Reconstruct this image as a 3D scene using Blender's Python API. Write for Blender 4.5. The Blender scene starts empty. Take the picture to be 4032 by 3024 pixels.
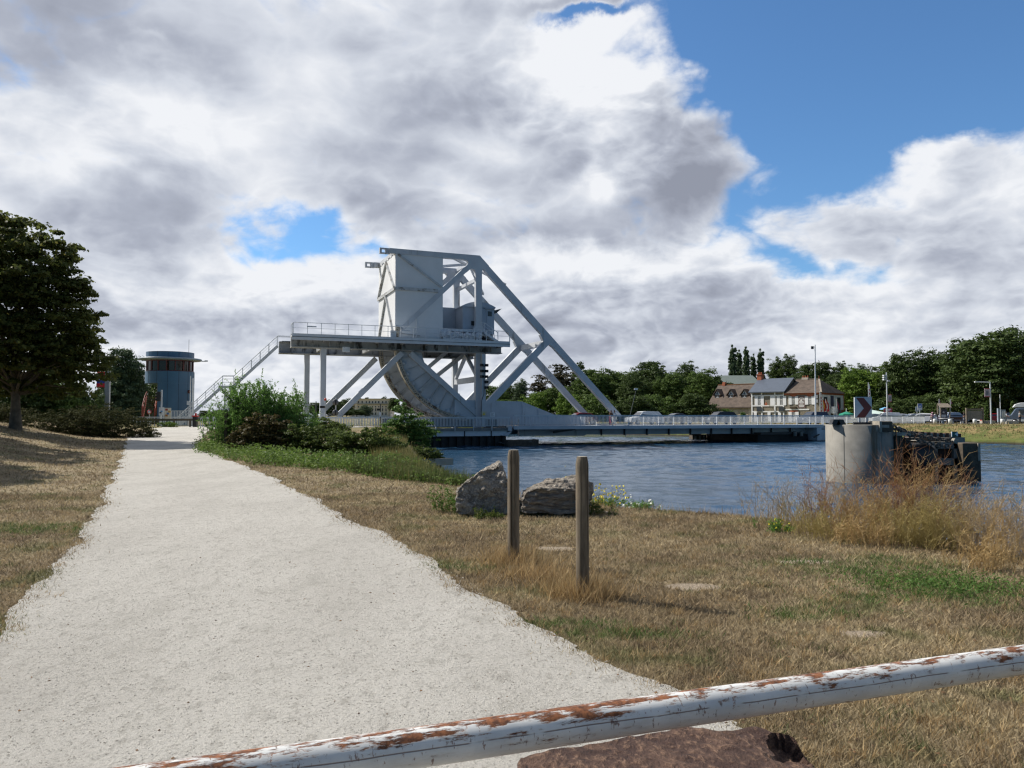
import bpy, bmesh, math, random
import numpy as np
from mathutils import Vector, Matrix, noise as mnoise
R = math.radians
sc = bpy.context.scene
COL = sc.collection
rng = np.random.default_rng(11)
random.seed(5)

# ------------------------------------------------------------------ survey
# the photograph's lens and eye point; photo pixels (4032 wide) are turned into metres on known planes
FOC, HOR, EYE = 3029.0, 1640.0, 1.62
_p = math.atan((HOR - 1512) / FOC); CP, SP = math.cos(_p), math.sin(_p)
TH = R(21.5); CT, ST = math.cos(TH), math.sin(TH)
AX, AY = 15.54, 88.0                      # a point of the bridge's near handrail


def ray(x, y):
    a = (x - 2016) / FOC; b = (1512 - y) / FOC
    return a, CP - b * SP, SP + b * CP


def at(x, y, Y):
    a, b, c = ray(x, y); k = Y / b
    return Vector((a * k, Y, EYE + c * k))


def onz(x, y, Z):
    a, b, c = ray(x, y); k = (Z - EYE) / c
    return Vector((a * k, b * k, Z))


def bp(x, y, v):
    """photo point -> bridge coordinates (u along, v across, z up) on the plane v"""
    a, b, c = ray(x, y)
    k = (v - AX * ST + AY * CT) / (-a * ST + b * CT)
    X, Y = a * k - AX, b * k - AY
    return Vector((X * CT + Y * ST, v, EYE + c * k))


def bw(u, v, z=0.0):
    return Vector((AX + u * CT - v * ST, AY + u * ST + v * CT, z))


# ------------------------------------------------------------------ materials
MATS = {}


def nn(nt, t, **kw):
    n = nt.nodes.new(t)
    for k, v in kw.items():
        if k.startswith('i_'):
            n.inputs[k[2:].replace('_', ' ')].default_value = v
        else:
            setattr(n, k, v)
    return n


def new_mat(name):
    m = bpy.data.materials.new(name); m.use_nodes = True
    nt = m.node_tree
    b = nt.nodes['Principled BSDF']
    return m, nt, b


def mathn(nt, op, a, b=None, c=None, clamp=False):
    n = nt.nodes.new('ShaderNodeMath'); n.operation = op; n.use_clamp = clamp
    for i, v in enumerate((a, b, c)):
        if v is None: continue
        if isinstance(v, (int, float)): n.inputs[i].default_value = v
        else: nt.links.new(v, n.inputs[i])
    return n.outputs[0]


def mixc(nt, f, a, b):
    n = nt.nodes.new('ShaderNodeMix'); n.data_type = 'RGBA'
    for s, v in ((n.inputs[0], f), (n.inputs[6], a), (n.inputs[7], b)):
        if isinstance(v, (int, float)): s.default_value = v
        elif isinstance(v, tuple): s.default_value = (*v[:3], 1)
        else: nt.links.new(v, s)
    return n.outputs[2]


def mrange(nt, v, a, b, c=0.0, d=1.0, smooth=True):
    n = nt.nodes.new('ShaderNodeMapRange'); n.interpolation_type = 'SMOOTHSTEP' if smooth else 'LINEAR'
    nt.links.new(v, n.inputs[0])
    for i, x in enumerate((a, b, c, d)): n.inputs[i + 1].default_value = x
    return n.outputs[0]


def noise(nt, vec, scale, detail=4, rough=.55, sx=None):
    if sx is not None:
        mp = nt.nodes.new('ShaderNodeVectorMath'); mp.operation = 'MULTIPLY'
        nt.links.new(vec, mp.inputs[0]); mp.inputs[1].default_value = sx; vec = mp.outputs[0]
    n = nt.nodes.new('ShaderNodeTexNoise')
    n.inputs['Scale'].default_value = scale; n.inputs['Detail'].default_value = detail; n.inputs['Roughness'].default_value = rough
    nt.links.new(vec, n.inputs['Vector'])
    return n.outputs[0]


def bump(nt, b, h, strength, dist=.02):
    n = nt.nodes.new('ShaderNodeBump'); n.inputs['Strength'].default_value = strength; n.inputs['Distance'].default_value = dist
    nt.links.new(h, n.inputs['Height']); nt.links.new(n.outputs[0], b.inputs['Normal'])


def M(name, col, rough=.6, metal=0.0, var=.14, scale=1.5, dirt=None, dthr=.6, dscale=(1.2, 1.2, .25), bstr=0, bscale=30, dw=.08):
    """paint, metal, wood, stone: a colour with uneven tone, optional weather marks and a fine bump"""
    if name in MATS: return MATS[name]
    m, nt, b = new_mat(name)
    tc = nt.nodes.new('ShaderNodeTexCoord').outputs['Object']
    f = noise(nt, tc, scale, 5, .6)
    lo = tuple(c * (1 - var) for c in col); hi = tuple(min(1, c * (1 + var)) for c in col)
    c = mixc(nt, mrange(nt, f, .3, .7), lo, hi)
    if dirt:
        g = noise(nt, tc, 1.0, 8, .65, dscale)
        c = mixc(nt, mrange(nt, g, dthr, dthr + dw), c, dirt)
    nt.links.new(c, b.inputs['Base Color'])
    b.inputs['Roughness'].default_value = rough; b.inputs['Metallic'].default_value = metal
    if bstr: bump(nt, b, noise(nt, tc, bscale, 6, .6), bstr)
    MATS[name] = m
    return m


def leaf_mat(name, cols, trans=.25, rough=.55, pscale=.6):
    m, nt, b = new_mat(name)
    g = nt.nodes.new('ShaderNodeNewGeometry')
    tc = nt.nodes.new('ShaderNodeTexCoord').outputs['Object']
    rp = nt.nodes.new('ShaderNodeValToRGB')
    cr = rp.color_ramp
    while len(cr.elements) < len(cols): cr.elements.new(.5)
    for i, c in enumerate(cols):
        cr.elements[i].position = i / (len(cols) - 1); cr.elements[i].color = (*c, 1)
    f = mathn(nt, 'ADD', mathn(nt, 'MULTIPLY', g.outputs['Random Per Island'], .55), mathn(nt, 'MULTIPLY', noise(nt, tc, pscale, 3, .6), .75))
    nt.links.new(mathn(nt, 'SUBTRACT', f, .15, clamp=True), rp.inputs[0])
    tr = nt.nodes.new('ShaderNodeBsdfTranslucent')
    nt.links.new(rp.outputs[0], b.inputs['Base Color']); nt.links.new(rp.outputs[0], tr.inputs[0])
    b.inputs['Roughness'].default_value = rough
    b.inputs['Specular IOR Level'].default_value = .15
    mx = nt.nodes.new('ShaderNodeMixShader'); mx.inputs[0].default_value = trans
    nt.links.new(b.outputs[0], mx.inputs[1]); nt.links.new(tr.outputs[0], mx.inputs[2])
    nt.links.new(mx.outputs[0], nt.nodes['Material Output'].inputs[0])
    MATS[name] = m
    return m


# ------------------------------------------------------------------ objects
OFF = {}


def tag(o, label=None, cat=None, group=None, kind=None):
    if label: o['label'] = label
    if cat: o['category'] = cat
    if group: o['group'] = group
    if kind: o['kind'] = kind
    return o


def thing(name, label, cat, loc=(0, 0, 0), rz=0.0, group=None, bridge=False):
    """an Empty at the thing's base; its parts are built in its own frame (bridge: loc is u, v, z)"""
    o = bpy.data.objects.new(name, None); COL.objects.link(o)
    o.empty_display_size = .3
    if bridge:
        o.location = bw(*loc); o.rotation_euler = (0, 0, TH + rz); OFF[o.name] = Vector(loc)
    else:
        o.location = loc; o.rotation_euler = (0, 0, rz); OFF[o.name] = Vector((0, 0, 0))
    return tag(o, label, cat, group)


def dup(o, parent=None):
    c = o.copy(); COL.objects.link(c); c.parent = parent
    if parent is not None: c.matrix_parent_inverse = o.matrix_parent_inverse
    for ch in [x for x in KIDS.get(o.name, [])]:
        d = dup(ch, c); KIDS.setdefault(c.name, []).append(d)
    return c


KIDS = {}


def link_mesh(name, me, mats, parent=None):
    for m in (mats if isinstance(mats, (list, tuple)) else [mats]): me.materials.append(m)
    o = bpy.data.objects.new(name, me); COL.objects.link(o)
    if parent is not None:
        o.parent = parent; KIDS.setdefault(parent.name, []).append(o)
        OFF[o.name] = OFF.get(parent.name, Vector((0, 0, 0)))
    return o


def np_mesh(name, V, Fc, smooth=False):
    """fast mesh from arrays: V (n,3), Fc (m,k)"""
    me = bpy.data.meshes.new(name)
    V = np.asarray(V, np.float32); Fc = np.asarray(Fc, np.int32); m, k = Fc.shape
    me.vertices.add(len(V)); me.vertices.foreach_set('co', V.ravel())
    me.loops.add(m * k); me.loops.foreach_set('vertex_index', Fc.ravel())
    me.polygons.add(m); me.polygons.foreach_set('loop_start', np.arange(0, m * k, k, dtype=np.int32))
    me.polygons.foreach_set('loop_total', np.full(m, k, np.int32))
    if smooth: me.polygons.foreach_set('use_smooth', np.ones(m, bool))
    me.update(calc_edges=True)
    return me


class MB:
    """collects boxes, bars, tubes, prisms; build() links them as ONE mesh object"""

    def __init__(s): s.v, s.f, s.s, s.m = [], [], [], []

    def add(s, vs, fs, smooth=False, mi=0):
        b = len(s.v); s.v += [Vector(p) for p in vs]
        for f in fs: s.f.append([i + b for i in f]); s.s.append(smooth); s.m.append(mi)
        return s

    def box(s, c, d, rz=0, mi=0, rot=None):
        c = Vector(c); hx, hy, hz = d[0] / 2, d[1] / 2, d[2] / 2
        mt = rot if rot is not None else Matrix.Rotation(rz, 3, 'Z')
        vs = [c + mt @ Vector((x * hx, y * hy, z * hz)) for x in (-1, 1) for y in (-1, 1) for z in (-1, 1)]
        return s.add(vs, [(0, 1, 3, 2), (4, 6, 7, 5), (0, 4, 5, 1), (2, 3, 7, 6), (0, 2, 6, 4), (1, 5, 7, 3)], mi=mi)

    def span(s, a, b, mi=0):
        return s.box([(a[i] + b[i]) / 2 for i in range(3)], [abs(b[i] - a[i]) for i in range(3)], mi=mi)

    def bar(s, p, q, w, h, up=(0, 0, 1), mi=0):
        p, q = Vector(p), Vector(q); d = (q - p); L = d.length; d.normalize()
        x = d.cross(Vector(up))
        if x.length < 1e-4: x = d.cross(Vector((0, 1, 0)))
        x.normalize(); z = x.cross(d)
        mt = Matrix((x, d, z)).transposed()
        return s.box((p + q) / 2, (w, L, h), rot=mt, mi=mi)

    def tube(s, p, q, r0, r1=None, n=8, caps=True, mi=0):
        r1 = r0 if r1 is None else r1
        p, q = Vector(p), Vector(q); d = (q - p).normalized()
        x = d.orthogonal().normalized(); y = d.cross(x)
        ring = lambda c, r: [c + (x * math.cos(2 * math.pi * i / n) + y * math.sin(2 * math.pi * i / n)) * r for i in range(n)]
        a, b = ring(p, r0), ring(q, r1)
        s.add(a + b, [(i, (i + 1) % n, n + (i + 1) % n, n + i) for i in range(n)], True, mi)
        if caps:
            s.add(a, [tuple(range(n - 1, -1, -1))], mi=mi); s.add(b, [tuple(range(n))], mi=mi)
        return s

    def pipe(s, pts, r, n=8, mi=0):
        for a, b in zip(pts[:-1], pts[1:]): s.tube(a, b, r, n=n, mi=mi)
        return s

    def prism(s, poly, v0, v1, mi=0):
        """poly of (u, z) extruded across v"""
        n = len(poly)
        ar = sum(poly[i][0] * poly[(i + 1) % n][1] - poly[(i + 1) % n][0] * poly[i][1] for i in range(n))
        if ar < 0: poly = poly[::-1]
        a = [(u, v0, z) for u, z in poly]; b = [(u, v1, z) for u, z in poly]
        s.add(a + b, [tuple(range(n)), tuple(range(2 * n - 1, n - 1, -1))] + [(i, n + i, n + (i + 1) % n, (i + 1) % n) for i in range(n)], mi=mi)
        return s

    def flat(s, poly, z0, z1, mi=0):
        """poly of (x, y) extruded upwards"""
        n = len(poly)
        ar = sum(poly[i][0] * poly[(i + 1) % n][1] - poly[(i + 1) % n][0] * poly[i][1] for i in range(n))
        if ar < 0: poly = poly[::-1]
        a = [(x, y, z0) for x, y in poly]; b = [(x, y, z1) for x, y in poly]
        s.add(a + b, [tuple(range(n - 1, -1, -1)), tuple(range(n, 2 * n))] + [(i, (i + 1) % n, n + (i + 1) % n, n + i) for i in range(n)], mi=mi)
        return s

    def lathe(s, prof, c=(0, 0, 0), axis='Z', n=24, a0=0.0, a1=2 * math.pi, mi=0, smooth=True):
        c = Vector(c); full = abs(a1 - a0) > 6.28
        k = n if full else n + 1
        vs = []
        for r, h in prof:
            for i in range(k):
                t = a0 + (a1 - a0) * i / n
                q = (r * math.cos(t), r * math.sin(t), h)
                vs.append(c + Vector(q if axis == 'Z' else ((h, q[0], q[1]) if axis == 'X' else (q[1], h, q[0]))))
        fs = []
        for j in range(len(prof) - 1):
            for i in range(n):
                i2 = (i + 1) % k
                fs.append((j * k + i, j * k + i2, (j + 1) * k + i2, (j + 1) * k + i))
        return s.add(vs, fs, smooth, mi)

    def build(s, name, mats, parent=None, bevel=0, off=True):
        o3 = OFF.get(parent.name, Vector((0, 0, 0))) if (parent is not None and off) else Vector((0, 0, 0))
        me = bpy.data.meshes.new(name)
        me.from_pydata([tuple(p - o3) for p in s.v], [], s.f)
        me.polygons.foreach_set('use_smooth', s.s); me.polygons.foreach_set('material_index', s.m)
        bm = bmesh.new(); bm.from_mesh(me); bmesh.ops.recalc_face_normals(bm, faces=bm.faces)
        if bevel:
            bmesh.ops.bevel(bm, geom=list(bm.edges), offset=bevel, segments=2, affect='EDGES', profile=.5)
        bm.to_mesh(me); bm.free()
        return link_mesh(name, me, mats, parent)


def pz(pts, v):
    """photo polygon -> (u, z) polygon on bridge plane v"""
    return [(q.x, q.z) for q in (bp(x, y, v) for x, y in pts)]


# ------------------------------------------------------------------ sky, sun, camera
SUN_AZ, SUN_EL = R(66.4), R(44)            # to the left of the view direction, above the horizon
w = bpy.data.worlds.new('World'); sc.world = w; w.use_nodes = True
nt = w.node_tree; nt.nodes.clear()
sky = nt.nodes.new('ShaderNodeTexSky'); sky.sky_type = 'NISHITA'; sky.sun_disc = False
sky.sun_elevation = SUN_EL; sky.sun_rotation = -SUN_AZ
sky.air_density = 1.0; sky.dust_density = .3; sky.ozone_density = 2.2
tcg = nt.nodes.new('ShaderNodeTexCoord').outputs['Generated']


def blob(cx, cy, wx, wy, amt, rot=0.0):
    """soft patch of sky direction: centre and half sizes in 2212-wide photo units"""
    k = 4032 / 2212
    d = Vector(ray(cx * k, cy * k)).normalized()
    rt = d.cross(Vector((0, 0, 1))).normalized(); up = rt.cross(d)
    a = R(rot); r2 = rt * math.cos(a) + up * math.sin(a); u2 = up * math.cos(a) - rt * math.sin(a)
    f = FOC / k
    def dot(vv):
        n = nt.nodes.new('ShaderNodeVectorMath'); n.operation = 'DOT_PRODUCT'
        nt.links.new(WARP, n.inputs[0]); n.inputs[1].default_value = vv
        return n.outputs['Value']
    p = dot(r2 * (f / wx)); q = dot(u2 * (f / wy))
    e = mathn(nt, 'MULTIPLY_ADD', q, q, mathn(nt, 'MULTIPLY', p, p))
    return mathn(nt, 'MULTIPLY', mathn(nt, 'POWER', 2.718, mathn(nt, 'MULTIPLY', e, -1.0)), amt)


def vadd(a, b):
    n = nt.nodes.new('ShaderNodeVectorMath'); n.operation = 'ADD'
    nt.links.new(a, n.inputs[0])
    if isinstance(b, tuple): n.inputs[1].default_value = b
    else: nt.links.new(b, n.inputs[1])
    return n.outputs[0]


def vscale(a, s):
    n = nt.nodes.new('ShaderNodeVectorMath'); n.operation = 'SCALE'
    nt.links.new(a, n.inputs[0]); n.inputs[3].default_value = s
    return n.outputs[0]


def vmul(a, t):
    n = nt.nodes.new('ShaderNodeVectorMath'); n.operation = 'MULTIPLY'
    nt.links.new(a, n.inputs[0]); n.inputs[1].default_value = t
    return n.outputs[0]


def ncol(vec, scale, detail=3, rough=.55):
    n = nt.nodes.new('ShaderNodeTexNoise'); n.inputs['Scale'].default_value = scale
    n.inputs['Detail'].default_value = detail; n.inputs['Roughness'].default_value = rough
    nt.links.new(vec, n.inputs['Vector'])
    return vadd(n.outputs['Color'], (-.5, -.5, -.5))


# directions bent by two sizes of turbulence, so that every outline billows
_sy = nt.nodes.new('ShaderNodeSeparateXYZ'); nt.links.new(tcg, _sy.inputs[0])
FRONT = mrange(nt, _sy.outputs[1], .0, .25)      # the hand placed cloud masses belong to the half of the sky ahead
WARP = vadd(vadd(tcg, vscale(ncol(tcg, 5, 3, .5), .12)), vscale(ncol(tcg, 20, 6, .6), .05))


def billow(v, scale, w_, n):
    """sum of folded noise octaves: round heads with creases between them"""
    out = None
    for k in range(n):
        x = mathn(nt, 'ABSOLUTE', mathn(nt, 'MULTIPLY_ADD', noise(nt, v, scale * 2.07 ** k, 0), 2.0, -1.0))
        x = mathn(nt, 'MULTIPLY', x, w_ * .47 ** k)
        out = x if out is None else mathn(nt, 'ADD', out, x)
    return out


# cloud layer coordinates: a flat layer seen in perspective, so clouds shrink and flatten towards the horizon
_dn = mathn(nt, 'DIVIDE', .95, mathn(nt, 'ADD', mathn(nt, 'ABSOLUTE', _sy.outputs[2]), .62))
_cl = nt.nodes.new('ShaderNodeCombineXYZ')
nt.links.new(mathn(nt, 'MULTIPLY', _sy.outputs[0], _dn), _cl.inputs[0]); nt.links.new(mathn(nt, 'MULTIPLY', _sy.outputs[1], _dn), _cl.inputs[1])
nt.links.new(mathn(nt, 'MULTIPLY', _sy.outputs[2], mathn(nt, 'MULTIPLY_ADD', _dn, .9, .6)), _cl.inputs[2])
CLOUD = vadd(_cl.outputs[0], vscale(ncol(_cl.outputs[0], 5, 3, .55), .09))


def dens(off):
    v = vadd(CLOUD, off)
    a = noise(nt, v, 2.6, 2, .5)
    b = noise(nt, v, 7, 3, .55)
    low = mathn(nt, 'ADD', mathn(nt, 'MULTIPLY', a, .44), mathn(nt, 'ADD', mathn(nt, 'MULTIPLY', b, .22), billow(v, 7.5, .46, 5)))
    return low, v


def total(items):
    s = None
    for b in items:
        v = blob(*b); s = v if s is None else mathn(nt, 'ADD', s, v)
    return mathn(nt, 'MULTIPLY', s, FRONT)


HOLES = [(1800, 70, 250, 110, -1.1), (2080, 110, 280, 115, -1.1), (1850, 230, 200, 80, -.9), (1590, 90, 90, 80, -.8),
         (1740, 340, 105, 75, -1.0), (1800, 585, 190, 42, -.85), (1640, 540, 70, 50, -.4), (590, 530, 150, 62, -.80), (720, 475, 60, 45, -.55), (850, 560, 60, 25, -.3),
         (345, 128, 34, 18, -.5), (1320, 38, 130, 17, -.75), (215, 690, 26, 50, -.5), (1690, 470, 110, 40, -.6)]
FULL = [(1300, 220, 150, 130, .5), (1480, 350, 120, 90, .4), (700, 250, 480, 230, .3), (2180, 400, 150, 120, .5), (1850, 455, 110, 22, .5), (1000, 700, 1300, 70, .5),
        (150, 500, 280, 240, .3), (2100, 640, 300, 80, .35), (1400, 0, 230, 20, .5), (1350, 590, 250, 60, .3)]
CRISP = [(1350, 140, 260, 150, 1.3), (1500, 300, 160, 160, .7), (700, 660, 700, 110, .3), (1500, 600, 500, 90, .4), (1950, 330, 250, 120, .6), (300, 60, 500, 120, -.7), (350, 470, 260, 90, -.6), (1400, 450, 260, 70, -.5), (900, 320, 250, 100, -.4)]
DARK = [(200, 30, 340, 110, .62), (340, 470, 170, 80, .42), (900, 300, 230, 120, .34), (1000, 480, 300, 55, .42), (1460, 440, 180, 80, .62),
        (1540, 320, 80, 80, .34), (1150, 520, 150, 36, .3), (2080, 540, 220, 60, .25), (1500, 655, 320, 40, .26), (700, 700, 400, 40, .14),
        (1060, 190, 90, 140, .2), (1380, 6, 260, 30, .4), (1200, 330, 90, 90, .2),
        (1330, 130, 150, 80, -.6), (600, 190, 200, 100, -.3), (1300, 360, 50, 60, -.7), (1270, 570, 160, 36, -.4), (620, 620, 170, 50, -.3),
        (90, 320, 110, 60, -.3), (1950, 330, 240, 60, -.25), (420, 300, 140, 70, -.25), (1450, 560, 120, 30, -.3), (1850, 640, 200, 40, -.2)]
d0, v0_ = dens((0, 0, 0)); d1, _v = dens((-.010, 0, .016))
fineb = mathn(nt, 'MULTIPLY', noise(nt, v0_, 34, 5, .6), .20)
sepd = nt.nodes.new('ShaderNodeSeparateXYZ'); nt.links.new(tcg, sepd.inputs[0])
clear = mathn(nt, 'MULTIPLY', mrange(nt, sepd.outputs[1], -.35, .25, 1, 0), -.75)     # unseen sky behind the viewer cleared of cloud to cut fill light
cov = mathn(nt, 'MULTIPLY_ADD', mathn(nt, 'ADD', d0, fineb), 1.6, -.33)
cov = mathn(nt, 'ADD', mathn(nt, 'ADD', cov, clear), total(HOLES + FULL))
low_ = mathn(nt, 'MULTIPLY', mrange(nt, sepd.outputs[2], .05, .26, 1, 0), FRONT)
cov = mathn(nt, 'MULTIPLY_ADD', low_, .55, cov)
alpha = mrange(nt, cov, .14, .68)
thick = mrange(nt, cov, .35, 1.1)
sh = mathn(nt, 'MULTIPLY_ADD', mathn(nt, 'SUBTRACT', d0, .57), .35, .25)
sh = mathn(nt, 'ADD', sh, mathn(nt, 'MULTIPLY', mathn(nt, 'MULTIPLY', mathn(nt, 'SUBTRACT', d1, d0), mathn(nt, 'ADD', 1.45, total(CRISP))), 1.0))
sh = mathn(nt, 'ADD', sh, mathn(nt, 'MULTIPLY', mathn(nt, 'SUBTRACT', fineb, .10), -.65))
sh = mathn(nt, 'ADD', sh, total(DARK))
soft = noise(nt, vadd(vmul(tcg, (1, 1, 1.8)), (3, 1, 2)), 4.2, 3, .5)
sh = mathn(nt, 'MULTIPLY_ADD', mathn(nt, 'SUBTRACT', soft, .5), 1.45, sh)
band = noise(nt, vadd(vmul(tcg, (1.3, 1.3, 6.5)), vscale(ncol(tcg, 9, 3, .55), .25)), 3.4, 4, .55)
sh = mathn(nt, 'ADD', sh, mathn(nt, 'MULTIPLY', mathn(nt, 'SUBTRACT', band, .5), mathn(nt, 'MULTIPLY_ADD', low_, 1.25, .35)))
sh = mathn(nt, 'MULTIPLY_ADD', low_, -.17, sh)
sh = mathn(nt, 'ADD', sh, mathn(nt, 'MULTIPLY', mathn(nt, 'SUBTRACT', thick, .6), .30))
rp = nt.nodes.new('ShaderNodeValToRGB'); cr = rp.color_ramp
cr.elements[0].position = 0; cr.elements[0].color = (.90, .92, .96, 1)
cr.elements[1].position = 1; cr.elements[1].color = (.30, .325, .40, 1)
e = cr.elements.new(.33); e.color = (.66, .70, .78, 1)
e = cr.elements.new(.66); e.color = (.44, .475, .565, 1)
nt.links.new(mathn(nt, 'ADD', sh, 0.0, clamp=True), rp.inputs[0])
skyc = nt.nodes.new('ShaderNodeMix'); skyc.data_type = 'RGBA'; skyc.blend_type = 'MULTIPLY'; skyc.inputs[0].default_value = 1
nt.links.new(sky.outputs[0], skyc.inputs[6]); skyc.inputs[7].default_value = (.60, .86, 1.06, 1)
bg1 = nt.nodes.new('ShaderNodeBackground'); nt.links.new(mathn(nt, 'MULTIPLY_ADD', FRONT, .060, .055), bg1.inputs[1]); nt.links.new(skyc.outputs[2], bg1.inputs[0])  # blue sky dimmed behind the viewer to weaken fill on the bridge front
bg2 = nt.nodes.new('ShaderNodeBackground'); bg2.inputs[1].default_value = .84; nt.links.new(rp.outputs[0], bg2.inputs[0])
mx = nt.nodes.new('ShaderNodeMixShader'); nt.links.new(alpha, mx.inputs[0]); nt.links.new(bg1.outputs[0], mx.inputs[1]); nt.links.new(bg2.outputs[0], mx.inputs[2])
ow = nt.nodes.new('ShaderNodeOutputWorld'); nt.links.new(mx.outputs[0], ow.inputs[0])
w.cycles.sampling_method = 'MANUAL'; w.cycles.sample_map_resolution = 512

sun = bpy.data.lights.new('sun', 'SUN'); so = bpy.data.objects.new('sun', sun); COL.objects.link(so)
sun.energy = 5.0; sun.angle = R(.53); sun.color = (1, .94, .85)
sd = Vector((-math.sin(SUN_AZ) * math.cos(SUN_EL), math.cos(SUN_AZ) * math.cos(SUN_EL), math.sin(SUN_EL)))
so.rotation_euler = sd.to_track_quat('Z', 'Y').to_euler(); so.location = (0, 0, 60)

cam = bpy.data.cameras.new('camera'); co = bpy.data.objects.new('camera', cam); COL.objects.link(co)
cam.sensor_width = 36; cam.lens = 36 * FOC / 4032; cam.clip_start = .05; cam.clip_end = 6000
co.location = (0, 0, EYE); co.rotation_euler = (math.pi / 2 + _p, 0, 0)
sc.camera = co
vs = sc.view_settings; vs.view_transform = 'Standard'; vs.look = 'None'; vs.gamma = 1; vs.exposure = .22
sc.render.engine = 'CYCLES'
sc.cycles.use_denoising = True; sc.cycles.denoiser = 'OPENIMAGEDENOISE'; sc.cycles.denoising_input_passes = 'RGB_ALBEDO_NORMAL'; sc.cycles.denoising_prefilter = 'ACCURATE'
sc.cycles.max_bounces = 6; sc.cycles.transparent_max_bounces = 4; sc.cycles.caustics_reflective = False; sc.cycles.caustics_refractive = False
sc.cycles.sample_clamp_indirect = 6
sc.cycles.filter_width = 1.3

# ------------------------------------------------------------------ terrain
PL_PX = [(0, 1362), (60, 1310), (110, 1230), (190, 1140), (235, 1050), (262, 990), (275, 945), (345, 926)]
PR_PX = [(1640, 1600), (1420, 1490), (1250, 1410), (1130, 1350), (1020, 1270), (890, 1190), (760, 1125), (660, 1070), (560, 1020), (480, 990), (425, 962), (455, 926)]


def sstep(x, a, b):
    t = np.clip((np.asarray(x, float) - a) / (b - a), 0, 1); return t * t * (3 - 2 * t)


def zpath(Y): return .64 * sstep(Y, 12, 74)


def on_path(x, y):
    x, y = x * 1.8228, y * 1.8228; Z = 0.0
    for _ in range(30):
        q = onz(x, y, Z); Z = .5 * Z + .5 * float(zpath(min(q.y, 90)))
    return q.y, q.x


PL = sorted([on_path(*q) for q in PL_PX] + [(-3, -1.6), (1.5, -2.6)])
PR = sorted([on_path(*q) for q in PR_PX] + [(-3, 2.6), (1.5, 1.9)])
PLy, PLx = np.array(PL).T; PRy, PRx = np.array(PR).T
def XL(Y): return np.interp(Y, PLy, PLx)
def XR(Y): return np.interp(Y, PRy, PRx)


NEAR_BANK = np.array([(9, -60), (7.4, 0), (6.95, 6), (6.6, 10), (5.8, 11.4), (3.9, 13.3), (2.27, 14.4), (.6, 15.9), (-1.2, 19.5), (-3.0, 26), (-4.3, 34), (-5.0, 40),
                      (-6.5, 48), (-8, 60), (-9.5, 74), (-13, 83), (-24, 100), (-42, 126), (-72, 172), (-135, 268), (-420, 700), (-1500, 2300)], float)
FAR_BANK = np.array([(260, -170), (150, -30), (95, 38), (75, 61), (56, 85), (43.5, 99.5), (34, 113), (-49, 217), (-120, 330), (-400, 780), (-1450, 2350)], float)


def sdist(X, Y, poly):
    """signed distance to a polyline: positive on its left-hand side"""
    X, Y = np.asarray(X, float), np.asarray(Y, float)
    best = np.full(X.shape, 1e9); sg = np.ones(X.shape)
    for (x0, y0), (x1, y1) in zip(poly[:-1], poly[1:]):
        dx, dy = x1 - x0, y1 - y0; L = dx * dx + dy * dy
        t = np.clip(((X - x0) * dx + (Y - y0) * dy) / L, 0, 1)
        ex, ey = X - x0 - t * dx, Y - y0 - t * dy
        d = np.hypot(ex, ey); cr_ = dx * ey - dy * ex
        m = d < best; best = np.where(m, d, best); sg = np.where(m, np.sign(cr_), sg)
    return best * np.where(sg == 0, 1, sg)


def ground(X, Y):
    X, Y = np.asarray(X, float), np.asarray(Y, float)
    z = zpath(Y)
    dl = XL(Y) - X
    z = z + 1.0 * sstep(dl, .3, 9) * sstep(Y, 9, 34) * (1 - sstep(Y, 50, 66))
    z = z + .03 * np.sin(X * .9 + 1.3 * np.sin(Y * .5)) * np.sin(Y * .7 + X * .3) * sstep(np.maximum(dl, X - XR(Y)), .2, 2)
    s1 = sdist(X, Y, NEAR_BANK)
    zn = z - (z + 2.9) * (1 - sstep(s1, -2.2, .75))
    s2 = -sdist(X, Y, FAR_BANK)
    zf = np.where(s2 > 0, -1.06 + 1.66 * sstep(s2, .4, 7.0) + .006 * np.clip(s2 - 60, 0, 600), -2.9)
    return np.where(s1 > -2.2, np.maximum(zn, -2.9), zf)


def gz(x, y): return float(ground(np.array([x]), np.array([y]))[0])


ax = np.concatenate([np.linspace(-2600, -200, 25)[:-1], np.linspace(-200, -44, 60)[:-1], np.linspace(-44, -16, 60)[:-1], np.linspace(-16, 12, 190)[:-1],
                     np.linspace(12, 120, 150)[:-1], np.linspace(120, 2600, 30)])
ay = np.concatenate([np.linspace(-200, -6, 15)[:-1], np.linspace(-6, 22, 170)[:-1], np.linspace(22, 60, 100)[:-1], np.linspace(60, 160, 150)[:-1],
                     np.linspace(160, 420, 50)[:-1], np.linspace(420, 4200, 35)])
GX, GY = np.meshgrid(ax, ay)
GZ = ground(GX.ravel(), GY.ravel())
nx, ny = len(ax), len(ay)
ii = np.arange(nx * ny).reshape(ny, nx)
FQ = np.stack([ii[:-1, :-1], ii[:-1, 1:], ii[1:, 1:], ii[1:, :-1]], -1).reshape(-1, 4)


def lawn_colour(nt, g):
    """dry straw turf with worn brown, olive and green patches, the same on soil and blades"""
    pos = g.outputs['Position']
    f1 = noise(nt, pos, .55, 4, .6); f2 = noise(nt, pos, 2.6, 4, .65); f3 = noise(nt, pos, .9, 5, .6, (1, 1.2, 1))
    c = mixc(nt, mrange(nt, f1, .35, .65), (.262, .204, .128), (.395, .322, .202))
    c = mixc(nt, mrange(nt, f2, .50, .68, 0, .75), c, (.18, .137, .09))
    c = mixc(nt, mrange(nt, f3, .52, .66, 0, .8), c, (.175, .175, .08))
    return c, pos


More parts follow.
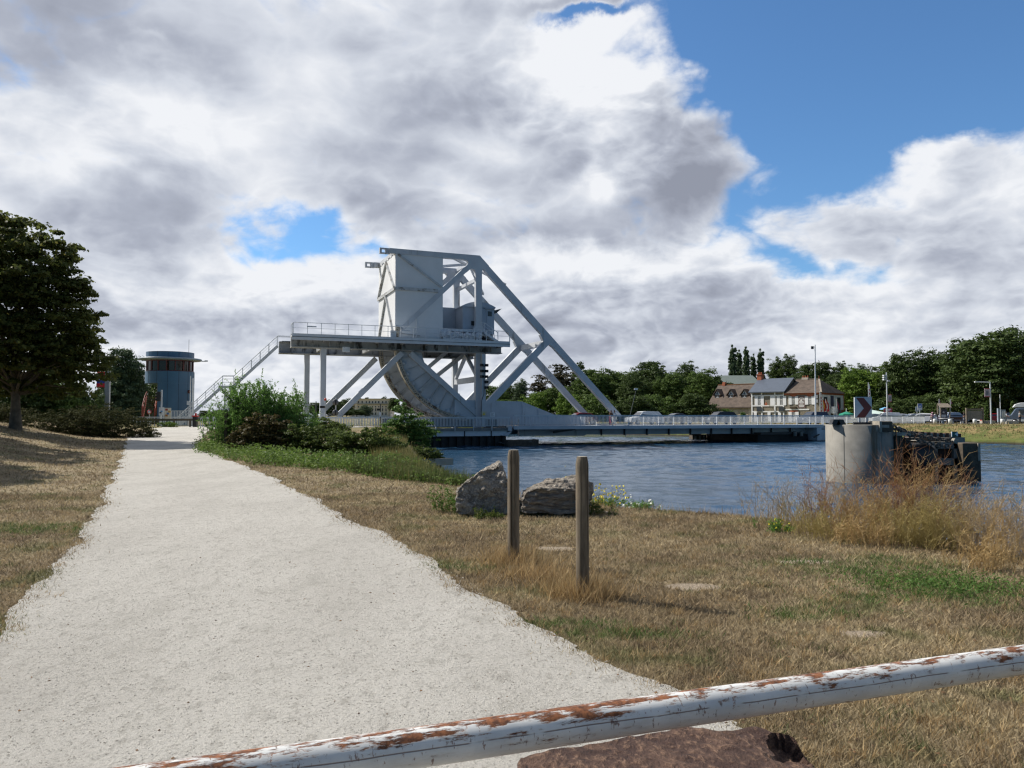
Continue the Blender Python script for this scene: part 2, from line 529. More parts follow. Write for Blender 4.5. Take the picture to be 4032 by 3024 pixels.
def ellipse(nt, pos, x, y, rx, ry, rag=.6):
    v = nt.nodes.new('ShaderNodeVectorMath'); v.operation = 'SUBTRACT'; nt.links.new(pos, v.inputs[0]); v.inputs[1].default_value = (x, y, 0)
    v2 = nt.nodes.new('ShaderNodeVectorMath'); v2.operation = 'MULTIPLY'; nt.links.new(v.outputs[0], v2.inputs[0]); v2.inputs[1].default_value = (1 / rx, 1 / ry, 0)
    v3 = nt.nodes.new('ShaderNodeVectorMath'); v3.operation = 'LENGTH'; nt.links.new(v2.outputs[0], v3.inputs[0])
    return mathn(nt, 'MULTIPLY_ADD', mathn(nt, 'SUBTRACT', noise(nt, pos, 2.2, 5, .65), .5), rag * 2.2, v3.outputs['Value'])


GREENS = []
for px, py, rx, ry in [(3690, 2310, .75, .62), (3560, 2220, .5, .5), (3330, 2240, .5, .3), (3150, 2225, .5, .25), (3200, 2400, .45, .22), (3350, 2350, .4, .2),
                       (2420, 2490, .5, .16), (2200, 2450, .5, .12), (2050, 2560, .4, .1), (150, 2080, .9, .5), (60, 2460, .5, .4), (1700, 2230, .6, .3)]:
    q = onz(px, py, .02); GREENS.append((q.x, q.y, rx * 1.25, ry * 1.25))
BARE = []
for px, py, rx, ry in [(2180, 2150, .22, .14), (2730, 2298, .24, .13), (3390, 2478, .17, .08), (3170, 2212, .3, .09), (3980, 2560, .2, .07), (2330, 2010, .3, .2)]:
    q = onz(px, py, .02); BARE.append((q.x, q.y, rx * 1.3, ry * 1.3))


def lawn_mat(name, blades):
    m, nt, b = new_mat(name)
    g = nt.nodes.new('ShaderNodeNewGeometry')
    c, pos = lawn_colour(nt, g)
    gm = None
    for e_ in GREENS:
        k = mrange(nt, ellipse(nt, pos, *e_, 1.1), .35, 1.15, 1, 0)
        gm = k if gm is None else mathn(nt, 'MAXIMUM', gm, k)
    gf = noise(nt, pos, 5.5, 6, .75)
    gm = mathn(nt, 'MULTIPLY', gm, mrange(nt, gf, .42, .62, .05, 1))
    c = mixc(nt, mathn(nt, 'MULTIPLY', gm, .88), c, (.095, .155, .035))
    if not blades:
        bmk = None
        for e_ in BARE:
            k = mrange(nt, ellipse(nt, pos, *e_, .35), .75, 1.05, 1, 0)
            bmk = k if bmk is None else mathn(nt, 'MAXIMUM', bmk, k)
        c = mixc(nt, bmk, c, (.42, .345, .26))
        c = mixc(nt, mrange(nt, noise(nt, pos, 60, 3, .7), .42, .6, 0, .55), c, (.055, .040, .022))
        # far bank and verge: greener, long grass
        sep = nt.nodes.new('ShaderNodeSeparateXYZ'); nt.links.new(pos, sep.inputs[0])
        farm = mrange(nt, sep.outputs[1], 55, 75)
        fc = mixc(nt, mrange(nt, noise(nt, pos, .9, 7, .7), .42, .58), (.27, .20, .095), (.11, .125, .04))
        fc = mixc(nt, mrange(nt, noise(nt, pos, 3.5, 5, .7, (1, 1, 2)), .5, .68, 0, .6), fc, (.075, .075, .028))
        low = mrange(nt, sep.outputs[2], -1.1, .1, 1, 0)
        fc = mixc(nt, mathn(nt, 'MULTIPLY', low, .75), fc, (.095, .13, .03))
        c = mixc(nt, farm, c, fc)
        c = mixc(nt, mrange(nt, sep.outputs[2], -1.45, -1.1, 1, 0), c, (.045, .04, .032))
        bump(nt, b, noise(nt, pos, 45, 5, .7), .9, .03)
    else:
        rnd = g.outputs['Random Per Island']
        hs = nt.nodes.new('ShaderNodeHueSaturation'); nt.links.new(c, hs.inputs['Color'])
        nt.links.new(mrange(nt, rnd, 0, 1, .62, 1.5, False), hs.inputs['Value'])
        c = mixc(nt, mrange(nt, rnd, .90, .93, 0, .75), hs.outputs[0], (.40, .31, .17))
        nt.links.new(c, b.inputs['Base Color'])
        tr = nt.nodes.new('ShaderNodeBsdfTranslucent'); nt.links.new(c, tr.inputs[0])
        ms = nt.nodes.new('ShaderNodeMixShader'); ms.inputs[0].default_value = .3
        nt.links.new(b.outputs[0], ms.inputs[1]); nt.links.new(tr.outputs[0], ms.inputs[2]); nt.links.new(ms.outputs[0], nt.nodes['Material Output'].inputs[0])
    nt.links.new(c, b.inputs['Base Color'])
    b.inputs['Roughness'].default_value = .85; b.inputs['Specular IOR Level'].default_value = .15
    return m


gm_ = lawn_mat('dry_turf', False)
gme = np_mesh('ground', np.stack([GX.ravel(), GY.ravel(), GZ], 1), FQ, True)
tag(link_mesh('ground', gme, gm_), 'dry lawn, canal bed and banks reaching to the horizon', 'ground', kind='structure')


def grass_blades(name, X, Y, hgt, wid, mat, lean=.7):
    n = len(X); Z = ground(X, Y)
    a = rng.uniform(0, 2 * np.pi, n); h = hgt * rng.uniform(.45, 1.25, n); wd = wid * rng.uniform(.6, 1.3, n)
    la = rng.uniform(0, 2 * np.pi, n); ll = h * lean * rng.uniform(.15, 1.3, n)
    dx, dy = np.cos(a) * wd, np.sin(a) * wd
    b0 = np.stack([X - dx, Y - dy, Z - .01], 1); b1 = np.stack([X + dx, Y + dy, Z - .01], 1)
    tip = np.stack([X + np.cos(la) * ll, Y + np.sin(la) * ll, Z + h], 1)
    V = np.stack([b0, b1, tip], 1).reshape(-1, 3)
    return link_mesh(name, np_mesh(name, V, np.arange(3 * n).reshape(-1, 3)), mat)


def edge(Y, k):
    Y = np.asarray(Y, float)
    return .06 * np.sin(Y * 1.3 + k) + .05 * np.sin(Y * 2.9 + 2 * k) + .03 * np.sin(Y * 6.1 + 5 * k)


def lawn_points(n, d0, d1, power=1.0):
    """points in the view's wedge, thinning out with distance from the eye"""
    t = rng.uniform(0, 1, n); D = d0 * (d1 / d0) ** t
    an = rng.uniform(-.80, 1.0, n)
    X, Y = D * np.tan(an * .98), D
    X, Y = X + rng.normal(0, .03, n), Y + rng.normal(0, .03, n)
    ok = (sdist(X, Y, NEAR_BANK) > .15)
    rag = -rng.exponential(.075, len(X))
    ok &= (X > XR(Y) + edge(Y, 1) - .05 + rag) | (X < XL(Y) + edge(Y, 2) + .05 - rag)
    for (x, y, rx, ry) in BARE:
        ok &= (((X - x) / rx) ** 2 + ((Y - y) / ry) ** 2 > .55 + .5 * rng.uniform(0, 1, n))
    return X[ok], Y[ok]


bl = lawn_mat('dry_grass_blades', True)
X, Y = lawn_points(690000, 1.4, 16)
g1 = grass_blades('lawn_grass', X, Y, .034 + .0012 * Y, .0016 + .00075 * Y, bl, 1.5)
tag(g1, 'short dry straw coloured turf covering the lawn beside the path', 'grass', kind='stuff')
X, Y = lawn_points(200000, 15, 60)
keep = X < 0
X, Y = X[keep], Y[keep]
g2 = grass_blades('lawn_grass', X, Y, .06 + 0 * Y, .002 + .0007 * Y, bl, 1.6)
tag(g2, 'dry turf of the lawn farther along the path', 'grass', kind='stuff')

# gravel path
m, nt, b = new_mat('pale_gravel')
g = nt.nodes.new('ShaderNodeNewGeometry'); pos = g.outputs['Position']
c = mixc(nt, mrange(nt, noise(nt, pos, .8, 4, .6, (1, .45, 1)), .35, .7), (.56, .54, .495), (.48, .46, .42))
c = mixc(nt, mrange(nt, noise(nt, pos, 42, 6, .85), .50, .64, 0, .72), c, (.20, .19, .165))
c = mixc(nt, mrange(nt, noise(nt, pos, 11, 6, .75, (1, .6, 1)), .50, .66, 0, .5), c, (.27, .255, .225))
c = mixc(nt, mrange(nt, noise(nt, pos, 2.2, 5, .7, (1, .5, 1)), .52, .68, 0, .35), c, (.34, .325, .29))
c = mixc(nt, mrange(nt, noise(nt, pos, 90, 2, .6), .66, .72, 0, .7), c, (.62, .61, .58))
vo = nt.nodes.new('ShaderNodeTexVoronoi'); vo.inputs['Scale'].default_value = 26; nt.links.new(pos, vo.inputs['Vector'])
sp_ = mathn(nt, 'MULTIPLY', mrange(nt, vo.outputs['Distance'], .10, .16, 1, 0), mrange(nt, noise(nt, pos, 7, 2), .58, .62))
c = mixc(nt, mathn(nt, 'MULTIPLY', sp_, .8), c, (.12, .11, .10))
nt.links.new(c, b.inputs['Base Color']); b.inputs['Roughness'].default_value = .95; b.inputs['Specular IOR Level'].default_value = .1
bump(nt, b, mathn(nt, 'ADD', noise(nt, pos, 120, 4, .75), mathn(nt, 'MULTIPLY', noise(nt, pos, 22, 4, .7), 1.2)), .7, .03)
yy = np.concatenate([np.arange(-3, 14, .05), np.arange(14, 40, .2), np.arange(40, 76, .5)])
rows = []
jl = rng.normal(0, .012, len(yy)); jr = rng.normal(0, .012, len(yy))
for k, y in enumerate(yy):
    a_, b_ = float(XL(y) + edge(y, 2)) + jl[k], float(XR(y) + edge(y, 1)) + jr[k]
    if y > 62:
        a_ -= (y - 62) * .25; b_ += (y - 62) * 1.6
    xs = np.linspace(a_, b_, 15)
    rows.append(np.stack([xs, np.full(15, y), ground(xs, np.full(15, y)) + .02], 1))
PV = np.concatenate(rows); ii = np.arange(len(PV)).reshape(len(yy), 15)
pm = np_mesh('path', PV, np.stack([ii[:-1, :-1], ii[:-1, 1:], ii[1:, 1:], ii[1:, :-1]], -1).reshape(-1, 4), True)
tag(link_mesh('path', pm, m), 'pale crushed stone path leading to the bridge', 'path', kind='structure')

# canal water: real wavelets on the reach before and under the bridge, a rippled sheet beyond
m, nt, b = new_mat('canal_water')
g = nt.nodes.new('ShaderNodeNewGeometry'); pos = g.outputs['Position']
b.inputs['Base Color'].default_value = (.020, .060, .115, 1); b.inputs['Roughness'].default_value = .10; b.inputs['IOR'].default_value = 1.33
bump(nt, b, mathn(nt, 'ADD', noise(nt, pos, 5, 4, .6, (.8, 1.3, 1)), mathn(nt, 'MULTIPLY', noise(nt, pos, .10, 3, .5), .0)), .35, .06)
wr = np.random.default_rng(4)
WV = [(2 * math.pi / L, R(70) + wr.normal(0, .55), wr.uniform(0, 6.28), .0105 * L ** .8) for L in np.geomspace(.55, 4.5, 34)]
def wave(X, Y):
    z = np.zeros(X.shape)
    for k, a, ph, am in WV:
        t = (X * math.cos(a) + Y * math.sin(a)) * k + ph
        z += am * (np.sin(t) + .25 * np.sin(2 * t + .6))
    gust = .55 + .45 * np.sin(X * .11 + 1.7 * np.sin(Y * .06)) * np.sin(Y * .13 + .8 * np.sin(X * .09))
    return z * (.30 + .70 * gust) * .58
wx = np.arange(-16, 62, .17); wy = np.concatenate([np.arange(9, 60, .15), np.arange(60, 118, .22)])
WX, WY = np.meshgrid(wx, wy)
WZ = -1.5 + wave(WX, WY)
ii = np.arange(WX.size).reshape(WX.shape)
FQ = np.stack([ii[:-1, :-1], ii[:-1, 1:], ii[1:, 1:], ii[1:, :-1]], -1).reshape(-1, 4)
inside = (sdist(WX, WY, NEAR_BANK) < 1.5) & (sdist(WX, WY, FAR_BANK) > -1.5)
FQ = FQ[inside.ravel()[FQ].any(1)]
used = np.unique(FQ); rem = np.full(WX.size, -1); rem[used] = np.arange(len(used))
VW_ = np.stack([WX.ravel(), WY.ravel(), WZ.ravel()], 1)[used]; FQ = rem[FQ]
V2 = np.array([(-1600, 118, -1.5), (280, 118, -1.5), (280, 300, -1.5), (-1600, 2600, -1.5), (61.8, -180, -1.5), (280, -180, -1.5), (280, 118, -1.5), (61.8, 118, -1.5)], float)
wm_ = np_mesh('water', np.concatenate([VW_, V2]), np.concatenate([FQ, np.arange(8).reshape(2, 4) + len(VW_)]), True)
tag(link_mesh('water', wm_, m), 'rippled blue canal water', 'water', kind='structure')
# ------------------------------------------------------------------ paints
WHITE = M('bridge_paint', (.50, .525, .56), .45, var=.10, scale=.5, dirt=(.22, .21, .19), dthr=.60, dscale=(.9, .9, .12), dw=.12)
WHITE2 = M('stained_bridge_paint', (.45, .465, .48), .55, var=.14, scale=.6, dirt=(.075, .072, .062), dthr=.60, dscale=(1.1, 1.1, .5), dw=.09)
BRIGHT = M('counterweight_paint', (.70, .71, .72), .5, var=.06, scale=.35, dirt=(.50, .49, .45), dthr=.66, dscale=(.8, .8, .10), dw=.14)
RIMM = M('worn_rolling_rim', (.36, .33, .27), .7, var=.3, scale=2.5, dirt=(.10, .065, .035), dthr=.52, dscale=(1.6, 1.6, 1.6))
DARKM = M('dark_steel_and_shade', (.03, .032, .035), .5, var=.3)
BLACK = M('black_plastic', (.012, .012, .013), .4)
RAIL = M('galvanised_rail', (.60, .63, .66), .45, 0, var=.06)
CONC = M('weathered_concrete', (.25, .235, .205), .85, var=.2, scale=1.2, dirt=(.13, .10, .065), dthr=.53, dscale=(2.2, 2.2, .28), bstr=.25, bscale=14, dw=.16)
ASPH = M('asphalt', (.06, .06, .06), .9, var=.15)
SHEET = M('tarred_sheet_piling', (.022, .020, .018), .75, var=.4, scale=1.5, bstr=.4, bscale=6)
GLASS = M('dark_glass', (.02, .025, .03), .08, var=.1)
VN, VF = 2.0, 10.5                        # near and far truss planes
TW = .55                                  # thickness of the box members


def railing(root, u0, u1, v, z0, h=1.1, step=2.0, post_drop=.35, mat=None, gap=.155):
    mat = mat or RAIL
    n = max(1, round((u1 - u0) / step)); st = (u1 - u0) / n
    MB().span((u0, v - .06, z0 + h - .09), (u1, v + .06, z0 + h)).build('handrail', mat, root)
    for i in range(n + 1):
        u = u0 + i * st
        MB().span((u - .035, v - .045, z0 - post_drop), (u + .035, v + .045, z0 + h - .091)).build('post', mat, root)
    k = int(st / gap)
    for i in range(n):
        a = u0 + i * st
        m_ = MB().span((a + .036, v - .02, z0 + .12), (a + st - .036, v + .02, z0 + .16)).span((a + .036, v - .02, z0 + h - .16), (a + st - .036, v + .02, z0 + h - .12))
        for j in range(1, k):
            u = a + st * j / k
            m_.span((u - .033, v - .02, z0 + .16), (u + .033, v + .02, z0 + h - .16))
        m_.build('baluster_panel', M('baluster_white', (.64, .66, .68), .45, var=.04), root)


# ------------------------------------------------------------------ the moving leaf
br = thing('bascule_bridge', 'pale grey rolling steel bascule bridge with counterweight box and slanting trusses over the canal', 'bridge', (-24, 6, .62), bridge=True)
chord = [(1533, 976), (1830, 1001), (1826, 1021.5), (1533, 996.5)]
strut = [(1921, 1043), (2452, 1640), (2424, 1640), (1921, 1081)]
post = [(1874, 1090), (1898, 1090), (1898, 1278), (1906, 1296), (1920, 1309), (1852, 1309), (1866, 1296), (1874, 1278)]
diag = [(1546, 1318), (1571, 1318), (1842, 1067), (1832, 1049)]
gus = [(1826, 1000.6), (1889, 1006), (1925, 1046), (1925, 1084), (1912, 1068), (1905, 1060), (1900, 1061), (1898, 1072), (1898, 1094), (1874, 1094), (1873, 1072),
       (1869, 1062), (1862, 1057), (1853, 1059), (1838, 1072), (1828, 1053), (1843, 1040), (1845, 1033), (1841, 1026), (1826, 1022.2)]
subd = [(2150, 1332), (2166, 1352), (1954, 1578), (1918, 1578)]
jgus = [(2128, 1318), (2150, 1302), (2186, 1345), (2176, 1366), (2160, 1352), (2144, 1376), (2118, 1368), (2140, 1344)]
eye_o = [(1533, 978.5), (1512, 977), (1504, 980), (1500.5, 986), (1504, 993), (1512, 996), (1533, 996.2)]
girder = [(1790, 1574), (2057, 1581), (2181, 1632), (2306, 1640), (2306, 1672), (3190, 1672), (3190, 1706), (2310, 1711), (2300, 1716), (2045, 1716), (2045, 1652), (1790, 1650)]
for v in (VN, VF):
    a, b_ = (v, v + TW) if v == VN else (v - TW, v)
    pr = lambda nm, pts, da=0, db=0, mt=WHITE: MB().prism(pz(pts, VN), a - da, b_ + db).build(nm, mt, br)
    pr('top_chord', chord); pr('main_strut', strut); pr('vertical_post', post); pr('diagonal_strut', diag)
    pr('apex_gusset', gus, .006, .006); pr('branch_strut', subd, -.004, -.004); pr('joint_gusset', jgus, .008, .008)
    g0 = pz(girder, VN)
    pr('deck_girder', girder, -.02, -.02)
    # lifting eye: a rounded plate with a square hole
    e_ = MB(); o_ = pz(eye_o, VN); cx = bp(1514, 986, VN)
    for sx, sz, ww, hh in ((-.36, 0, .22, .62), (.36, 0, .5, .62), (0, .24, .5, .14), (0, -.24, .5, .14)):
        e_.span((cx.x + sx - ww / 2, a + .12, cx.z + sz - hh / 2), (cx.x + sx + ww / 2, b_ - .12, cx.z + sz + hh / 2))
    e_.build('lifting_eye', WHITE, br, bevel=.02)
    # girder stiffeners
    va, vb = (a - .06, a - .01) if v == VN else (b_ + .01, b_ + .06)
    for px in (1935, 2057, 2120):
        q = bp(px, 1600, VN); top = bp(px, 1583 if px < 2060 else 1607, VN).z
        MB().span((q.x - .04, va, 1.45), (q.x + .04, vb, top - .05)).build('girder_stiffener', WHITE, br)

# cross bracing between the trusses
def cross(nm, px, py, w_, h_, px2=None, py2=None, mt=WHITE):
    p = bp(px, py, VN + TW); q = bp(px, py, VN + TW); q.y = VF - TW
    if px2 is not None:
        t = bp(px2, py2, VN + TW); q.x, q.z = t.x, t.z
    MB().bar(p, q, w_, h_).build(nm, mt, br)


cross('cross_beam', 1885, 1016, .5, .45)
cross('cross_beam', 2152, 1349, .45, .62)
cross('cross_beam', 1886, 1098, .4, .35)
cross('cross_beam', 1560, 990, .4, .4)
pa, pb = bp(1760, 1003, VN + TW), bp(1884, 1014, VN + TW)
mid = Vector((pb.x, (VN + VF) / 2, pb.z))
for q in (pa, Vector((pa.x, VF - TW, pa.z))):
    MB().bar(q, Vector((pb.x - .2, (VN + VF) / 2, pb.z - .1)), .25, .25).build('lattice_brace', WHITE, br)
pc = bp(1990, 1120, VN + TW)
for q in (pc, Vector((pc.x, VF - TW, pc.z))):
    MB().bar(q, Vector((pb.x + .25, (VN + VF) / 2, pb.z - .25)), .25, .25).build('lattice_brace', WHITE, br)

# counterweight box with its belt and braces
A_, B_ = bp(1558, 997, VN), bp(1745, 1014, VN)
ua, ub, zt, zb = A_.x, B_.x, A_.z - .05, 9.75
va, vb = VN + .07, VF - .07
cw = MB().span((ua, va, zb), (ub, vb, zt)).build('counterweight', BRIGHT, br)
zbelt = bp(1557, 1135, VN).z
MB().span((ua - .16, va - .16, zbelt - .16), (ub - .6, va - .001, zbelt + .16)).span((ua - .16, va, zbelt - .16), (ua - .001, vb + .16, zbelt + .16)).build('belt_flange', M('belt_paint', (.46, .475, .485), .55, var=.15, dirt=(.20, .19, .17), dthr=.52, dscale=(1, 1, 1)), cw)
MB().bar(bp(1568, 1001, va - .05), bp(1738, 1130, va - .05), .16, .22).build('side_brace', M('belt_paint', (1, 1, 1)), cw)
MB().span((bp(1640, 1260, va).x - .04, va - .12, 9.9), (bp(1640, 1260, va).x + .04, va - .001, bp(1640, 1256, va).z)).build('side_rib', BRIGHT, cw)
vm = (va + vb) / 2
for z0, z1 in ((zbelt + .16, zt - .1), (zb + .1, zbelt - .16)):
    for vv in (va + .15, vb - .15):
        MB().bar((ua - .09, vv, z0), (ua - .09, vm, z1), .18, .24, up=(1, 0, 0)).build('end_brace', M('belt_paint', (1, 1, 1)), cw)
for k in range(5):
    v0 = va + .2 + k * (vb - va - .4) / 5
    MB().span((ua - .05, v0, zt + .002), (ua + .4, v0 + .55, zt + .13)).build('top_block', BRIGHT, cw)

BELT = M('belt_paint', (.46, .475, .485), .55, var=.15, dirt=(.20, .19, .17), dthr=.52, dscale=(1, 1, 1))
# rolling segments: curved webs with a toothed rim
UC, ZC, RR = -20.55, 9.55, 8.4
for v0, v1 in ((VN + .02, VN + .55), (VF - .55, VF - .02)):
    a0, a1, ns = R(170), R(266), 30
    aw = R(257)
    rw = lambda r, i: (UC + r * math.cos(a0 + (aw - a0) * i / ns), ZC + r * math.sin(a0 + (aw - a0) * i / ns))
    ring = lambda r, i: (UC + r * math.cos(a0 + (a1 - a0) * i / ns), ZC + r * math.sin(a0 + (a1 - a0) * i / ns))
    poly = [rw(RR - .3, i) for i in range(ns + 1)] + [rw(RR - 2.75, i) for i in range(ns, -1, -1)]
    n_ = len(poly); wv = MB()
    vs_ = [(u, v0 + .12, z) for u, z in poly] + [(u, v1 - .12, z) for u, z in poly]
    fs_ = []
    for i in range(ns):
        j = n_ - 1 - i
        fs_ += [(i, i + 1, j - 1, j), (n_ + i, n_ + j, n_ + j - 1, n_ + i + 1), (i, n_ + i, n_ + i + 1, i + 1), (j, j - 1, n_ + j - 1, n_ + j)]
    wv.add(vs_, fs_)
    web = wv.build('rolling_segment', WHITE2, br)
    rm = MB()
    for i in range(ns):
        p0, p1, q0, q1 = ring(RR, i), ring(RR, i + 1), ring(RR - .42, i), ring(RR - .42, i + 1)
        b8 = [(p0[0], v0 - .1, p0[1]), (p1[0], v0 - .1, p1[1]), (q1[0], v0 - .1, q1[1]), (q0[0], v0 - .1, q0[1])]
        b9 = [(x, v1 + .1, z) for x, _, z in b8]
        rm.add(b8 + b9, [(0, 1, 2, 3), (4, 7, 6, 5), (0, 4, 5, 1), (2, 6, 7, 3)])
    tt = rm
    for i in range(58):
        t = a0 + (a1 - a0) * (i + .5) / 58
        c_ = Vector((UC + (RR - .2) * math.cos(t), v0 - .115, ZC + (RR - .2) * math.sin(t)))
        tt.box(c_, (.09, .03, .09), rot=Matrix.Rotation(-t, 3, 'Y'), mi=1)
    tt.build('rim', [RIMM, DARKM], web)
    for i in range(9):
        t = a0 + (aw - a0) * (i + .5) / 9
        d_ = Vector((math.cos(t), 0, math.sin(t))); wide = .42 if i in (5,) else .055
        MB().bar(Vector((UC, v0 + .05, ZC)) + d_ * (RR - 2.7), Vector((UC, v0 + .05, ZC)) + d_ * (RR - .45), .16, wide, up=(-d_.z, 0, d_.x)).build('radial_rib', M('rib_shadow_grey', (.36, .37, .37), .6, var=.2), web)  # ribs coloured darker than the web to show their shadow lines
    for i in range(11):
        t = a0 + (a1 - a0) * (i + .2) / 11
        MB().lathe([(0, -.05), (.24, -.05), (.24, .06), (.0, .06)], (UC + (RR - .55) * math.cos(t), v0 + .02, ZC + (RR - .55) * math.sin(t)), 'Y', 12).build('bearing_lug', WHITE2, web)
MB().lathe([(.05, VN + .4), (.28, VN + .4), (.28, VF - .4), (.05, VF - .4)], (UC, 0, ZC - .6), 'Y', 12).build('rolling_axle', DARKM, br)

# deck, walkway and its railing
MB().span((-16.5, VN + TW + .01, .25), (25.4, VF - TW - .01, .60)).build('road_deck', ASPH, br)
dk = MB().span((-16.55, -.12, .46), (25.42, VN - .01, .62)).build('walkway', WHITE, br)
MB().span((-16.55, -.22, .24), (25.42, -.125, .60)).build('fascia', WHITE, dk)
for k in range(14):
    u = -15.5 + 3.02 * k
    MB().prism([(u - .06, .45), (u + .06, .45), (u + .06, .30), (u - .06, .30)], -.1, VN).build('cantilever_bracket', WHITE, dk)
MB().span((-16.5, VF + .01, .4), (25.4, VF + 2.1, .6)).build('far_walkway', WHITE, br)
railing(br, -16.55, 25.42, 0, .68)
for k in range(10):
    u = -5.0 + 3.0 * k
    MB().span((u - .05, VN - .25, -.55), (u + .05, VN + .01, .3)).build('girder_stiffener', DARKM, br)
q0, q1 = bp(2180, 1702, 1.2), bp(2262, 1690, 1.2)
MB().bar((q0.x, 1.2, q0.z), (q1.x, 1.2, q1.z), .35, .18).build('guide_bracket', DARKM, br)

# machine cabin with its barrel roof, door, steps and drives
c0, c1 = bp(1822, 1202, VN + .9), bp(1946, 1207, VN + .9)
cb = MB(); u0, u1, zs, zf = c0.x, c1.x, c0.z - .05, 10.62
prof = [(u0, zf), (u1, zf), (u1, zs)] + [(u1 + (u0 - u1) * i / 12, zs + .42 * (1 - (i / 6 - 1) ** 2)) for i in range(1, 12)] + [(u0, zs)]
cabm = M('cabin_grey', (.40, .45, .52), .6, var=.08, scale=.5, dirt=(.19, .20, .22), dthr=.58, dscale=(.7, .7, .2))
cab = cb.prism(prof, VN + .9, VF - .62).build('machine_cabin', cabm, br)
rf = MB(); arc = [(u1 + .1 + (u0 - u1 - .2) * i / 12, zs - .0 + .52 * (1 - (i / 6 - 1) ** 2)) for i in range(13)]
rf.prism(arc + [(u0 - .1, zs - .1), (u1 + .1, zs - .1)][::1], VN + .72, VF - .58).build('cabin_roof', cabm, cab)
MB().span((ub + .15, VN + 3.6, 10.62), (u0 - .01, VF - .64, zs + .12)).build('cabin_shade_block', cabm, cab)  # added block, brings the visible side wall into the counterweight's shade
MB().span((bp(1752, 1300, VN + 1).x, VN + .95, 9.73), (u1 - .1, VF - .7, 10.61)).build('shade_backing', DARKM, cab)  # dark box put in for the shade below the cabin, behind the motors
vd = VN + .9
dA, dB = bp(1915, 1221, vd), bp(1943, 1302, vd)
dr = MB().span((dA.x, vd - .05, dB.z), (dB.x, vd - .001, dA.z)).build('cabin_door', cabm, cab)
wA, wB = bp(1920, 1226, vd), bp(1936, 1246, vd)
MB().span((wA.x, vd - .07, wB.z), (wB.x, vd - .051, wA.z)).build('window', GLASS, dr)
gA, gB = bp(1855, 1264, vd), bp(1869, 1282, vd)
MB().span((gA.x, vd - .04, gB.z), (gB.x, vd - .001, gA.z)).build('vent_grille', DARKM, cab)
MB().span((dA.x - .25, vd - .25, dA.z + .12), (dB.x + .1, vd - .001, dA.z + .2)).build('door_hood', cabm, cab)
fA = bp(1946, 1222, vd)
MB().add([fA, fA + Vector((.9, 0, .25)), fA + Vector((.25, 0, -.3)), fA + Vector((0, 1.2, 0)), fA + Vector((.9, 1.2, .25)), fA + Vector((.25, 1.2, -.3))], [(0, 1, 2), (3, 5, 4), (0, 3, 4, 1), (1, 4, 5, 2), (2, 5, 3, 0)]).build('flap', DARKM, cab)
an = bp(1809, 1190, VN + 3)
MB().tube((an.x, VN + 3, zs), (an.x, VN + 3, an.z + .9), .03).build('antenna', DARKM, cab)
# steps from the cabin door to the walkway
sA, sB = bp(1917, 1306, 1.6), bp(1958, 1340, 1.6)
stp = MB()
for k in range(5):
    t = (k + .5) / 5
    stp.span((sA.x + (sB.x - sA.x) * t - .3, 1.5, zf - .1 - (zf - 9.75) * t - .03), (sA.x + (sB.x - sA.x) * t + .25, 2.6, zf - .1 - (zf - 9.75) * t + .03))
so_ = stp.build('cabin_step', RAIL, cab)
for v in (1.5, 2.6):
    rl = MB().bar((sA.x - .3, v, zf), (sB.x, v, 9.75), .06, .2)
    rl.pipe([(sA.x - .8, v, zf + 1.0), (sA.x - .3, v, zf + 1.05), (sB.x, v, 10.7), (sB.x + .05, v, 9.8)], .03, 6)
    rl.tube((sA.x - .3, v, zf), (sA.x - .3, v, zf + 1.05), .03, n=6).tube((sA.x * .5 + sB.x * .5, v, (zf + 9.75) / 2), (sA.x * .5 + sB.x * .5, v, (zf + 9.75) / 2 + 1), .03, n=6)
    rl.build('step_railing', RAIL, cab)
mach = M('machinery_paint', (.62, .65, .68), .45, var=.2, scale=3, dirt=(.05, .05, .05), dthr=.6, dscale=(3, 3, 3))
for k, px in enumerate((1757, 1782, 1806, 1832, 1856, 1884)):
    c_ = bp(px, 1316, 1.9); mb = MB()
    r_ = .34 + .08 * ((k * 7) % 3) / 2
    mb.lathe([(.05, -.5), (r_ * .7, -.5), (r_, -.35), (r_, .25), (r_ * .75, .32), (r_ * .75, .55), (.05, .55)], (c_.x, 2.2, 9.78 + r_ + .05), 'Y' if k % 2 else 'X', 14)
    mb.box((c_.x, 2.2, 9.85), (.7, .9, .2)).box((c_.x + .15, 1.75, 10.35 + .1 * (k % 2)), (.3, .3, .3)).tube((c_.x - .2, 1.7, 10.1), (c_.x + .3, 1.65, 10.75), .06)
    mb.build('drive_motor', mach, br)
c_ = bp(1745, 1312, 2.0)
MB().lathe([(0, -.2), (.62, -.2), (.62, .2), (0, .2)], (c_.x + .3, 2.0, 10.35), 'Y', 18).box((c_.x + 3, 2.5, 10.85), (4.2, .4, .25)).build('gear_case', mach, br)

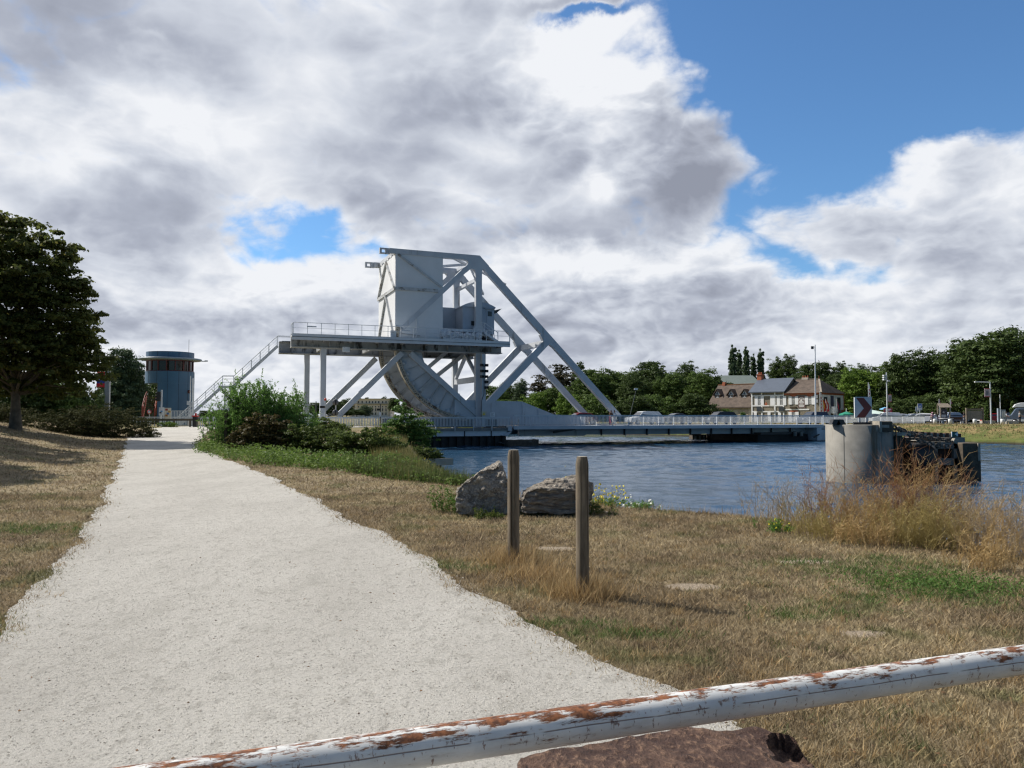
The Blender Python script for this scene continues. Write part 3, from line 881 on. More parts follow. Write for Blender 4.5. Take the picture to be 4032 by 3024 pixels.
# ------------------------------------------------------------------ fixed track frame that carries the rolling leaf
tf = thing('track_frame', 'raised grey steel track frame with catwalk and legs carrying the rolling bridge', 'bridge support', (-28, 6, .55), bridge=True)
FR = M('grimy_shaded_girder_paint', (.30, .31, .315), .6, var=.2, scale=.6, dirt=(.035, .035, .032), dthr=.50, dscale=(1.0, 1.0, .45), dw=.14)  # base colour darkened for underside shade as well as grime
uL, uR = -39.3, -17.25
for nm, v0, v1, ul, ur in (('track_girder', 1.45, 2.75, uL, uR), ('track_girder', VF - .7, VF + .6, -39.75, -17.6)):
    z0, z1 = 8.42, 9.72
    gm2 = MB().span((ul, v0 + .35, z0 + .08), (ur, v1 - .35, z1 - .06)).span((ul, v0, z1 - .06), (ur, v1, z1)).span((ul, v0, z0), (ur, v1, z0 + .08))
    go = gm2.build(nm, FR, tf)
    for k in range(9):
        u = ul + 1.2 + k * (ur - ul - 2.4) / 8
        MB().span((u - .04, v0 + .04, z0 + .08), (u + .04, v0 + .35, z1 - .06)).build('web_stiffener', FR, go)
    MB().span((ul + .3, (v0 + v1) / 2 - .3, z1), (ur - .3, (v0 + v1) / 2 + .3, z1 + .09)).build('track_rail', DARKM, go)
cwk = MB().span((uL - .1, .15, 9.36), (uR + .35, 1.44, 9.46)).build('catwalk', RAIL, tf)
MB().span((uL - .1, .05, 9.02), (uR + .35, .145, 9.62)).build('fascia', RAIL, cwk)
MB().span((uL - .1, .02, 9.30), (uR + .35, .048, 9.34)).build('fascia_strip', DARKM, cwk)
for k in range(8):
    u = uL + 3.0 + k * 2.65
    MB().prism([(u - .07, 9.36), (u + .07, 9.36), (u + .07, 9.0), (u - .07, 9.0)], .1, 1.8).build('bracket', FR, cwk)
rz_ = 9.62
hr = MB().pipe([(uL - .05, .1, rz_ + .02), (uL - .05, .1, rz_ + .98), (uL + .1, .1, rz_ + 1.08), (uR + .3, .1, rz_ + 1.08), (uR + .35, .1, rz_ + .4), (uR + .35, .1, rz_)], .032, 6)
hr.tube((uL, .1, rz_ + .55), (uR + .3, .1, rz_ + .55), .018, n=6).build('handrail', RAIL, cwk)
for k in range(18):
    u = uL + .05 + k * (uR + .25 - uL) / 17
    MB().tube((u, .1, 9.46), (u, .1, rz_ + 1.08), .03, n=6).build('rail_post', RAIL, cwk)
e_ = MB().tube((uL - .05, .1, rz_ + 1.0), (uL - .05, 1.4, rz_ + 1.0), .03, n=6).tube((uL - .05, 1.4, 9.4), (uL - .05, 1.4, rz_ + 1.0), .03, n=6)
e_.build('end_rail', RAIL, cwk)
for px in (1227, 1595):
    q = bp(px, 1283 + (px - 1227) * .045, .1)
    MB().span((q.x - .45, -.02, q.z - .14), (q.x + .45, .1, q.z - .02)).build('floodlight', mach, cwk)
q = bp(1550, 1313, .3)
MB().span((q.x - .35, .2, 9.47), (q.x + .25, .55, 10.3)).build('junction_box', mach, cwk)
q = bp(1363, 1372, 1.0)
MB().span((q.x - .35, .9, q.z - .35), (q.x + .35, 1.3, q.z + .15)).build('lamp_housing', mach, tf)

def col(px0, px1, v, zb_, wv=.6):
    a_, b_ = bp(px0, 1560, v), bp(px1, 1560, v)
    MB().span((a_.x, v - wv / 2, zb_), (b_.x, v + wv / 2, 8.42)).build('column', WHITE, tf)


col(1260, 1282, VN + .1, -.2); col(1197, 1217, VF, -.2); col(1870, 1894, VN + .1, -.6)
for p0, p1, v in (((1582, 1390), (1329, 1640), VN + .1), ((1613, 1390), (1900, 1652), VN + .1), ((1480, 1412), (1270, 1618), VF), ((1520, 1412), (1790, 1640), VF)):
    a_, b_ = bp(*p0, v), bp(*p1, v)
    a_.y = b_.y = v
    MB().bar(a_, b_, .55, .5, up=(0, 1, 0)).build('raking_leg', WHITE, tf)
a_, b_ = bp(1722, 1478, VF - 2), bp(1832, 1392, VF - 2)
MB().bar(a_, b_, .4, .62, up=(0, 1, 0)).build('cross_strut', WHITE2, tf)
a_, b_ = bp(1668, 1462, VF - 2), bp(1760, 1384, VF - 2)
MB().bar(a_, b_, .4, .45, up=(0, 1, 0)).build('cross_strut', WHITE, tf)
# portal between the near and the far right hand columns
cn, cf = bp(1882, 1500, VN + .1), bp(1882, 1500, VN + .1)
uP = cn.x
MB().span((uP - .3, VF - .3, -.6), (uP + .3, VF + .3, 8.42)).build('column', WHITE, tf)
zq = bp(1868, 1493, VN + .4).z
MB().span((uP - .2, VN + .41, zq - .3), (uP + .2, VF - .31, zq + .3)).build('portal_beam', WHITE, tf)
for vv in (VN + .4, VF - .3):
    MB().bar((uP, vv, zq + .3), (uP, (VN + VF) / 2, 8.5), .3, .35, up=(1, 0, 0)).build('portal_brace', WHITE, tf)
for u in (uL + 3.5, uL + 8.5, uL + 14, uR - 1):
    MB().span((u - .15, 2.76, 8.6), (u + .15, VF - .71, 9.2)).build('cross_beam', FR, tf)

# black navigation lamps on their mast, and the boards beside it
sm = thing('signal_mast', 'white mast in front of the right hand support column carrying black signal lamps', 'signal', tuple(bp(1903, 1646, 1.3)), bridge=True)
q = bp(1903, 1646, 1.3)
MB().span((q.x - .21, 1.15, .5), (q.x + .21, 1.5, 8.3)).build('mast', WHITE, sm)
for py, sides in ((1438, (-1, 1)), (1461, (-1, 1)), (1483, (-1, 1)), (1504, (1,)), (1526, (1,))):
    z_ = bp(1903, py, 1.1).z
    for s in sides:
        lb = MB().box((q.x + s * .27, 1.05, z_), (.36, .18, .28)).lathe([(.13, 0), (.15, .22)], (q.x + s * .27, .75, z_), 'Y', 12).lathe([(.0, .16), (.13, .16)], (q.x + s * .27, .75, z_), 'Y', 12)
        lb.build('signal_lamp', BLACK, sm)
MB().pipe([(q.x + .02, 1.12, 7.0), (q.x + .02, 1.12, 4.0), (q.x - .26, 1.12, 3.3), (q.x - .3, 1.12, 1.4)], .03, 6).build('cable', BLACK, sm)
wy = M('warning_sign_cream', (.55, .52, .40), .5); yel = M('sign_yellow', (.75, .55, .05), .5)
ws = MB().span((q.x - .27, 1.1, 1.70), (q.x + .27, 1.14, 2.15)).build('warning_plate', wy, sm)
MB().prism([(q.x - .16, 1.78), (q.x + .16, 1.78), (q.x, 2.08)], 1.08, 1.097).build('warning_triangle', yel, ws)
nb = thing('notice_board', 'small white notice board behind the railing beside the signal mast', 'sign', tuple(bp(1939, 1650, .9)), bridge=True)
q = bp(1939, 1633, .9)
pl = MB().span((q.x - .26, .88, q.z - .24), (q.x + .26, .92, q.z + .24)).span((q.x - .03, .90, .55), (q.x + .03, .94, q.z - .24)).build('board', M('sign_white', (.75, .76, .77), .4), nb)
tx = MB()
for k in range(5): tx.span((q.x - .2, .872, q.z + .14 - .075 * k), (q.x + .2 - .07 * (k % 3), .879, q.z + .165 - .075 * k))
tx.build('lettering', M('grey_print', (.25, .26, .28), .5), pl)

# ------------------------------------------------------------------ approaches, piers and fenders
ap = thing('bridge_pier', 'near side bridge pier with white concrete edge band over black sheet piling', 'pier', (-22, 5, -1.5), bridge=True)
UA = bp(790, 1665, 0).x
MB().span((UA, .0, .12), (-16.75, VN - .2, .42)).build('walkway_slab', M('old_grey_slab', (.20, .20, .19), .8, var=.2), ap)
MB().span((-27, .15, -.42), (-17.2, VF + 1, .115)).build('edge_band', M('white_concrete', (.62, .64, .66), .7, var=.06, dirt=(.25, .24, .22), dthr=.68), ap)
MB().span((-30, VN + .75, .43), (-17.3, VN + .95, 1.42)).build('shade_sheet', DARKM, ap)  # dark sheet standing in for the shade behind the balusters
for u in (-25.0, -21.95, -19.0):
    MB().span((u - .05, .10, -.42), (u + .05, .149, .11)).build('band_joint', SHEET, ap)
sp = MB()
k = 0; u = -29.0
while u < -17.6:
    dv = .0 if k % 2 else .22
    sp.span((u, .35 + dv, -2.6), (u + .42, 1.2, -.425)); u += .42; k += 1
sp.span((-29, 1.0, -2.6), (-17.6, VF + 1, -.43))
sp.build('sheet_piling', SHEET, ap)
MB().prism([(-17.19, .1), (-16.75, .1), (-16.75, .62), (-17.0, .62), (-17.19, .5)], -.15, .5).prism([(-18.0, -.35), (-16.9, .05), (-16.7, .0), (-17.2, -.42)], .0, .6).build('end_bracket', WHITE, ap)
q0, q1 = bp(1967, 1741, .2), bp(2090, 1738, -1.2)
ch = MB()
for k in range(26):
    t = k / 25; p_ = q0.lerp(q1, t); p_.z -= .35 * math.sin(math.pi * t)
    ch.box(p_, (.24, .05 if k % 2 else .13, .13 if k % 2 else .05))
ch.build('chain', M('old_chain', (.16, .15, .14), .6, .5), ap)
ar = thing('approach_railing', 'pale metal railing along the near approach before the bridge opening', 'railing', (-40, 0, .42), bridge=True)
railing(ar, UA, -16.95, 0, .48)
far_r = thing('approach_railing', 'pale metal railing behind the road on the far side of the near approach', 'railing', (-40, VF + 2.2, .42), bridge=True)
railing(far_r, -54.0, -26.0, VF + 2.2, .5, gap=.3)
fr2 = thing('approach_railing', 'pale metal railing continuing past the far end of the bridge beside parked cars', 'railing', (34, 0, .6), bridge=True)
railing(fr2, 25.6, 43.0, 0, .66)
rp_ = thing('bridge_pier', 'far side bridge pier with dark recess and white abutment block', 'pier', (24, 5, -1.5), bridge=True)
a_, b_ = bp(2985, 1745, 1.0), bp(3180, 1745, 1.0)
MB().span((a_.x, 1.0, -2.6), (b_.x, VF + 1, -.62)).build('pier_wall', SHEET, rp_)
MB().span((a_.x + .2, .7, -.62), (b_.x - 1.5, 3, -.35)).build('pier_cap', DARKM, rp_)
for px in (3130, 3155):
    t_ = bp(px, 1708, .5); MB().lathe([(0, -.3), (.22, -.3), (.22, .3), (0, .3)], (t_.x, .5, t_.z), 'Z', 12).build('buffer', CONC, rp_)
a_, b_ = bp(3218, 1740, -.2), bp(3330, 1740, -.2)
MB().span((a_.x, -.2, -1.4), (b_.x + 3, VF + 3, .22)).build('abutment_block', M('abutment_white', (.52, .55, .58), .7, dirt=(.16, .16, .15), dthr=.66), rp_)
MB().span((a_.x - .3, -.15, -2.6), (b_.x + 3, VF + 3, -1.402)).build('abutment_footing', SHEET, rp_)
MB().span((25.6, -.15, .24), (46, VF + 2, .52)).build('road_slab', M('slab_concrete', (.33, .33, .32), .8), rp_)
MB().bar(bp(3205, 1722, -.3), bp(3225, 1710, -.3), .25, .1).span((bp(3237, 1690, -.3).x, -.26, .0), (bp(3257, 1690, -.3).x, -.201, .1)).build('mooring_arm', DARKM, rp_)
rd = MB().span((-78, VN + .35, -.2), (-25.2, VF + 1.2, .55)).build('road', ASPH, None); tag(rd, 'asphalt road running up to the bridge', 'road', kind='structure')
rd.location = bw(0, 0, 0); rd.rotation_euler = (0, 0, TH)
r2 = MB().span((46.02, -.1, .1), (75, VF + 1.8, .645)).build('road', ASPH, None); tag(r2, 'road beyond the bridge', 'road', kind='structure')
r2.location = bw(0, 0, 0); r2.rotation_euler = (0, 0, TH)

TIMB = M('black_timber', (.085, .066, .046), .85, var=.45, scale=3, bstr=.4, bscale=12)
tm = thing('fender_pontoon', 'low black timber fender floating beside the near pier', 'fender', tuple(bp(2060, 1765, -1.2)), bridge=True)
a_, b_ = bp(2001, 1763, -1.2), bp(2119, 1763, -1.2)
MB().span((a_.x, -1.2, -1.9), (b_.x, .1, bp(2060, 1732, -1.2).z)).build('fender_block', TIMB, tm, bevel=.05)
MB().span((b_.x - .12, -1.26, -1.8), (b_.x + .05, .15, bp(2060, 1732, -1.2).z + .03)).build('end_plank', TIMB, tm)
PALE = M('bleached_timber', (.32, .29, .24), .85, var=.25, scale=3)
for lab, x0, x1 in (('dark timber mooring block under the bridge, the smaller one on the left', 2727, 2782), ('dark timber mooring block under the bridge, the wider one on the right', 2794, 2878)):
    a_, b_ = at(x0, 1729, 104), at(x1, 1729, 104)
    t_ = thing('mooring_block', lab, 'fender', (a_.x, 104, -1.5), group='timber mooring blocks under the bridge')
    L = b_.x - a_.x
    zt_ = at(x0, 1710, 104).z
    MB().span((0, 0, 0), (L, 2, zt_ + 1.5 - .02)).build('block', TIMB, t_)
    MB().span((-.15, -.12, zt_ + 1.5), (L * .62, 2.1, zt_ + 1.5 + .28)).build('cap_beam', PALE, t_)
    for k in range(3):
        MB().span((L * (.15 + .3 * k), -.14, -.5), (L * (.15 + .3 * k) + .22, -.001, zt_ + 1.3)).build('pile', PALE, t_)
# ------------------------------------------------------------------ control tower, stairs and the things round them
AT = math.atan2(37.75, 86)
KX, KZ = .205 * 86 * math.cos(AT) / FOC, .205 * 86 / FOC
tx_ = lambda cx: (cx - 617) * KX
tz_ = lambda cy: EYE + (1640 - (1360 + .205 * cy)) * 86 / FOC
TB = .62
TX = at(540 + .205 * 617, 1640, 86).x
tw = thing('control_tower', 'round blue bridge control tower with a window band and overhanging roof rim', 'tower', (TX, 86, TB), AT)
BLUE = M('blue_panels', (.045, .125, .215), .35, var=.08, scale=.6)
REDF = M('red_brown_frames', (.085, .014, .012), .45)
CREAM = M('cream_render', (.60, .43, .22), .8, var=.1)
GREYB = M('grey_blue_rim', (.20, .26, .31), .45, var=.1)
Ru, zt0 = 478 * KX, tz_(140) - TB
cut = tx_(388)
def drum(r, z0, z1, clip=None, n=64):
    p = [(r * math.cos(2 * math.pi * i / n), r * math.sin(2 * math.pi * i / n)) for i in range(n)]
    if clip is not None: p = [(max(x, clip), y) for x, y in p]
    return MB().flat(p, z0, z1)
def smoothcyl(r, z0, z1, a0=0, a1=2 * math.pi):
    return MB().lathe([(0, z0), (r, z0)], n=64, smooth=False).lathe([(r, z0), (r, z1)], n=64, a0=a0, a1=a1).lathe([(r, z1), (0, z1)], n=64, smooth=False)
smoothcyl(Ru, tz_(740) - TB, tz_(512) - TB).build('upper_wall', BLUE, tw)
ac = math.acos(cut / Ru)
lw = MB().lathe([(Ru - .012, 0), (Ru - .012, tz_(740) - TB - .002)], n=56, a0=-ac, a1=ac)
lw.build('lower_wall', BLUE, tw)
yy_ = Ru * math.sin(ac) - .02
dw_ = MB().span((cut + .0, -yy_, 0), (cut + .12, yy_, tz_(740) - TB - .002)).build('door_wall', CREAM, tw)
MB().span((cut - .06, -.5, 2.6), (cut - .002, .5, 4.5)).build('door', M('grey_door', (.25, .27, .3), .5), dw_)
pan = MB().lathe([(Ru * .93, tz_(512) - TB), (Ru * .93, tz_(318) - TB)], n=48); pan.build('window_glass', M('tinted_glass', (.014, .011, .010), .05, var=.3), tw)
smoothcyl(Ru * .97, tz_(318) - TB, tz_(300) - TB).build('window_head', REDF, tw)
for k in range(17):
    t = 2 * math.pi * (k + .35) / 17
    MB().box((Ru * .945 * math.cos(t), Ru * .945 * math.sin(t), (tz_(512) + tz_(318)) / 2 - TB), (.1, .13, tz_(318) - tz_(512)), rz=t).build('mullion', REDF, tw)
MB().lathe([(Ru * .94, tz_(512) - TB + .003), (Ru * .975, tz_(512) - TB + .003), (Ru * .975, tz_(498) - TB), (Ru * .94, tz_(498) - TB)], n=64).build('window_sill', REDF, tw)
rc = 612 * KX
MB().lathe([(0, tz_(300) - TB + .002), (Ru, tz_(300) - TB), (rc, tz_(290) - TB), (rc + .04, tz_(275) - TB), (rc, tz_(258) - TB), (0, tz_(248) - TB)], n=72).build('roof_rim', GREYB, tw)
rd_ = smoothcyl(Ru * .975, tz_(252) - TB, zt0).build('roof_drum', BLUE, tw)
sm_ = MB()
for k in range(14):
    t = 2 * math.pi * (k + .3) / 14
    for z0, z1, r in ((.05, tz_(745) - TB, Ru - .012), (tz_(735) - TB, tz_(515) - TB, Ru), (tz_(245) - TB, zt0 - .02, Ru * .975)):
        if z0 < 1 and math.cos(t) * r < cut + .1: continue
        sm_.box((r * math.cos(t), r * math.sin(t), (z0 + z1) / 2), (.02, .035, z1 - z0), rz=t)
sm_.build('panel_seam', M('seam_blue', (.02, .04, .07), .6), tw)
MB().tube((1.9, .5, zt0), (1.9, .5, zt0 + 1.6), .02).build('antenna', DARKM, tw)
MB().span((rc, -.1, tz_(295) - TB), (rc + .5, .1, tz_(280) - TB)).span((rc + .3, -.15, tz_(292) - TB), (rc + .65, .15, tz_(268) - TB)).build('camera_head', mach, tw)
MB().lathe([(.0, -.05), (.2, -.05), (.2, .05), (0, .05)], (tx_(990), -Ru * .80, tz_(895) - TB), 'Y', 18).build('round_vent', REDF, tw)
RED = M('stair_red', (.30, .045, .03), .5)
stx0, stx1 = tx_(120), tx_(345)
stf = MB(); nst = 15
for k in range(nst):
    t = k / (nst - 1)
    stf.span((stx0 + .15 * t + .25 * t * t, -2.4 + 2.6 * t, .15 + 3.0 * t), (stx1, -2.4 + 2.6 * t + .3, .2 + 3.0 * t))
stf.build('stair_treads', M('tread_brown', (.10, .045, .035), .6), tw)
for x in (stx0, stx1 + .03):
    sr = MB().bar((x, -2.45, .12), (x + (.35 if x < -2 else 0), .3, 3.2), .06, .28)
    sr.tube((x, -2.45, 0), (x, -2.45, 2.15 if x < -2 else 1.9), .05, n=8)
    pts = [(x, -2.45, 2.12), (x, -2.2, 2.2)] + [(x + .35 * t, -2.2 + 2.4 * t, 2.2 + 1.55 * t + .25 * math.sin(math.pi * t)) for t in (.2, .4, .6, .8, 1)]
    sr.pipe(pts, .035, 6).pipe([(p[0], p[1], p[2] - .5) for p in pts[1:]], .025, 6)
    for t in (.3, .65, 1): sr.tube((x + .35 * t, -2.2 + 2.4 * t, .3 + 2.9 * t), (x + .35 * t, -2.2 + 2.4 * t, 2.2 + 1.55 * t), .025, n=6)
    sr.build('stair_railing', RED, tw)

c5 = lambda cx, cy, v: bp(380 + .3617 * cx, 1280 + .3617 * cy, v)
sc_ = thing('access_stairs', 'long pale metal stairway with a mid landing climbing to the bridge track frame', 'stairs', tuple(c5(930, 1100, 11.3)), bridge=True)
for v in (10.9, 11.9):
    a1, a2, b1, b2 = c5(905, 1085, 11.4), c5(1372, 668, 11.4), c5(1492, 668, 11.4), c5(1968, 232, 11.4)
    for q in (a1, a2, b1, b2): q.y = v
    MB().bar(a1, a2, .08, .30).bar(a2 + Vector((-.1, 0, -.05)), b1 + Vector((.1, 0, -.05)), .08, .24).bar(b1, b2, .08, .30).build('stringer', RAIL, sc_)
    up = Vector((0, 0, 1.12))
    hr = MB().pipe([a1 + Vector((-.2, 0, .1)), a1 + Vector((-.25, 0, .75)), a1 + Vector((.1, 0, 1.1)), a2 + up, b1 + up, b2 + up, b2 + up + Vector((2.0, 0, 0))], .035, 6)
    for dz in (.45, .8): hr.tube(a1 + Vector((0, 0, dz)), a2 + Vector((0, 0, dz)), .014, n=5).tube(b1 + Vector((0, 0, dz)), b2 + Vector((0, 0, dz)), .014, n=5).tube(a2 + Vector((0, 0, dz)), b1 + Vector((0, 0, dz)), .014, n=5)
    hr.build('handrail', RAIL, sc_)
    for s, e, n in ((a1, a2, 5), (b1, b2, 5)):
        for k in range(n + 1):
            p = s.lerp(e, k / n); MB().bar(p, p + up, .05, .06, up=(0, 1, 0)).build('rail_post', RAIL, sc_)
tr = MB()
for s, e in ((a1, a2), (b1, b2)):
    for k in range(17):
        p = s.lerp(e, (k + .5) / 17); tr.span((p.x - .13, 10.95, p.z + .02), (p.x + .13, 11.85, p.z + .06))
tr.span((a2.x, 10.95, a2.z + .02), (b1.x, 11.85, a2.z + .07)).build('tread', RAIL, sc_)
for x in (a2.x + .25, b1.x - .25):
    MB().tube((x, 11.4, .4), (x, 11.4, a2.z), .09, n=8).build('landing_leg', RAIL, sc_)
MB().bar((a2.x + .3, 11.4, a2.z - 1.6), (b1.x + .3, 11.4, a2.z - .1), .08, .1).bar((a2.x + .3, 11.4, 2.0), (b1.x - .3, 11.4, a2.z - 1.4), .06, .08).build('landing_brace', RAIL, sc_)

tp = lambda cx, cy, Y: at(540 + .205 * cx, 1360 + .205 * cy, Y)
def base(cx, Y):
    q = tp(cx, 1500, Y); return (q.x, Y, gz(q.x, Y))
b0 = base(463, 76)
tl = thing('traffic_light', 'black traffic light on a grey pole in front of the control tower', 'traffic light', b0)
MB().tube((0, 0, 0), (0, 0, tp(463, 855, 76).z - b0[2]), .075, n=10).build('pole', RAIL, tl)
zh = tp(463, 980, 76).z - b0[2]
MB().span((-.40, -.16, zh - .47), (-.12, .2, zh + .47)).build('lamp_housing', BLACK, tl)
MB().span((-.12, -.05, zh - .03), (-.06, .05, zh + .03)).build('bracket', BLACK, tl)
for k in (-1, 0, 1):
    MB().lathe([(.11, 0), (.13, -.2)], (-.40 + .0, .02, zh + .3 * k), 'X', 12).build('lamp_hood', BLACK, tl)
b0 = base(1040, 77)
for lab, cx, top, r in (('taller white raised barrier arm to the right of the tower', 1062, 630, .085), ('thin white striped raised barrier arm left of the thicker one', 1013, 585, .055)):
    q = base(cx, 77 if r > .06 else 77.5)
    t_ = thing('raised_barrier', lab, 'barrier', q)
    zt_ = tp(cx, top, q[1]).z - q[2]
    MB().tube((0, 0, .5), (0, 0, zt_), r, r * .8, n=10).build('arm', M('barrier_white', (.72, .73, .74), .4), t_)
    MB().span((-.17, -.17, 0), (.17, .17, .95)).build('drive_box', RAIL, t_)
    MB().span((-.3, -.1, zt_ * .42), (-.08, .1, zt_ * .50)).build('counter_arm', RAIL, t_)
q = base(1118, 71)
bn = thing('litter_bin', 'dark litter bin with a red lid at the end of the wooden rail', 'bin', q)
zt_ = tp(1118, 1345, 71).z - q[2]
MB().lathe([(0, 0), (.24, 0), (.27, zt_ - .12), (0, zt_ - .12)], n=4, a0=R(45), a1=R(405), smooth=False).build('bin_body', BLACK, bn)
MB().span((-.24, -.24, zt_ - .12), (.24, .24, zt_)).build('lid', M('bin_red', (.55, .03, .02), .4), bn)
MB().span((-.05, -.05, zt_), (.1, .05, zt_ + .22)).build('lid_handle', M('bin_red2', (.45, .03, .02), .4), bn)
q = base(230, 73)
ne = thing('no_entry_sign', 'round white sign with a red ring by the foot of the red stairs', 'sign', q)
zs_ = tp(230, 1280, 73).z - q[2]
MB().tube((0, .03, 0), (0, .03, zs_ + .1), .03).build('pole', RAIL, ne)
MB().lathe([(.0, -.02), (.2, -.02), (.2, .02), (0, .02)], (0, -.02, zs_), 'Y', 24).build('red_ring', M('sign_red', (.55, .03, .03), .4), ne)
MB().lathe([(0, -.03), (.135, -.03), (.135, -.021), (0, -.021)], (0, -.02, zs_), 'Y', 24).build('white_disc', M('sign_white', (.75, .76, .77), .4), ne)
for lab, cx0, cx1, cy0, cy1, colr, Y in (('white information poster board left of the colourful one', 418, 520, 1190, 1345, (.62, .66, .72), 75.5), ('colourful poster board leaning by the tower railing', 525, 652, 1200, 1420, (.70, .66, .55), 75)):
    a_, b_ = tp(cx0, cy1, Y), tp(cx1, cy0, Y); g_ = gz(a_.x, Y)
    t_ = thing('poster_board', lab, 'poster board', (a_.x, Y, g_))
    w_, z0, z1 = b_.x - a_.x, a_.z - g_, b_.z - g_
    MB().span((0, -.03, z0), (w_, .03, z1)).build('board', M('poster_%d' % cx0, colr, .5), t_)
    for x in (.08, w_ - .08): MB().span((x - .03, .031, 0), (x + .03, .08, z1)).build('leg', RAIL, t_)
    for k, cc in enumerate([(.45, .20, .05), (.10, .20, .42), (.55, .35, .08), (.4, .08, .06)] if cx0 > 500 else [(.02, .02, .03), (.10, .30, .6)]):
        x0 = w_ * (.12 + .22 * (k % 3)); zz = z0 + (z1 - z0) * (.25 + .17 * k)
        MB().flat([(x0, -.036), (x0 + w_ * .4, -.036), (x0 + w_ * .4, -.031), (x0, -.031)], zz, zz + (z1 - z0) * .17).build('printed_patch', M('print_%d_%d' % (cx0, k), cc, .5), t_)
q0, q1 = base(655, 78), base(1010, 78)
tr_ = thing('tower_railing', 'short white railing in front of the round tower', 'railing', q0)
L = q1[0] - q0[0]; zr = tp(655, 1252, 78).z - q0[2]
m_ = MB().span((0, -.03, zr - .06), (L, .03, zr)).span((0, -.03, .1), (L, .03, .15))
for k in range(13): m_.span((L * k / 12 - .025, -.02, .0), (L * k / 12 + .025, .02, zr - .06))
m_.build('balusters', RAIL, tr_)
WOOD = M('old_rail_wood', (.12, .095, .065), .85, var=.3, scale=4)
q0, q1 = base(-20, 71), base(1215, 71)
wf = thing('wooden_rail', 'low weathered wooden rail fence closing the end of the path', 'fence', q0)
L = q1[0] - q0[0]; zr = tp(600, 1432, 71).z - q0[2]
MB().bar((0, 0, zr), (L, 0, zr + .03), .12, .2).build('top_rail', WOOD, wf)
for k in range(4): MB().tube((L * (k + .33) / 4, .1, -.1), (L * (k + .33) / 4, .1, zr + .12), .09, n=8).build('post', WOOD, wf)

# things standing in the bushes before the bridge
c6 = lambda cx, cy, Y: at(1220 + .1808 * cx, 1540 + .1808 * cy, Y)
q = c6(563, 700, 62); g_ = gz(q.x, 62)
rs = thing('road_sign', 'pair of round road signs on one post, seen from their grey backs', 'road sign', (q.x, 62, g_))
MB().tube((0, 0, 0), (0, 0, c6(563, 140, 62).z - g_), .045, n=10).build('post', RAIL, rs)
SB = M('sign_back_grey', (.20, .20, .21), .5)
for cy in (245, 470):
    z_ = c6(563, cy, 62).z - g_
    MB().lathe([(0, -.02), (.25, -.02), (.25, .02), (0, .02)], (-.02, -.07, z_), 'Y', 28).build('disc', SB, rs)
    MB().span((-.05, -.14, z_ - .2), (.05, -.095, z_ + .2)).build('back_bracket', DARKM, rs)
q = c6(335, 600, 66); g_ = gz(q.x, 66)
bl_ = thing('beacon', 'small red warning beacon on a thin post behind the bushes', 'beacon', (q.x, 66, g_))
MB().tube((0, 0, 0), (0, 0, c6(335, 205, 66).z - g_), .04).build('post', mach, bl_)
MB().lathe([(.0, 0), (.11, 0), (.11, .12), (.08, .2), (0, .22)], (0, 0, c6(335, 205, 66).z - g_), n=12).build('lamp', M('beacon_red', (.65, .06, .02), .3), bl_)
MB().span((-.45, -.1, c6(335, 370, 66).z - g_), (-.05, .1, c6(335, 320, 66).z - g_)).build('loudspeaker', BLACK, bl_)
q = c6(130, 700, 52); g_ = gz(q.x, 52)
tag(MB().tube((q.x, 52, g_ - .1), (q.x, 52, c6(130, 222, 52).z), .035, n=8).build('metal_post', M('dull_green_post', (.10, .115, .10), .6), None), 'thin dull metal post rising from the bushes left of the round signs', 'post')
q = c6(1535, 700, 74); g_ = gz(q.x, 74)
cp_ = thing('camera_post', 'dark slim post with a black camera box before the pale mansion', 'camera post', (q.x, 74, g_))
MB().tube((0, 0, -.3), (0, 0, c6(1535, 278, 74).z - g_), .045).build('post', DARKM, cp_)
MB().span((-.32, -.2, c6(1535, 425, 74).z - g_), (-.05, .1, c6(1535, 378, 74).z - g_)).build('camera_box', BLACK, cp_)
MB().span((-.09, -.1, c6(1535, 555, 74).z - g_), (.05, -.05, c6(1535, 455, 74).z - g_)).build('label_plate', M('sign_white', (.7, .7, .7)), cp_)
q = c6(430, 700, 50); g_ = gz(q.x, 50)
ob = thing('bollard', 'short orange brown bollard with a white cap among brambles', 'bollard', (q.x, 50, g_))
zt_ = c6(430, 640, 50).z - g_
MB().lathe([(0, 0), (.12, 0), (.12, zt_ - .12), (0, zt_ - .12)], n=14).build('body', M('orange_wood', (.42, .17, .06), .7), ob)
MB().lathe([(0, zt_ - .12), (.135, zt_ - .12), (.135, zt_), (0, zt_ + .02)], n=14).build('cap', M('sign_white', (.7, .7, .7)), ob)
# slim path light post beside the willow bush
q = at(888, 1770, 33.0); g_ = gz(q.x, 33)
lp = thing('path_post', 'dark square wooden post with a small white lamp head beside the bush', 'post', (q.x, 33, g_ - .03))
zt_ = at(888, 1612, 33).z - g_
MB().span((-.06, -.06, 0), (.06, .06, zt_)).build('post', M('dark_wood', (.075, .06, .045), .8, var=.3), lp)
MB().span((-.17, -.1, zt_), (.13, .1, zt_ + .05)).prism([(-.1, zt_ + .05), (.12, zt_ + .05), (.12, zt_ + .1)], -.06, .06).build('lamp_head', M('sign_white', (.7, .7, .7)), lp)
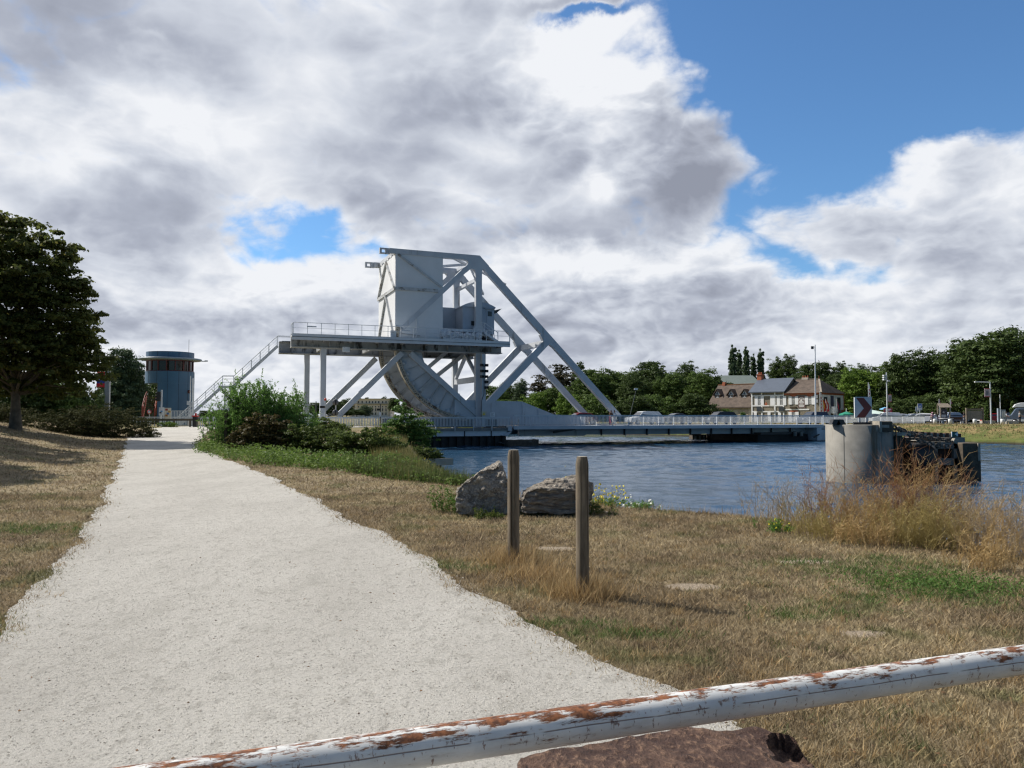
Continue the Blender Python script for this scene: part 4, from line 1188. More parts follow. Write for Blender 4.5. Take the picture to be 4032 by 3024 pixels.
# column and flag at the far left
q = at(422, 1604, 63); g_ = gz(q.x, 63)
gc = thing('grey_column', 'tall plain ribbed grey column beside the big tree', 'column', (q.x, 63, g_))
zt_ = at(422, 1462, 63).z - g_
cm_ = MB()
for k in range(5): cm_.span((-.19 + .076 * k, -.1 - .02 * (k % 2), 0), (-.19 + .076 * (k + 1) - .002, .1, zt_))
cm_.build('ribbed_body', M('column_grey', (.42, .43, .44), .6), gc)
q = at(412, 1640, 68); g_ = gz(q.x, 68)
fl = thing('flag', 'red, white and blue flag hanging from its pole behind the big tree', 'flag', (q.x, 68, g_))
MB().tube((0, 0, 0), (0, 0, at(412, 1455, 68).z - g_), .04).build('pole', RAIL, fl)
z1, z0 = at(412, 1463, 68).z - g_, at(412, 1525, 68).z - g_
for k, cc in enumerate(((.55, .02, .03), (.7, .7, .72), (.03, .07, .35), (.55, .02, .03))):
    pts = []
    for i in range(7):
        x = -.04 - .75 * i / 6; y = .08 * math.sin(i * 1.4 + k * .4)
        pts.append((x, y))
    a_, b_ = z1 + (z0 - z1) * k / 4, z1 + (z0 - z1) * (k + 1) / 4
    V = [(x, y, z) for z in (a_, b_) for x, y in pts] + [(x, y + .015, z) for z in (a_, b_) for x, y in pts]
    F_ = []
    for i in range(6): F_ += [(i, i + 1, 8 + i, 7 + i), (14 + i, 21 + i, 22 + i, 15 + i), (i, 14 + i, 15 + i, i + 1), (7 + i, 8 + i, 22 + i, 21 + i)]
    MB().add(V, F_).build('cloth_band', M('flag_%d' % (k % 3), cc, .8), fl)

# ------------------------------------------------------------------ foreground: posts, rocks, barrier pipe
def wood_mat(name, c0, c1):
    m, nt, b = new_mat(name)
    tc = nt.nodes.new('ShaderNodeTexCoord').outputs['Object']
    f = noise(nt, tc, 1, 8, .7, (28, 28, 1.6)); f2 = noise(nt, tc, 3, 4, .6); f3 = noise(nt, tc, 1, 5, .6, (60, 60, 2.5))
    c = mixc(nt, mrange(nt, f, .35, .66), c0, c1)
    c = mixc(nt, mrange(nt, f3, .58, .68, 0, .7), c, (.035, .027, .018))
    c = mixc(nt, mrange(nt, f2, .5, .7, 0, .5), c, (.075, .07, .05))
    nt.links.new(c, b.inputs['Base Color']); b.inputs['Roughness'].default_value = .85
    bump(nt, b, f, .8, .01)
    return m


PW = wood_mat('weathered_round_wood', (.095, .074, .05), (.23, .185, .13))
ENDW = M('pale_end_grain', (.36, .32, .25), .85, var=.2, scale=30)
def wooden_post(lab, px, base_py, top_py, dia, cracks, seed):
    q = onz(px, base_py, 0); g_ = gz(q.x, q.y)
    t_ = thing('wooden_post', lab, 'post', (q.x, q.y, g_ - .03), group='round wooden posts on the lawn')
    h = at(px, top_py, q.y).z - g_ + .03
    r = random.Random(seed); n, m_ = 72, 26; V, F_ = [], []
    r0 = dia / 2
    for j in range(m_ + 1):
        z = -.1 + (h + .1) * j / m_
        for i in range(n):
            a = 2 * math.pi * i / n
            rr = r0 * (1 + .03 * math.sin(2 * a + seed) + .025 * mnoise.noise(Vector((math.cos(a) * 1.3, math.sin(a) * 1.3, z * 1.5 + seed))))
            for ca, wd, dp, w0 in cracks:
                d = abs((a - (ca + w0 * math.sin(z * 2.2 + seed)) + math.pi) % (2 * math.pi) - math.pi)
                if d < wd: rr -= dp * (1 - d / wd)
            if j == m_: rr -= .012
            zz = z - (.016 if j == m_ - 1 else 0)
            V.append((rr * math.cos(a), rr * math.sin(a), zz))
    for j in range(m_):
        for i in range(n): F_.append((j * n + i, j * n + (i + 1) % n, (j + 1) * n + (i + 1) % n, (j + 1) * n + i))
    mb = MB().add(V, F_, True); mb.build('shaft', PW, t_)
    top = V[m_ * n:]
    MB().add([(x, y, z + .001) for x, y, z in top] + [(0, 0, h + .004)], [(i, (i + 1) % n, n) for i in range(n)]).build('cut_top', ENDW, t_)
    return q


P1 = wooden_post('round weathered wooden post farther back, in front of the pointed boulder', 2022, 2222, 1772, .127, [(R(-112), .10, .05, .03), (R(-75), .05, .014, .05), (R(20), .1, .02, .1)], 1.3)
P2 = wooden_post('nearest round wooden post with a long dark crack down its right side', 2294, 2350, 1798, .120, [(R(-42), .10, .055, .02), (R(-100), .05, .010, .06), (R(150), .1, .02, .1)], 4.1)


def rock_mat(name, lo, mid, hi, stretch, sc_=1.0):
    m, nt, b = new_mat(name)
    tc = nt.nodes.new('ShaderNodeTexCoord').outputs['Object']
    f = noise(nt, tc, 3.5 * sc_, 9, .68, stretch); f2 = noise(nt, tc, 14 * sc_, 6, .7, stretch); f3 = noise(nt, tc, 1.6, 4, .6)
    c = mixc(nt, mrange(nt, f, .38, .62), lo, mid)
    c = mixc(nt, mrange(nt, f2, .5, .66), c, hi)
    c = mixc(nt, mrange(nt, f2, .30, .40, .75, 0), c, tuple(x * .25 for x in lo))
    c = mixc(nt, mrange(nt, f3, .52, .66, 0, .5), c, tuple(x * .6 for x in mid))
    nt.links.new(c, b.inputs['Base Color']); b.inputs['Roughness'].default_value = .9
    bump(nt, b, mathn(nt, 'ADD', f, mathn(nt, 'MULTIPLY', f2, .45)), 1.0, .22 / sc_)
    return m


def rock(name, lab, front, Y0, depth, mat, amp, seed, strata=0.0, taper=.8, back=None, lean=0):
    """front outline (photo pixels at depth Y0) hulled with a smaller back outline, broken up by noise"""
    pts = [at(x, y, Y0) for x, y in front]
    c = sum(pts, Vector()) / len(pts); org = Vector((c.x, Y0 + depth * .4, gz(c.x, Y0)))
    bm = bmesh.new()
    for p in pts:
        bm.verts.new(p + Vector((0, lean * (p.z - org.z), 0)) - org)
        m_ = c.lerp(p, 1.03); bm.verts.new(Vector((m_.x, Y0 + depth * .45, min(m_.z, p.z + .02))) - org)
        m_ = c.lerp(p, taper); bm.verts.new(Vector((m_.x, Y0 + depth, m_.z - .02)) - org)
    for x, y in back or []: bm.verts.new(at(x, y, Y0 + depth * .5) - org)
    bmesh.ops.convex_hull(bm, input=bm.verts)
    bmesh.ops.delete(bm, geom=[v for v in bm.verts if not v.link_faces], context='VERTS')
    bmesh.ops.triangulate(bm, faces=bm.faces)
    for _ in range(6):
        long_ = [e for e in bm.edges if e.calc_length() > .05]
        if not long_: break
        bmesh.ops.subdivide_edges(bm, edges=long_, cuts=1, use_grid_fill=True)
        bmesh.ops.triangulate(bm, faces=bm.faces)
    bm.normal_update()
    for v in bm.verts:
        p = v.co * 1.0; s = Vector((seed, seed * .7, 0))
        d = mnoise.fractal(p * 2.4 + s, 1, 2, 5) * amp - abs(mnoise.noise(p * 5 + s)) * amp * .9 - abs(mnoise.noise(p * 11 + s)) * amp * .55 + mnoise.noise(p * 20 + s) * amp * .28
        if strata: d += strata * (abs((p.z * 9 + .6 * p.x + mnoise.noise(p * 2 + s)) % 1 - .5) - .25)
        v.co = p + v.normal * d
    me = bpy.data.meshes.new(name); bm.to_mesh(me); bm.free()
    o = link_mesh(name, me, mat); o.location = org
    return tag(o, lab, 'rock')


GREYR = rock_mat('pitted_grey_limestone', (.23, .20, .165), (.47, .42, .355), (.70, .65, .57), (1, 1, 1), 2.2)
STRAT = rock_mat('layered_grey_stone', (.20, .17, .14), (.42, .365, .30), (.66, .60, .50), (.4, .4, 2.6), 1.6)
rock('boulder', 'pointed grey boulder behind the farther wooden post', [(1800, 2025), (1798, 1990), (1805, 1925), (1822, 1906), (1850, 1900), (1868, 1872), (1925, 1848), (1962, 1824), (1974, 1832), (1980, 1862), (1992, 1895), (2004, 1915), (2006, 1975), (2002, 2025)], 12.6, 1.1, GREYR, .07, 3.0, lean=.25)
rock('boulder', 'wide layered grey boulder with a slanting top left of the yellow flowers', [(2052, 2022), (2056, 1968), (2072, 1938), (2105, 1924), (2200, 1922), (2295, 1930), (2325, 1960), (2318, 2024)], 12.4, 1.3, STRAT, .06, 8.0, strata=.05, lean=.12, back=[(2092, 1918), (2140, 1897), (2208, 1880), (2250, 1861), (2300, 1864), (2335, 1915)])
BROWNR = rock_mat('rusty_brown_stone', (.075, .036, .026), (.165, .092, .062), (.30, .18, .115), (1, .5, 2.0), 2.6)
def slab_rock():
    bm = bmesh.new()
    org = Vector((.62, 2.75, 0))
    top = [onz(2030, 3020, .44), onz(2040, 2975, .42), onz(2300, 2930, .40), onz(2520, 2905, .40), (onz(2700, 2858, .40)), onz(2790, 2868, .40), onz(2920, 2935, .40), onz(3010, 2950, .36), onz(3080, 2905, .36), onz(3150, 2960, .33), onz(3190, 3060, .30)]
    for p in top: bm.verts.new(p - org)
    for p in [(.02, 1.75, .50), (.45, 1.6, .50), (1.0, 1.75, .46), (1.12, 1.95, .4)]: bm.verts.new(Vector(p) - org)
    for p in [(-.05, 1.7, -.1), (1.2, 1.7, -.1), (1.4, 2.6, -.1), (1.15, 3.5, -.1), (.1, 3.4, -.1)]: bm.verts.new(Vector(p) - org)
    bmesh.ops.convex_hull(bm, input=bm.verts)
    bmesh.ops.delete(bm, geom=[v for v in bm.verts if not v.link_faces], context='VERTS')
    bmesh.ops.triangulate(bm, faces=bm.faces)
    for _ in range(6):
        long_ = [e for e in bm.edges if e.calc_length() > .028]
        if not long_: break
        bmesh.ops.subdivide_edges(bm, edges=long_, cuts=1, use_grid_fill=True); bmesh.ops.triangulate(bm, faces=bm.faces)
    bm.normal_update()
    for v in bm.verts:
        p = v.co.copy(); d = mnoise.fractal(p * 4, 1, 2, 5) * .012 - abs(mnoise.noise(Vector((p.x * 5 + p.y * 3, p.y * 2, p.z * 9)))) * .016 + mnoise.noise(p * 26) * .006
        # a broken knob at the right end
        k = max(0, 1 - ((p - Vector((.42, .25, .36))).length / .24)); d += k * (.07 * mnoise.noise(p * 9) - .03 * (1 if mnoise.noise(p * 6 + Vector((5, 2, 1))) > 0 else -1))
        v.co = p + v.normal * d
    me = bpy.data.meshes.new('stone_block'); bm.to_mesh(me); bm.free()
    o = link_mesh('stone_block', me, BROWNR); o.location = org
    tag(o, 'flat topped rusty brown stone block lying under the white barrier pipe', 'rock')


slab_rock()

# barrier pipe, white paint flaking to rust
m, nt, b = new_mat('rusty_white_paint')
tc = nt.nodes.new('ShaderNodeTexCoord').outputs['Object']
sx = nt.nodes.new('ShaderNodeSeparateXYZ'); nt.links.new(tc, sx.inputs[0])
big = noise(nt, tc, 1, 3, .5, (1.3, 3, 3)); fine = noise(nt, tc, 1, 9, .72, (9, 42, 42)); scr = noise(nt, tc, 1, 6, .7, (70, 26, 26)); lng = noise(nt, tc, 1, 7, .65, (5, 75, 75))
topm = mrange(nt, sx.outputs[2], .0, .05)
th = mathn(nt, 'ADD', mathn(nt, 'MULTIPLY', big, .30), mathn(nt, 'MULTIPLY', topm, .11))
rust = mrange(nt, mathn(nt, 'ADD', mathn(nt, 'MULTIPLY', fine, .75), th), .598, .665)
rust2 = mrange(nt, mathn(nt, 'ADD', mathn(nt, 'MULTIPLY', lng, .8), mathn(nt, 'MULTIPLY', big, .4)), .665, .705)
rust = mathn(nt, 'MAXIMUM', rust, mathn(nt, 'MULTIPLY', rust2, mrange(nt, sx.outputs[2], -.05, -.02, 1, 0)))
rust3 = mathn(nt, 'MULTIPLY', mrange(nt, scr, .605, .64), .75)
rust = mathn(nt, 'MAXIMUM', rust, rust3)
yneg = mrange(nt, sx.outputs[1], -.03, -.02, 1, 0)
line = mathn(nt, 'MULTIPLY', mrange(nt, mathn(nt, 'ABSOLUTE', mathn(nt, 'ADD', sx.outputs[2], mathn(nt, 'MULTIPLY_ADD', noise(nt, tc, 3, 2), .012, -.018))), .0009, .0022, 1, 0), yneg)
line = mathn(nt, 'MULTIPLY', line, mrange(nt, noise(nt, tc, 1, 3, .6, (4, .1, .1)), .42, .48))
wht = mixc(nt, mrange(nt, noise(nt, tc, 6, 5, .65), .3, .7), (.60, .61, .60), (.76, .755, .72))
wht = mixc(nt, mathn(nt, 'MULTIPLY', mrange(nt, fine, .45, .62), .35), wht, (.55, .50, .42))
rc_ = mixc(nt, mrange(nt, noise(nt, tc, 40, 4, .7), .35, .65), (.075, .028, .014), (.27, .10, .038))
c = mixc(nt, rust, wht, rc_)
c = mixc(nt, mathn(nt, 'MULTIPLY', line, .75), c, (.12, .05, .025))
nt.links.new(c, b.inputs['Base Color'])
nt.links.new(mrange(nt, rust, 0, 1, .38, .9), b.inputs['Roughness'])
bump(nt, b, mathn(nt, 'MULTIPLY_ADD', rust, -1, mathn(nt, 'MULTIPLY', line, -2)), .6, .002)
eye_ = Vector((0, 0, EYE)); pA = eye_ + Vector(ray(4032, 2597)) * 2.83; pd = pA - (eye_ + Vector(ray(2190, 2864)) * 2.17)
ang = math.atan2(pd.y, pd.x)
s0, s1 = -5.5, 2.6
gt = thing('barrier_pipe', 'rusty white barrier pipe crossing the foreground above the brown stone', 'barrier', (pA.x, pA.y, pA.z), ang)
gt.rotation_euler = (0, -math.atan2(pd.z, math.hypot(pd.x, pd.y)), ang)
pr_ = .0505
MB().lathe([(pr_, s0), (pr_, s1)], n=64, axis='X').lathe([(0, s0), (pr_, s0)], n=32, axis='X').lathe([(pr_, s1), (0, s1)], n=32, axis='X').build('pipe', m, gt)
for s in (s0 + .1, s1 - .1):
    MB().tube((s, 0, -.85), (s, 0, -pr_ - .001), .05, n=16).build('support_post', RAIL, gt)
# ------------------------------------------------------------------ houses beyond the canal
HZ = .6
C8 = lambda cx, cy: (2740 + .31646 * cx, 1440 + .31646 * cy)
hc = at(3229, 1640, 140); HX, HY = hc.x, 140.0
HR = R(-45)                                # facade runs to the left and away
# house frame: x to the right along the facade (corner at 0), y away behind it, z up from the ground
def hlen(px):
    k = (px - 2016) / FOC
    return (HX - k * HY) / (.7071 * (1 + k)) if True else 0
def hpt(l, z=0, d=0):
    return (HX - .7071 * l + .7071 * d, HY + .7071 * l + .7071 * d, HZ + z)
def hz(cx, cy, d=0):
    """photo point of the facade crop -> (x along facade, height)"""
    px, py = C8(cx, cy); k = (px - 2016) / FOC
    l = (HX + .7071 * d - k * (HY + .7071 * d)) / (.7071 * (1 + k))
    Y = HY + .7071 * (l + d)
    return -l, EYE + (1640 - py) / FOC * Y - HZ
def hprism_y(mb, poly, x0, x1, mi=0):
    """poly of (y, z) extruded along x"""
    n = len(poly)
    a = [(x0, y, z) for y, z in poly]; b_ = [(x1, y, z) for y, z in poly]
    return mb.add(a + b_, [tuple(range(n)), tuple(range(2 * n - 1, n - 1, -1))] + [(i, (i + 1) % n, n + (i + 1) % n, n + i) for i in range(n)], mi=mi)


TILE = M('brown_roof_tiles', (.098, .072, .055), .85, var=.3, scale=1.4, dirt=(.22, .11, .03), dthr=.66, dscale=(1.2, 1.2, .5), bstr=.4, bscale=8)
SLATE = M('blue_grey_slate', (.075, .095, .13), .45, var=.08)
PLAST = M('cream_plaster', (.66, .60, .46), .85, var=.06)
BEIGE = M('beige_rubble', (.25, .22, .165), .9, var=.22, scale=3)
WPAINT = M('house_white', (.88, .88, .86), .6, var=.04)
BRICK = M('red_brick', (.42, .13, .065), .85, var=.2, scale=4)
SHUT = M('white_shutter', (.90, .90, .90), .5, var=.03)
WINM = M('window_dark', (.06, .065, .075), .15)

def window(root, cx, w_, z0, z1, shut=True, wallm=None, y=0.0, bars=True):
    x = cx
    f = MB().span((x - w_ / 2, y - .03, z0), (x + w_ / 2, y - .001, z1)).build('window', WINM, root)
    if bars:
        fr = MB()
        for t in (-.5, -.17, .17, .5): fr.span((x + t * w_ - .035, y - .06, z0), (x + t * w_ + .035, y - .031, z1))
        fr.span((x - w_ / 2, y - .062, z0 + (z1 - z0) * .66), (x + w_ / 2, y - .033, z0 + (z1 - z0) * .66 + .06)).build('window_frame', WPAINT, f)
    if shut:
        for s in (-1, 1):
            MB().span((x + s * (w_ / 2 + .32) - .31, y - .1, z0 - .05), (x + s * (w_ / 2 + .32) + .31, y - .04, z1 + .05)).build('shutter', SHUT, root)

# right hand house: hipped roof, brick lintels, painted sign
x0 = hz(1100, 400)[0]; EV = hz(1535, 335)[1]; Dp = 10.8
h1 = thing('village_house', 'two storey cafe house with hipped brown roof, brick lintels and white shutters', 'house', hpt(0), HR)
MB().span((x0, 0, 0), (0, Dp, EV)).build('wall', BEIGE, h1)
rf = MB(); o = .45
pk = hz(1565, 165, 4.5)[1]
rz0 = EV + .002
rf.add([(x0, -o, rz0), (o, -o, rz0), (o, Dp, rz0), (x0, Dp, rz0), (x0, 5.2, pk + .1), (-2.3, 5.2, pk)], [(0, 1, 5, 4), (1, 2, 5), (2, 3, 4, 5), (0, 4, 3), (0, 3, 2, 1)])
roof = rf.build('roof', TILE, h1)
MB().bar((o, -o, rz0 + .05), (-2.3, 5.2, pk + .05), .3, .12).bar((-2.3, 5.2, pk + .06), (x0, 5.2, pk + .16), .3, .12).build('ridge_tiles', M('ridge_pale', (.30, .26, .21), .9), roof)
MB().tube((-2.3, 5.2, pk), (-2.3, 5.2, pk + .75), .09, .03).build('finial', BRICK, roof)
MB().span((-5.6, 5.0, pk), (-4.4, 5.6, pk + .42)).build('chimney', M('chimney_pale', (.5, .44, .36), .9), roof)
for k in range(3): MB().tube((-5.4 + .45 * k, 5.3, pk + .42), (-5.4 + .45 * k, 5.3, pk + .8), .11, n=8).build('chimney_pot', BRICK, roof)
MB().span((x0 + .01, -.06, EV - .32), (.06, -.002, EV)).span((.001, -.06, EV - .32), (.06, Dp, EV)).build('brick_cornice', BRICK, h1)
for cx in (1215, 1420):
    x, zt_ = hz(cx, 385); zb_ = hz(cx, 480)[1]
    window(h1, x, .62, zb_, zt_)
    MB().span((x - .6, -.04, zt_ + .02), (x + .6, -.002, zt_ + .42)).build('brick_lintel', BRICK, h1)
for cx, w_ in ((1215, .75),):
    x, zt_ = hz(cx, 578); window(h1, x, .7, .1, zt_)
    MB().span((x - .8, -.04, zt_ + .02), (x + .8, -.002, zt_ + .35)).build('brick_lintel', BRICK, h1)
MB().span((x0 + .1, -.08, hz(1200, 553)[1]), (hz(1410, 553)[0], -.001, hz(1200, 538)[1])).build('string_course', WPAINT, h1)
xa, za = hz(1270, 525); xb, zb_ = hz(1362, 372)
sg = MB().span((xa, -.09, za), (xb, -.001, zb_)).build('painted_sign', M('sign_brown', (.17, .11, .10), .7), h1)
sg2 = MB(); xm, zm = (xa + xb) / 2, hz(1316, 432)[1]
for k in range(9):
    t = math.pi * (k + .5) / 9; sg2.box((xm + .52 * math.cos(t), -.1, zm + .52 * math.sin(t)), (.1, .01, .2), rot=Matrix.Rotation(-t + math.pi / 2, 3, 'Y'))
    if k % 2 == 0: sg2.box((xm + .28 * math.cos(t), -.1, zm + .28 * math.sin(t)), (.09, .01, .12), rot=Matrix.Rotation(-t + math.pi / 2, 3, 'Y'))
sg2.lathe([(0, -.105), (.15, -.105), (.15, -.092), (0, -.092)], (xm, 0, zm), 'Y', 16)
for k, w_ in enumerate((.42, .5, .36, .5, .44)): sg2.span((xm - w_, -.105, zm - .25 - .24 * k), (xm + w_, -.092, zm - .13 - .24 * k))
sg2.build('sign_lettering', WPAINT, sg)
for cx, cy in ((1505, 385), (1508, 440)):
    x, z = hz(cx, cy); MB().span((x - .28, -.3, z - .3), (x + .28, -.001, z + .3)).build('air_unit', M('grey_box', (.3, .31, .32)), h1)
x, z = hz(1213, 520); MB().span((x - .55, -.3, z - .2), (x + .55, -.001, z + .15)).build('flower_box', M('box_dark', (.06, .04, .02)), h1)
# right flank, painted white
FL = MB().span((.002, .3, .01), (.08, Dp - .3, EV - .33)).build('flank_wall', WPAINT, h1)
for k, (yc, colr) in enumerate(((2.3, WINM), (5.2, None), (8.3, WINM))):
    if colr:
        MB().span((.085, yc - .75, 2.6), (.12, yc + .75, EV - .75)).build('flank_window', WINM, FL)
        MB().span((.085, yc - .75, .1), (.12, yc + .75, 1.9)).build('flank_window', WINM, FL)
    else:
        MB().span((.085, yc - .7, 2.5), (.12, yc + .7, EV - .45)).build('flank_banner', M('banner_navy', (.06, .07, .13), .7), FL)
        MB().span((.085, yc - .6, .02), (.12, yc + .6, 1.7)).build('flank_door', BLACK, FL)
MB().span((.002, Dp - .3, .01), (.12, Dp, EV - .33)).span((.002, 0, .01), (.12, .3, EV - .33)).span((.082, 9.3, .01), (.13, Dp - .301, 2.3)).build('brick_quoin', BRICK, h1)

# middle house: slate roof, white timbering
xm0, xm1 = hz(690, 400)[0], hz(1098, 400)[0]
EV2 = hz(890, 318)[1]; RZ2 = hz(1040, 155, 3.6)[1]
h2 = thing('village_house', 'middle house with smooth blue grey slate roof and white framed beige front', 'house', hpt(-xm0), HR)
o3 = xm0
X2 = lambda x: x - o3
L2 = xm1 - xm0 - .01
MB().span((0, .02, 0), (L2, 7.2, EV2)).build('wall', BEIGE, h2)
gb = MB(); hprism_y(gb, [(.02, EV2 + .001), (7.2, EV2 + .001), (3.6, RZ2 - .15)], 0.01, L2 - .01); gb.build('gable', BEIGE, h2)
rf = MB(); hprism_y(rf, [(-.5, EV2 - .1), (3.6, RZ2), (7.7, EV2 - .1), (7.7, EV2 - .28), (3.6, RZ2 - .18), (-.5, EV2 - .28)], -.35, L2 + .3); roof2 = rf.build('roof', SLATE, h2)
xc = X2(hz(803, 150, 3.6)[0]); zc = hz(805, 118, 3.6)[1]
MB().span((xc - .45, 3.2, RZ2 - .9), (xc + .45, 4.2, zc)).span((xc - .52, 3.1, zc), (xc + .52, 4.3, zc + .16)).build('chimney', BRICK, roof2)
for s in (-.2, .25): MB().tube((xc + s, 3.7, zc + .16), (xc + s, 3.7, zc + .6), .13, n=8).build('chimney_pot', BRICK, roof2)
fm = MB(); yF = -.07
for cx in (698, 820, 983, 1092):
    x = X2(hz(cx, 400)[0]); fm.span((max(x - .13, -.02), yF, 0), (min(x + .13, L2 + .01), .019, EV2 - .1))
for cy in (372, 498, 572, 322):
    z = hz(890, cy)[1]; fm.span((0, yF - .004, z - .11), (L2, .018, z + .11))
fm.build('white_framing', WPAINT, h2)
for cx in (790, 1066):
    x, zt_ = hz(cx, 382); zb_ = hz(cx, 490)[1]; window(h2, X2(x), .6, zb_, zt_, y=0.02)
    z = hz(cx, 540)[1]; MB().span((X2(x) - .5, -.2, z - .45), (X2(x) + .5, .015, z + .4)).build('low_window', WINM, h2)
x = X2(hz(955, 430)[0]); MB().span((x - .45, -.09, hz(955, 490)[1]), (x + .45, -.075, hz(955, 378)[1])).build('closed_shutters', SHUT, h2)
for cx in (740, 910, 1040):
    x = X2(hz(cx, 590)[0]); MB().span((x - .3, -.09, .05), (x + .3, -.075, hz(cx, 580)[1])).build('shutter', SHUT, h2)
x, z = hz(885, 465); MB().pipe([(X2(x), -.1, z), (X2(x), -.6, z + .2), (X2(x) + .25, -.7, z - .1)], .05, 6).box((X2(x) + .15, -.7, z - .25), (.5, .1, .4)).build('hanging_sign', BRICK, h2)

# left house: long tiled roof with three dormers
xl0, xl1 = hz(150, 560)[0], hz(686, 560)[0]
EV3 = hz(400, 505)[1]; RZ3 = hz(540, 232, 5.0)[1]
h3 = thing('village_house', 'low house with a big brown tiled roof, three dormers and cream walls', 'house', hpt(-xl0), HR)
L3 = xl1 - xl0 - .02
MB().span((0, .6, 0), (L3, 9.4, EV3)).build('wall', PLAST, h3)
gb = MB(); hprism_y(gb, [(.62, EV3 + .001), (9.38, EV3 + .001), (5.0, RZ3 - .3)], .03, L3 - .01); gb.build('gable', PLAST, h3)
rf = MB(); hprism_y(rf, [(.1, EV3 - .15), (5.0, RZ3), (9.9, EV3 - .15), (9.9, EV3 - .4), (5.0, RZ3 - .25), (.1, EV3 - .4)], -.5, L3 - .005); roof3 = rf.build('roof', TILE, h3)
MB().bar((-.5, 5.0, RZ3 + .03), (L3, 5.0, RZ3 + .03), .3, .14).build('ridge_tiles', M('ridge_orange', (.24, .11, .045), .9), roof3)
MB().span((.6, 4.7, RZ3 - .2), (1.2, 5.3, RZ3 + .55)).build('chimney', BRICK, roof3)
for k, cx in enumerate((268, 436, 605)):
    x, zb_ = hz(cx, 425, 2.2); zt_ = hz(cx, 365, 2.2)[1]; zp = hz(cx, 298, 2.2)[1]; x -= xl0
    d = MB().span((x - .62, 2.2, zb_ - .1), (x + .62, 4.5, zt_)).build('dormer', M('dormer_brown', (.13, .075, .05), .8), roof3)
    MB().prism([(x - .62, zt_ + .001), (x + .62, zt_ + .001), (x, zp - .12)], 2.2, 4.6).build('dormer_gable', WPAINT, d)
    tm_ = MB().span((x - .04, 2.15, zt_), (x + .04, 2.199, zp - .2)).bar((x - .4, 2.17, zt_), (x, 2.17, zt_ + .5), .05, .08, up=(0, 1, 0)).bar((x + .4, 2.17, zt_), (x, 2.17, zt_ + .5), .05, .08, up=(0, 1, 0)); tm_.build('gable_timbers', DARKM, d)
    MB().prism([(x - .95, zt_ - .12), (x, zp), (x + .95, zt_ - .12), (x + .95, zt_ + .02), (x, zp + .16), (x - .95, zt_ + .02)], 1.9, 5.2).build('dormer_roof', TILE, d)
    w_ = MB().span((x - .42, 2.14, zb_ + .1), (x + .42, 2.198, zt_ - .12)).build('window', WINM, d)
    MB().span((x - .03, 2.11, zb_ + .1), (x + .03, 2.139, zt_ - .12)).span((x - .42, 2.112, (zb_ + zt_) / 2), (x + .42, 2.141, (zb_ + zt_) / 2 + .06)).build('window_frame', WPAINT, w_)
for cx in (205, 280, 553, 622):
    x = hz(cx, 570, .6)[0] - xl0; z1 = hz(cx, 540, .6)[1]
    MB().span((x - .5, .55, .1), (x + .5, .598, z1)).build('garage_door', M('beige_door', (.55, .47, .34)), h3)
# green shed roof behind
q = at(2930, 1640, 180)
sh_ = thing('barn', 'large plain grey green barn roof standing among trees behind the houses', 'barn', (q.x, 180, .6))
za, zb2 = at(2930, 1472, 180).z - .6, at(2930, 1512, 180).z - .6
xa, xb = at(2858, 1500, 180).x - q.x, at(3000, 1500, 180).x - q.x
MB().span((xa + .4, .4, 0), (xb - .4, 13, zb2)).build('wall', M('shed_grey', (.24, .25, .24), .8), sh_)
rf = MB(); hprism_y(rf, [(0, zb2), (7, za), (14, zb2), (14, zb2 - .2), (7, za - .2), (0, zb2 - .2)], xa, xb); rf.build('roof', M('grey_green_sheet', (.12, .15, .135), .7, var=.1), sh_)

# ------------------------------------------------------------------ mansion far behind the bridge
YM = 650.0
mx0 = c6(865, 300, YM).x
mz = lambda cy: c6(1000, cy, YM).z
mg = 1.2
ch_ = thing('mansion', 'large pale stone mansion with rows of windows seen under the bridge', 'mansion', (mx0, YM, mg), R(-4))
ms = lambda cx: c6(cx, 300, YM).x - mx0
STONE = M('pale_mansion_stone', (.90, .78, .65), .85, var=.05)
zr_, zc_, zb_ = mz(172) - mg, mz(275) - mg, mz(540) - mg
parts_ = [(865, 912, 0), (912, 990, 1.5), (990, 1032, -.3), (1032, 1712, .6), (1712, 1758, 2.4)]
for a_, b_, y_ in parts_:
    MB().span((ms(a_) + .01, y_, 0), (ms(b_) - .01, y_ + 12, zr_)).build('wall', STONE, ch_)
MB().span((ms(862), -.7, zc_ - .3), (ms(1760), .59, zc_ + .25)).span((ms(862), -.6, zr_), (ms(1760), 13, zr_ + .35)).span((ms(1050), .2, mz(300) - mg), (ms(1700), .59, mz(290) - mg)).build('cornice', M('cornice_stone', (.56, .48, .38), .85), ch_)
for cy0, cy1, cols_ in ((215, 262, (952, 1062, 1140, 1232, 1300, 1370, 1438, 1506, 1592, 1666)), (325, 355, (952, 1062, 1140, 1370, 1438, 1506, 1592, 1666)),
                        (375, 440, (952, 1370, 1438, 1592, 1666)), (465, 520, (1370, 1438, 1592, 1666))):
    for cx in cols_:
        y_ = .6 if cx > 1030 else 1.5; x = ms(cx)
        MB().span((x - .45, y_ - .12, mz(cy1) - mg), (x + .45, y_ - .01, mz(cy0) - mg)).build('window', WINM, ch_)

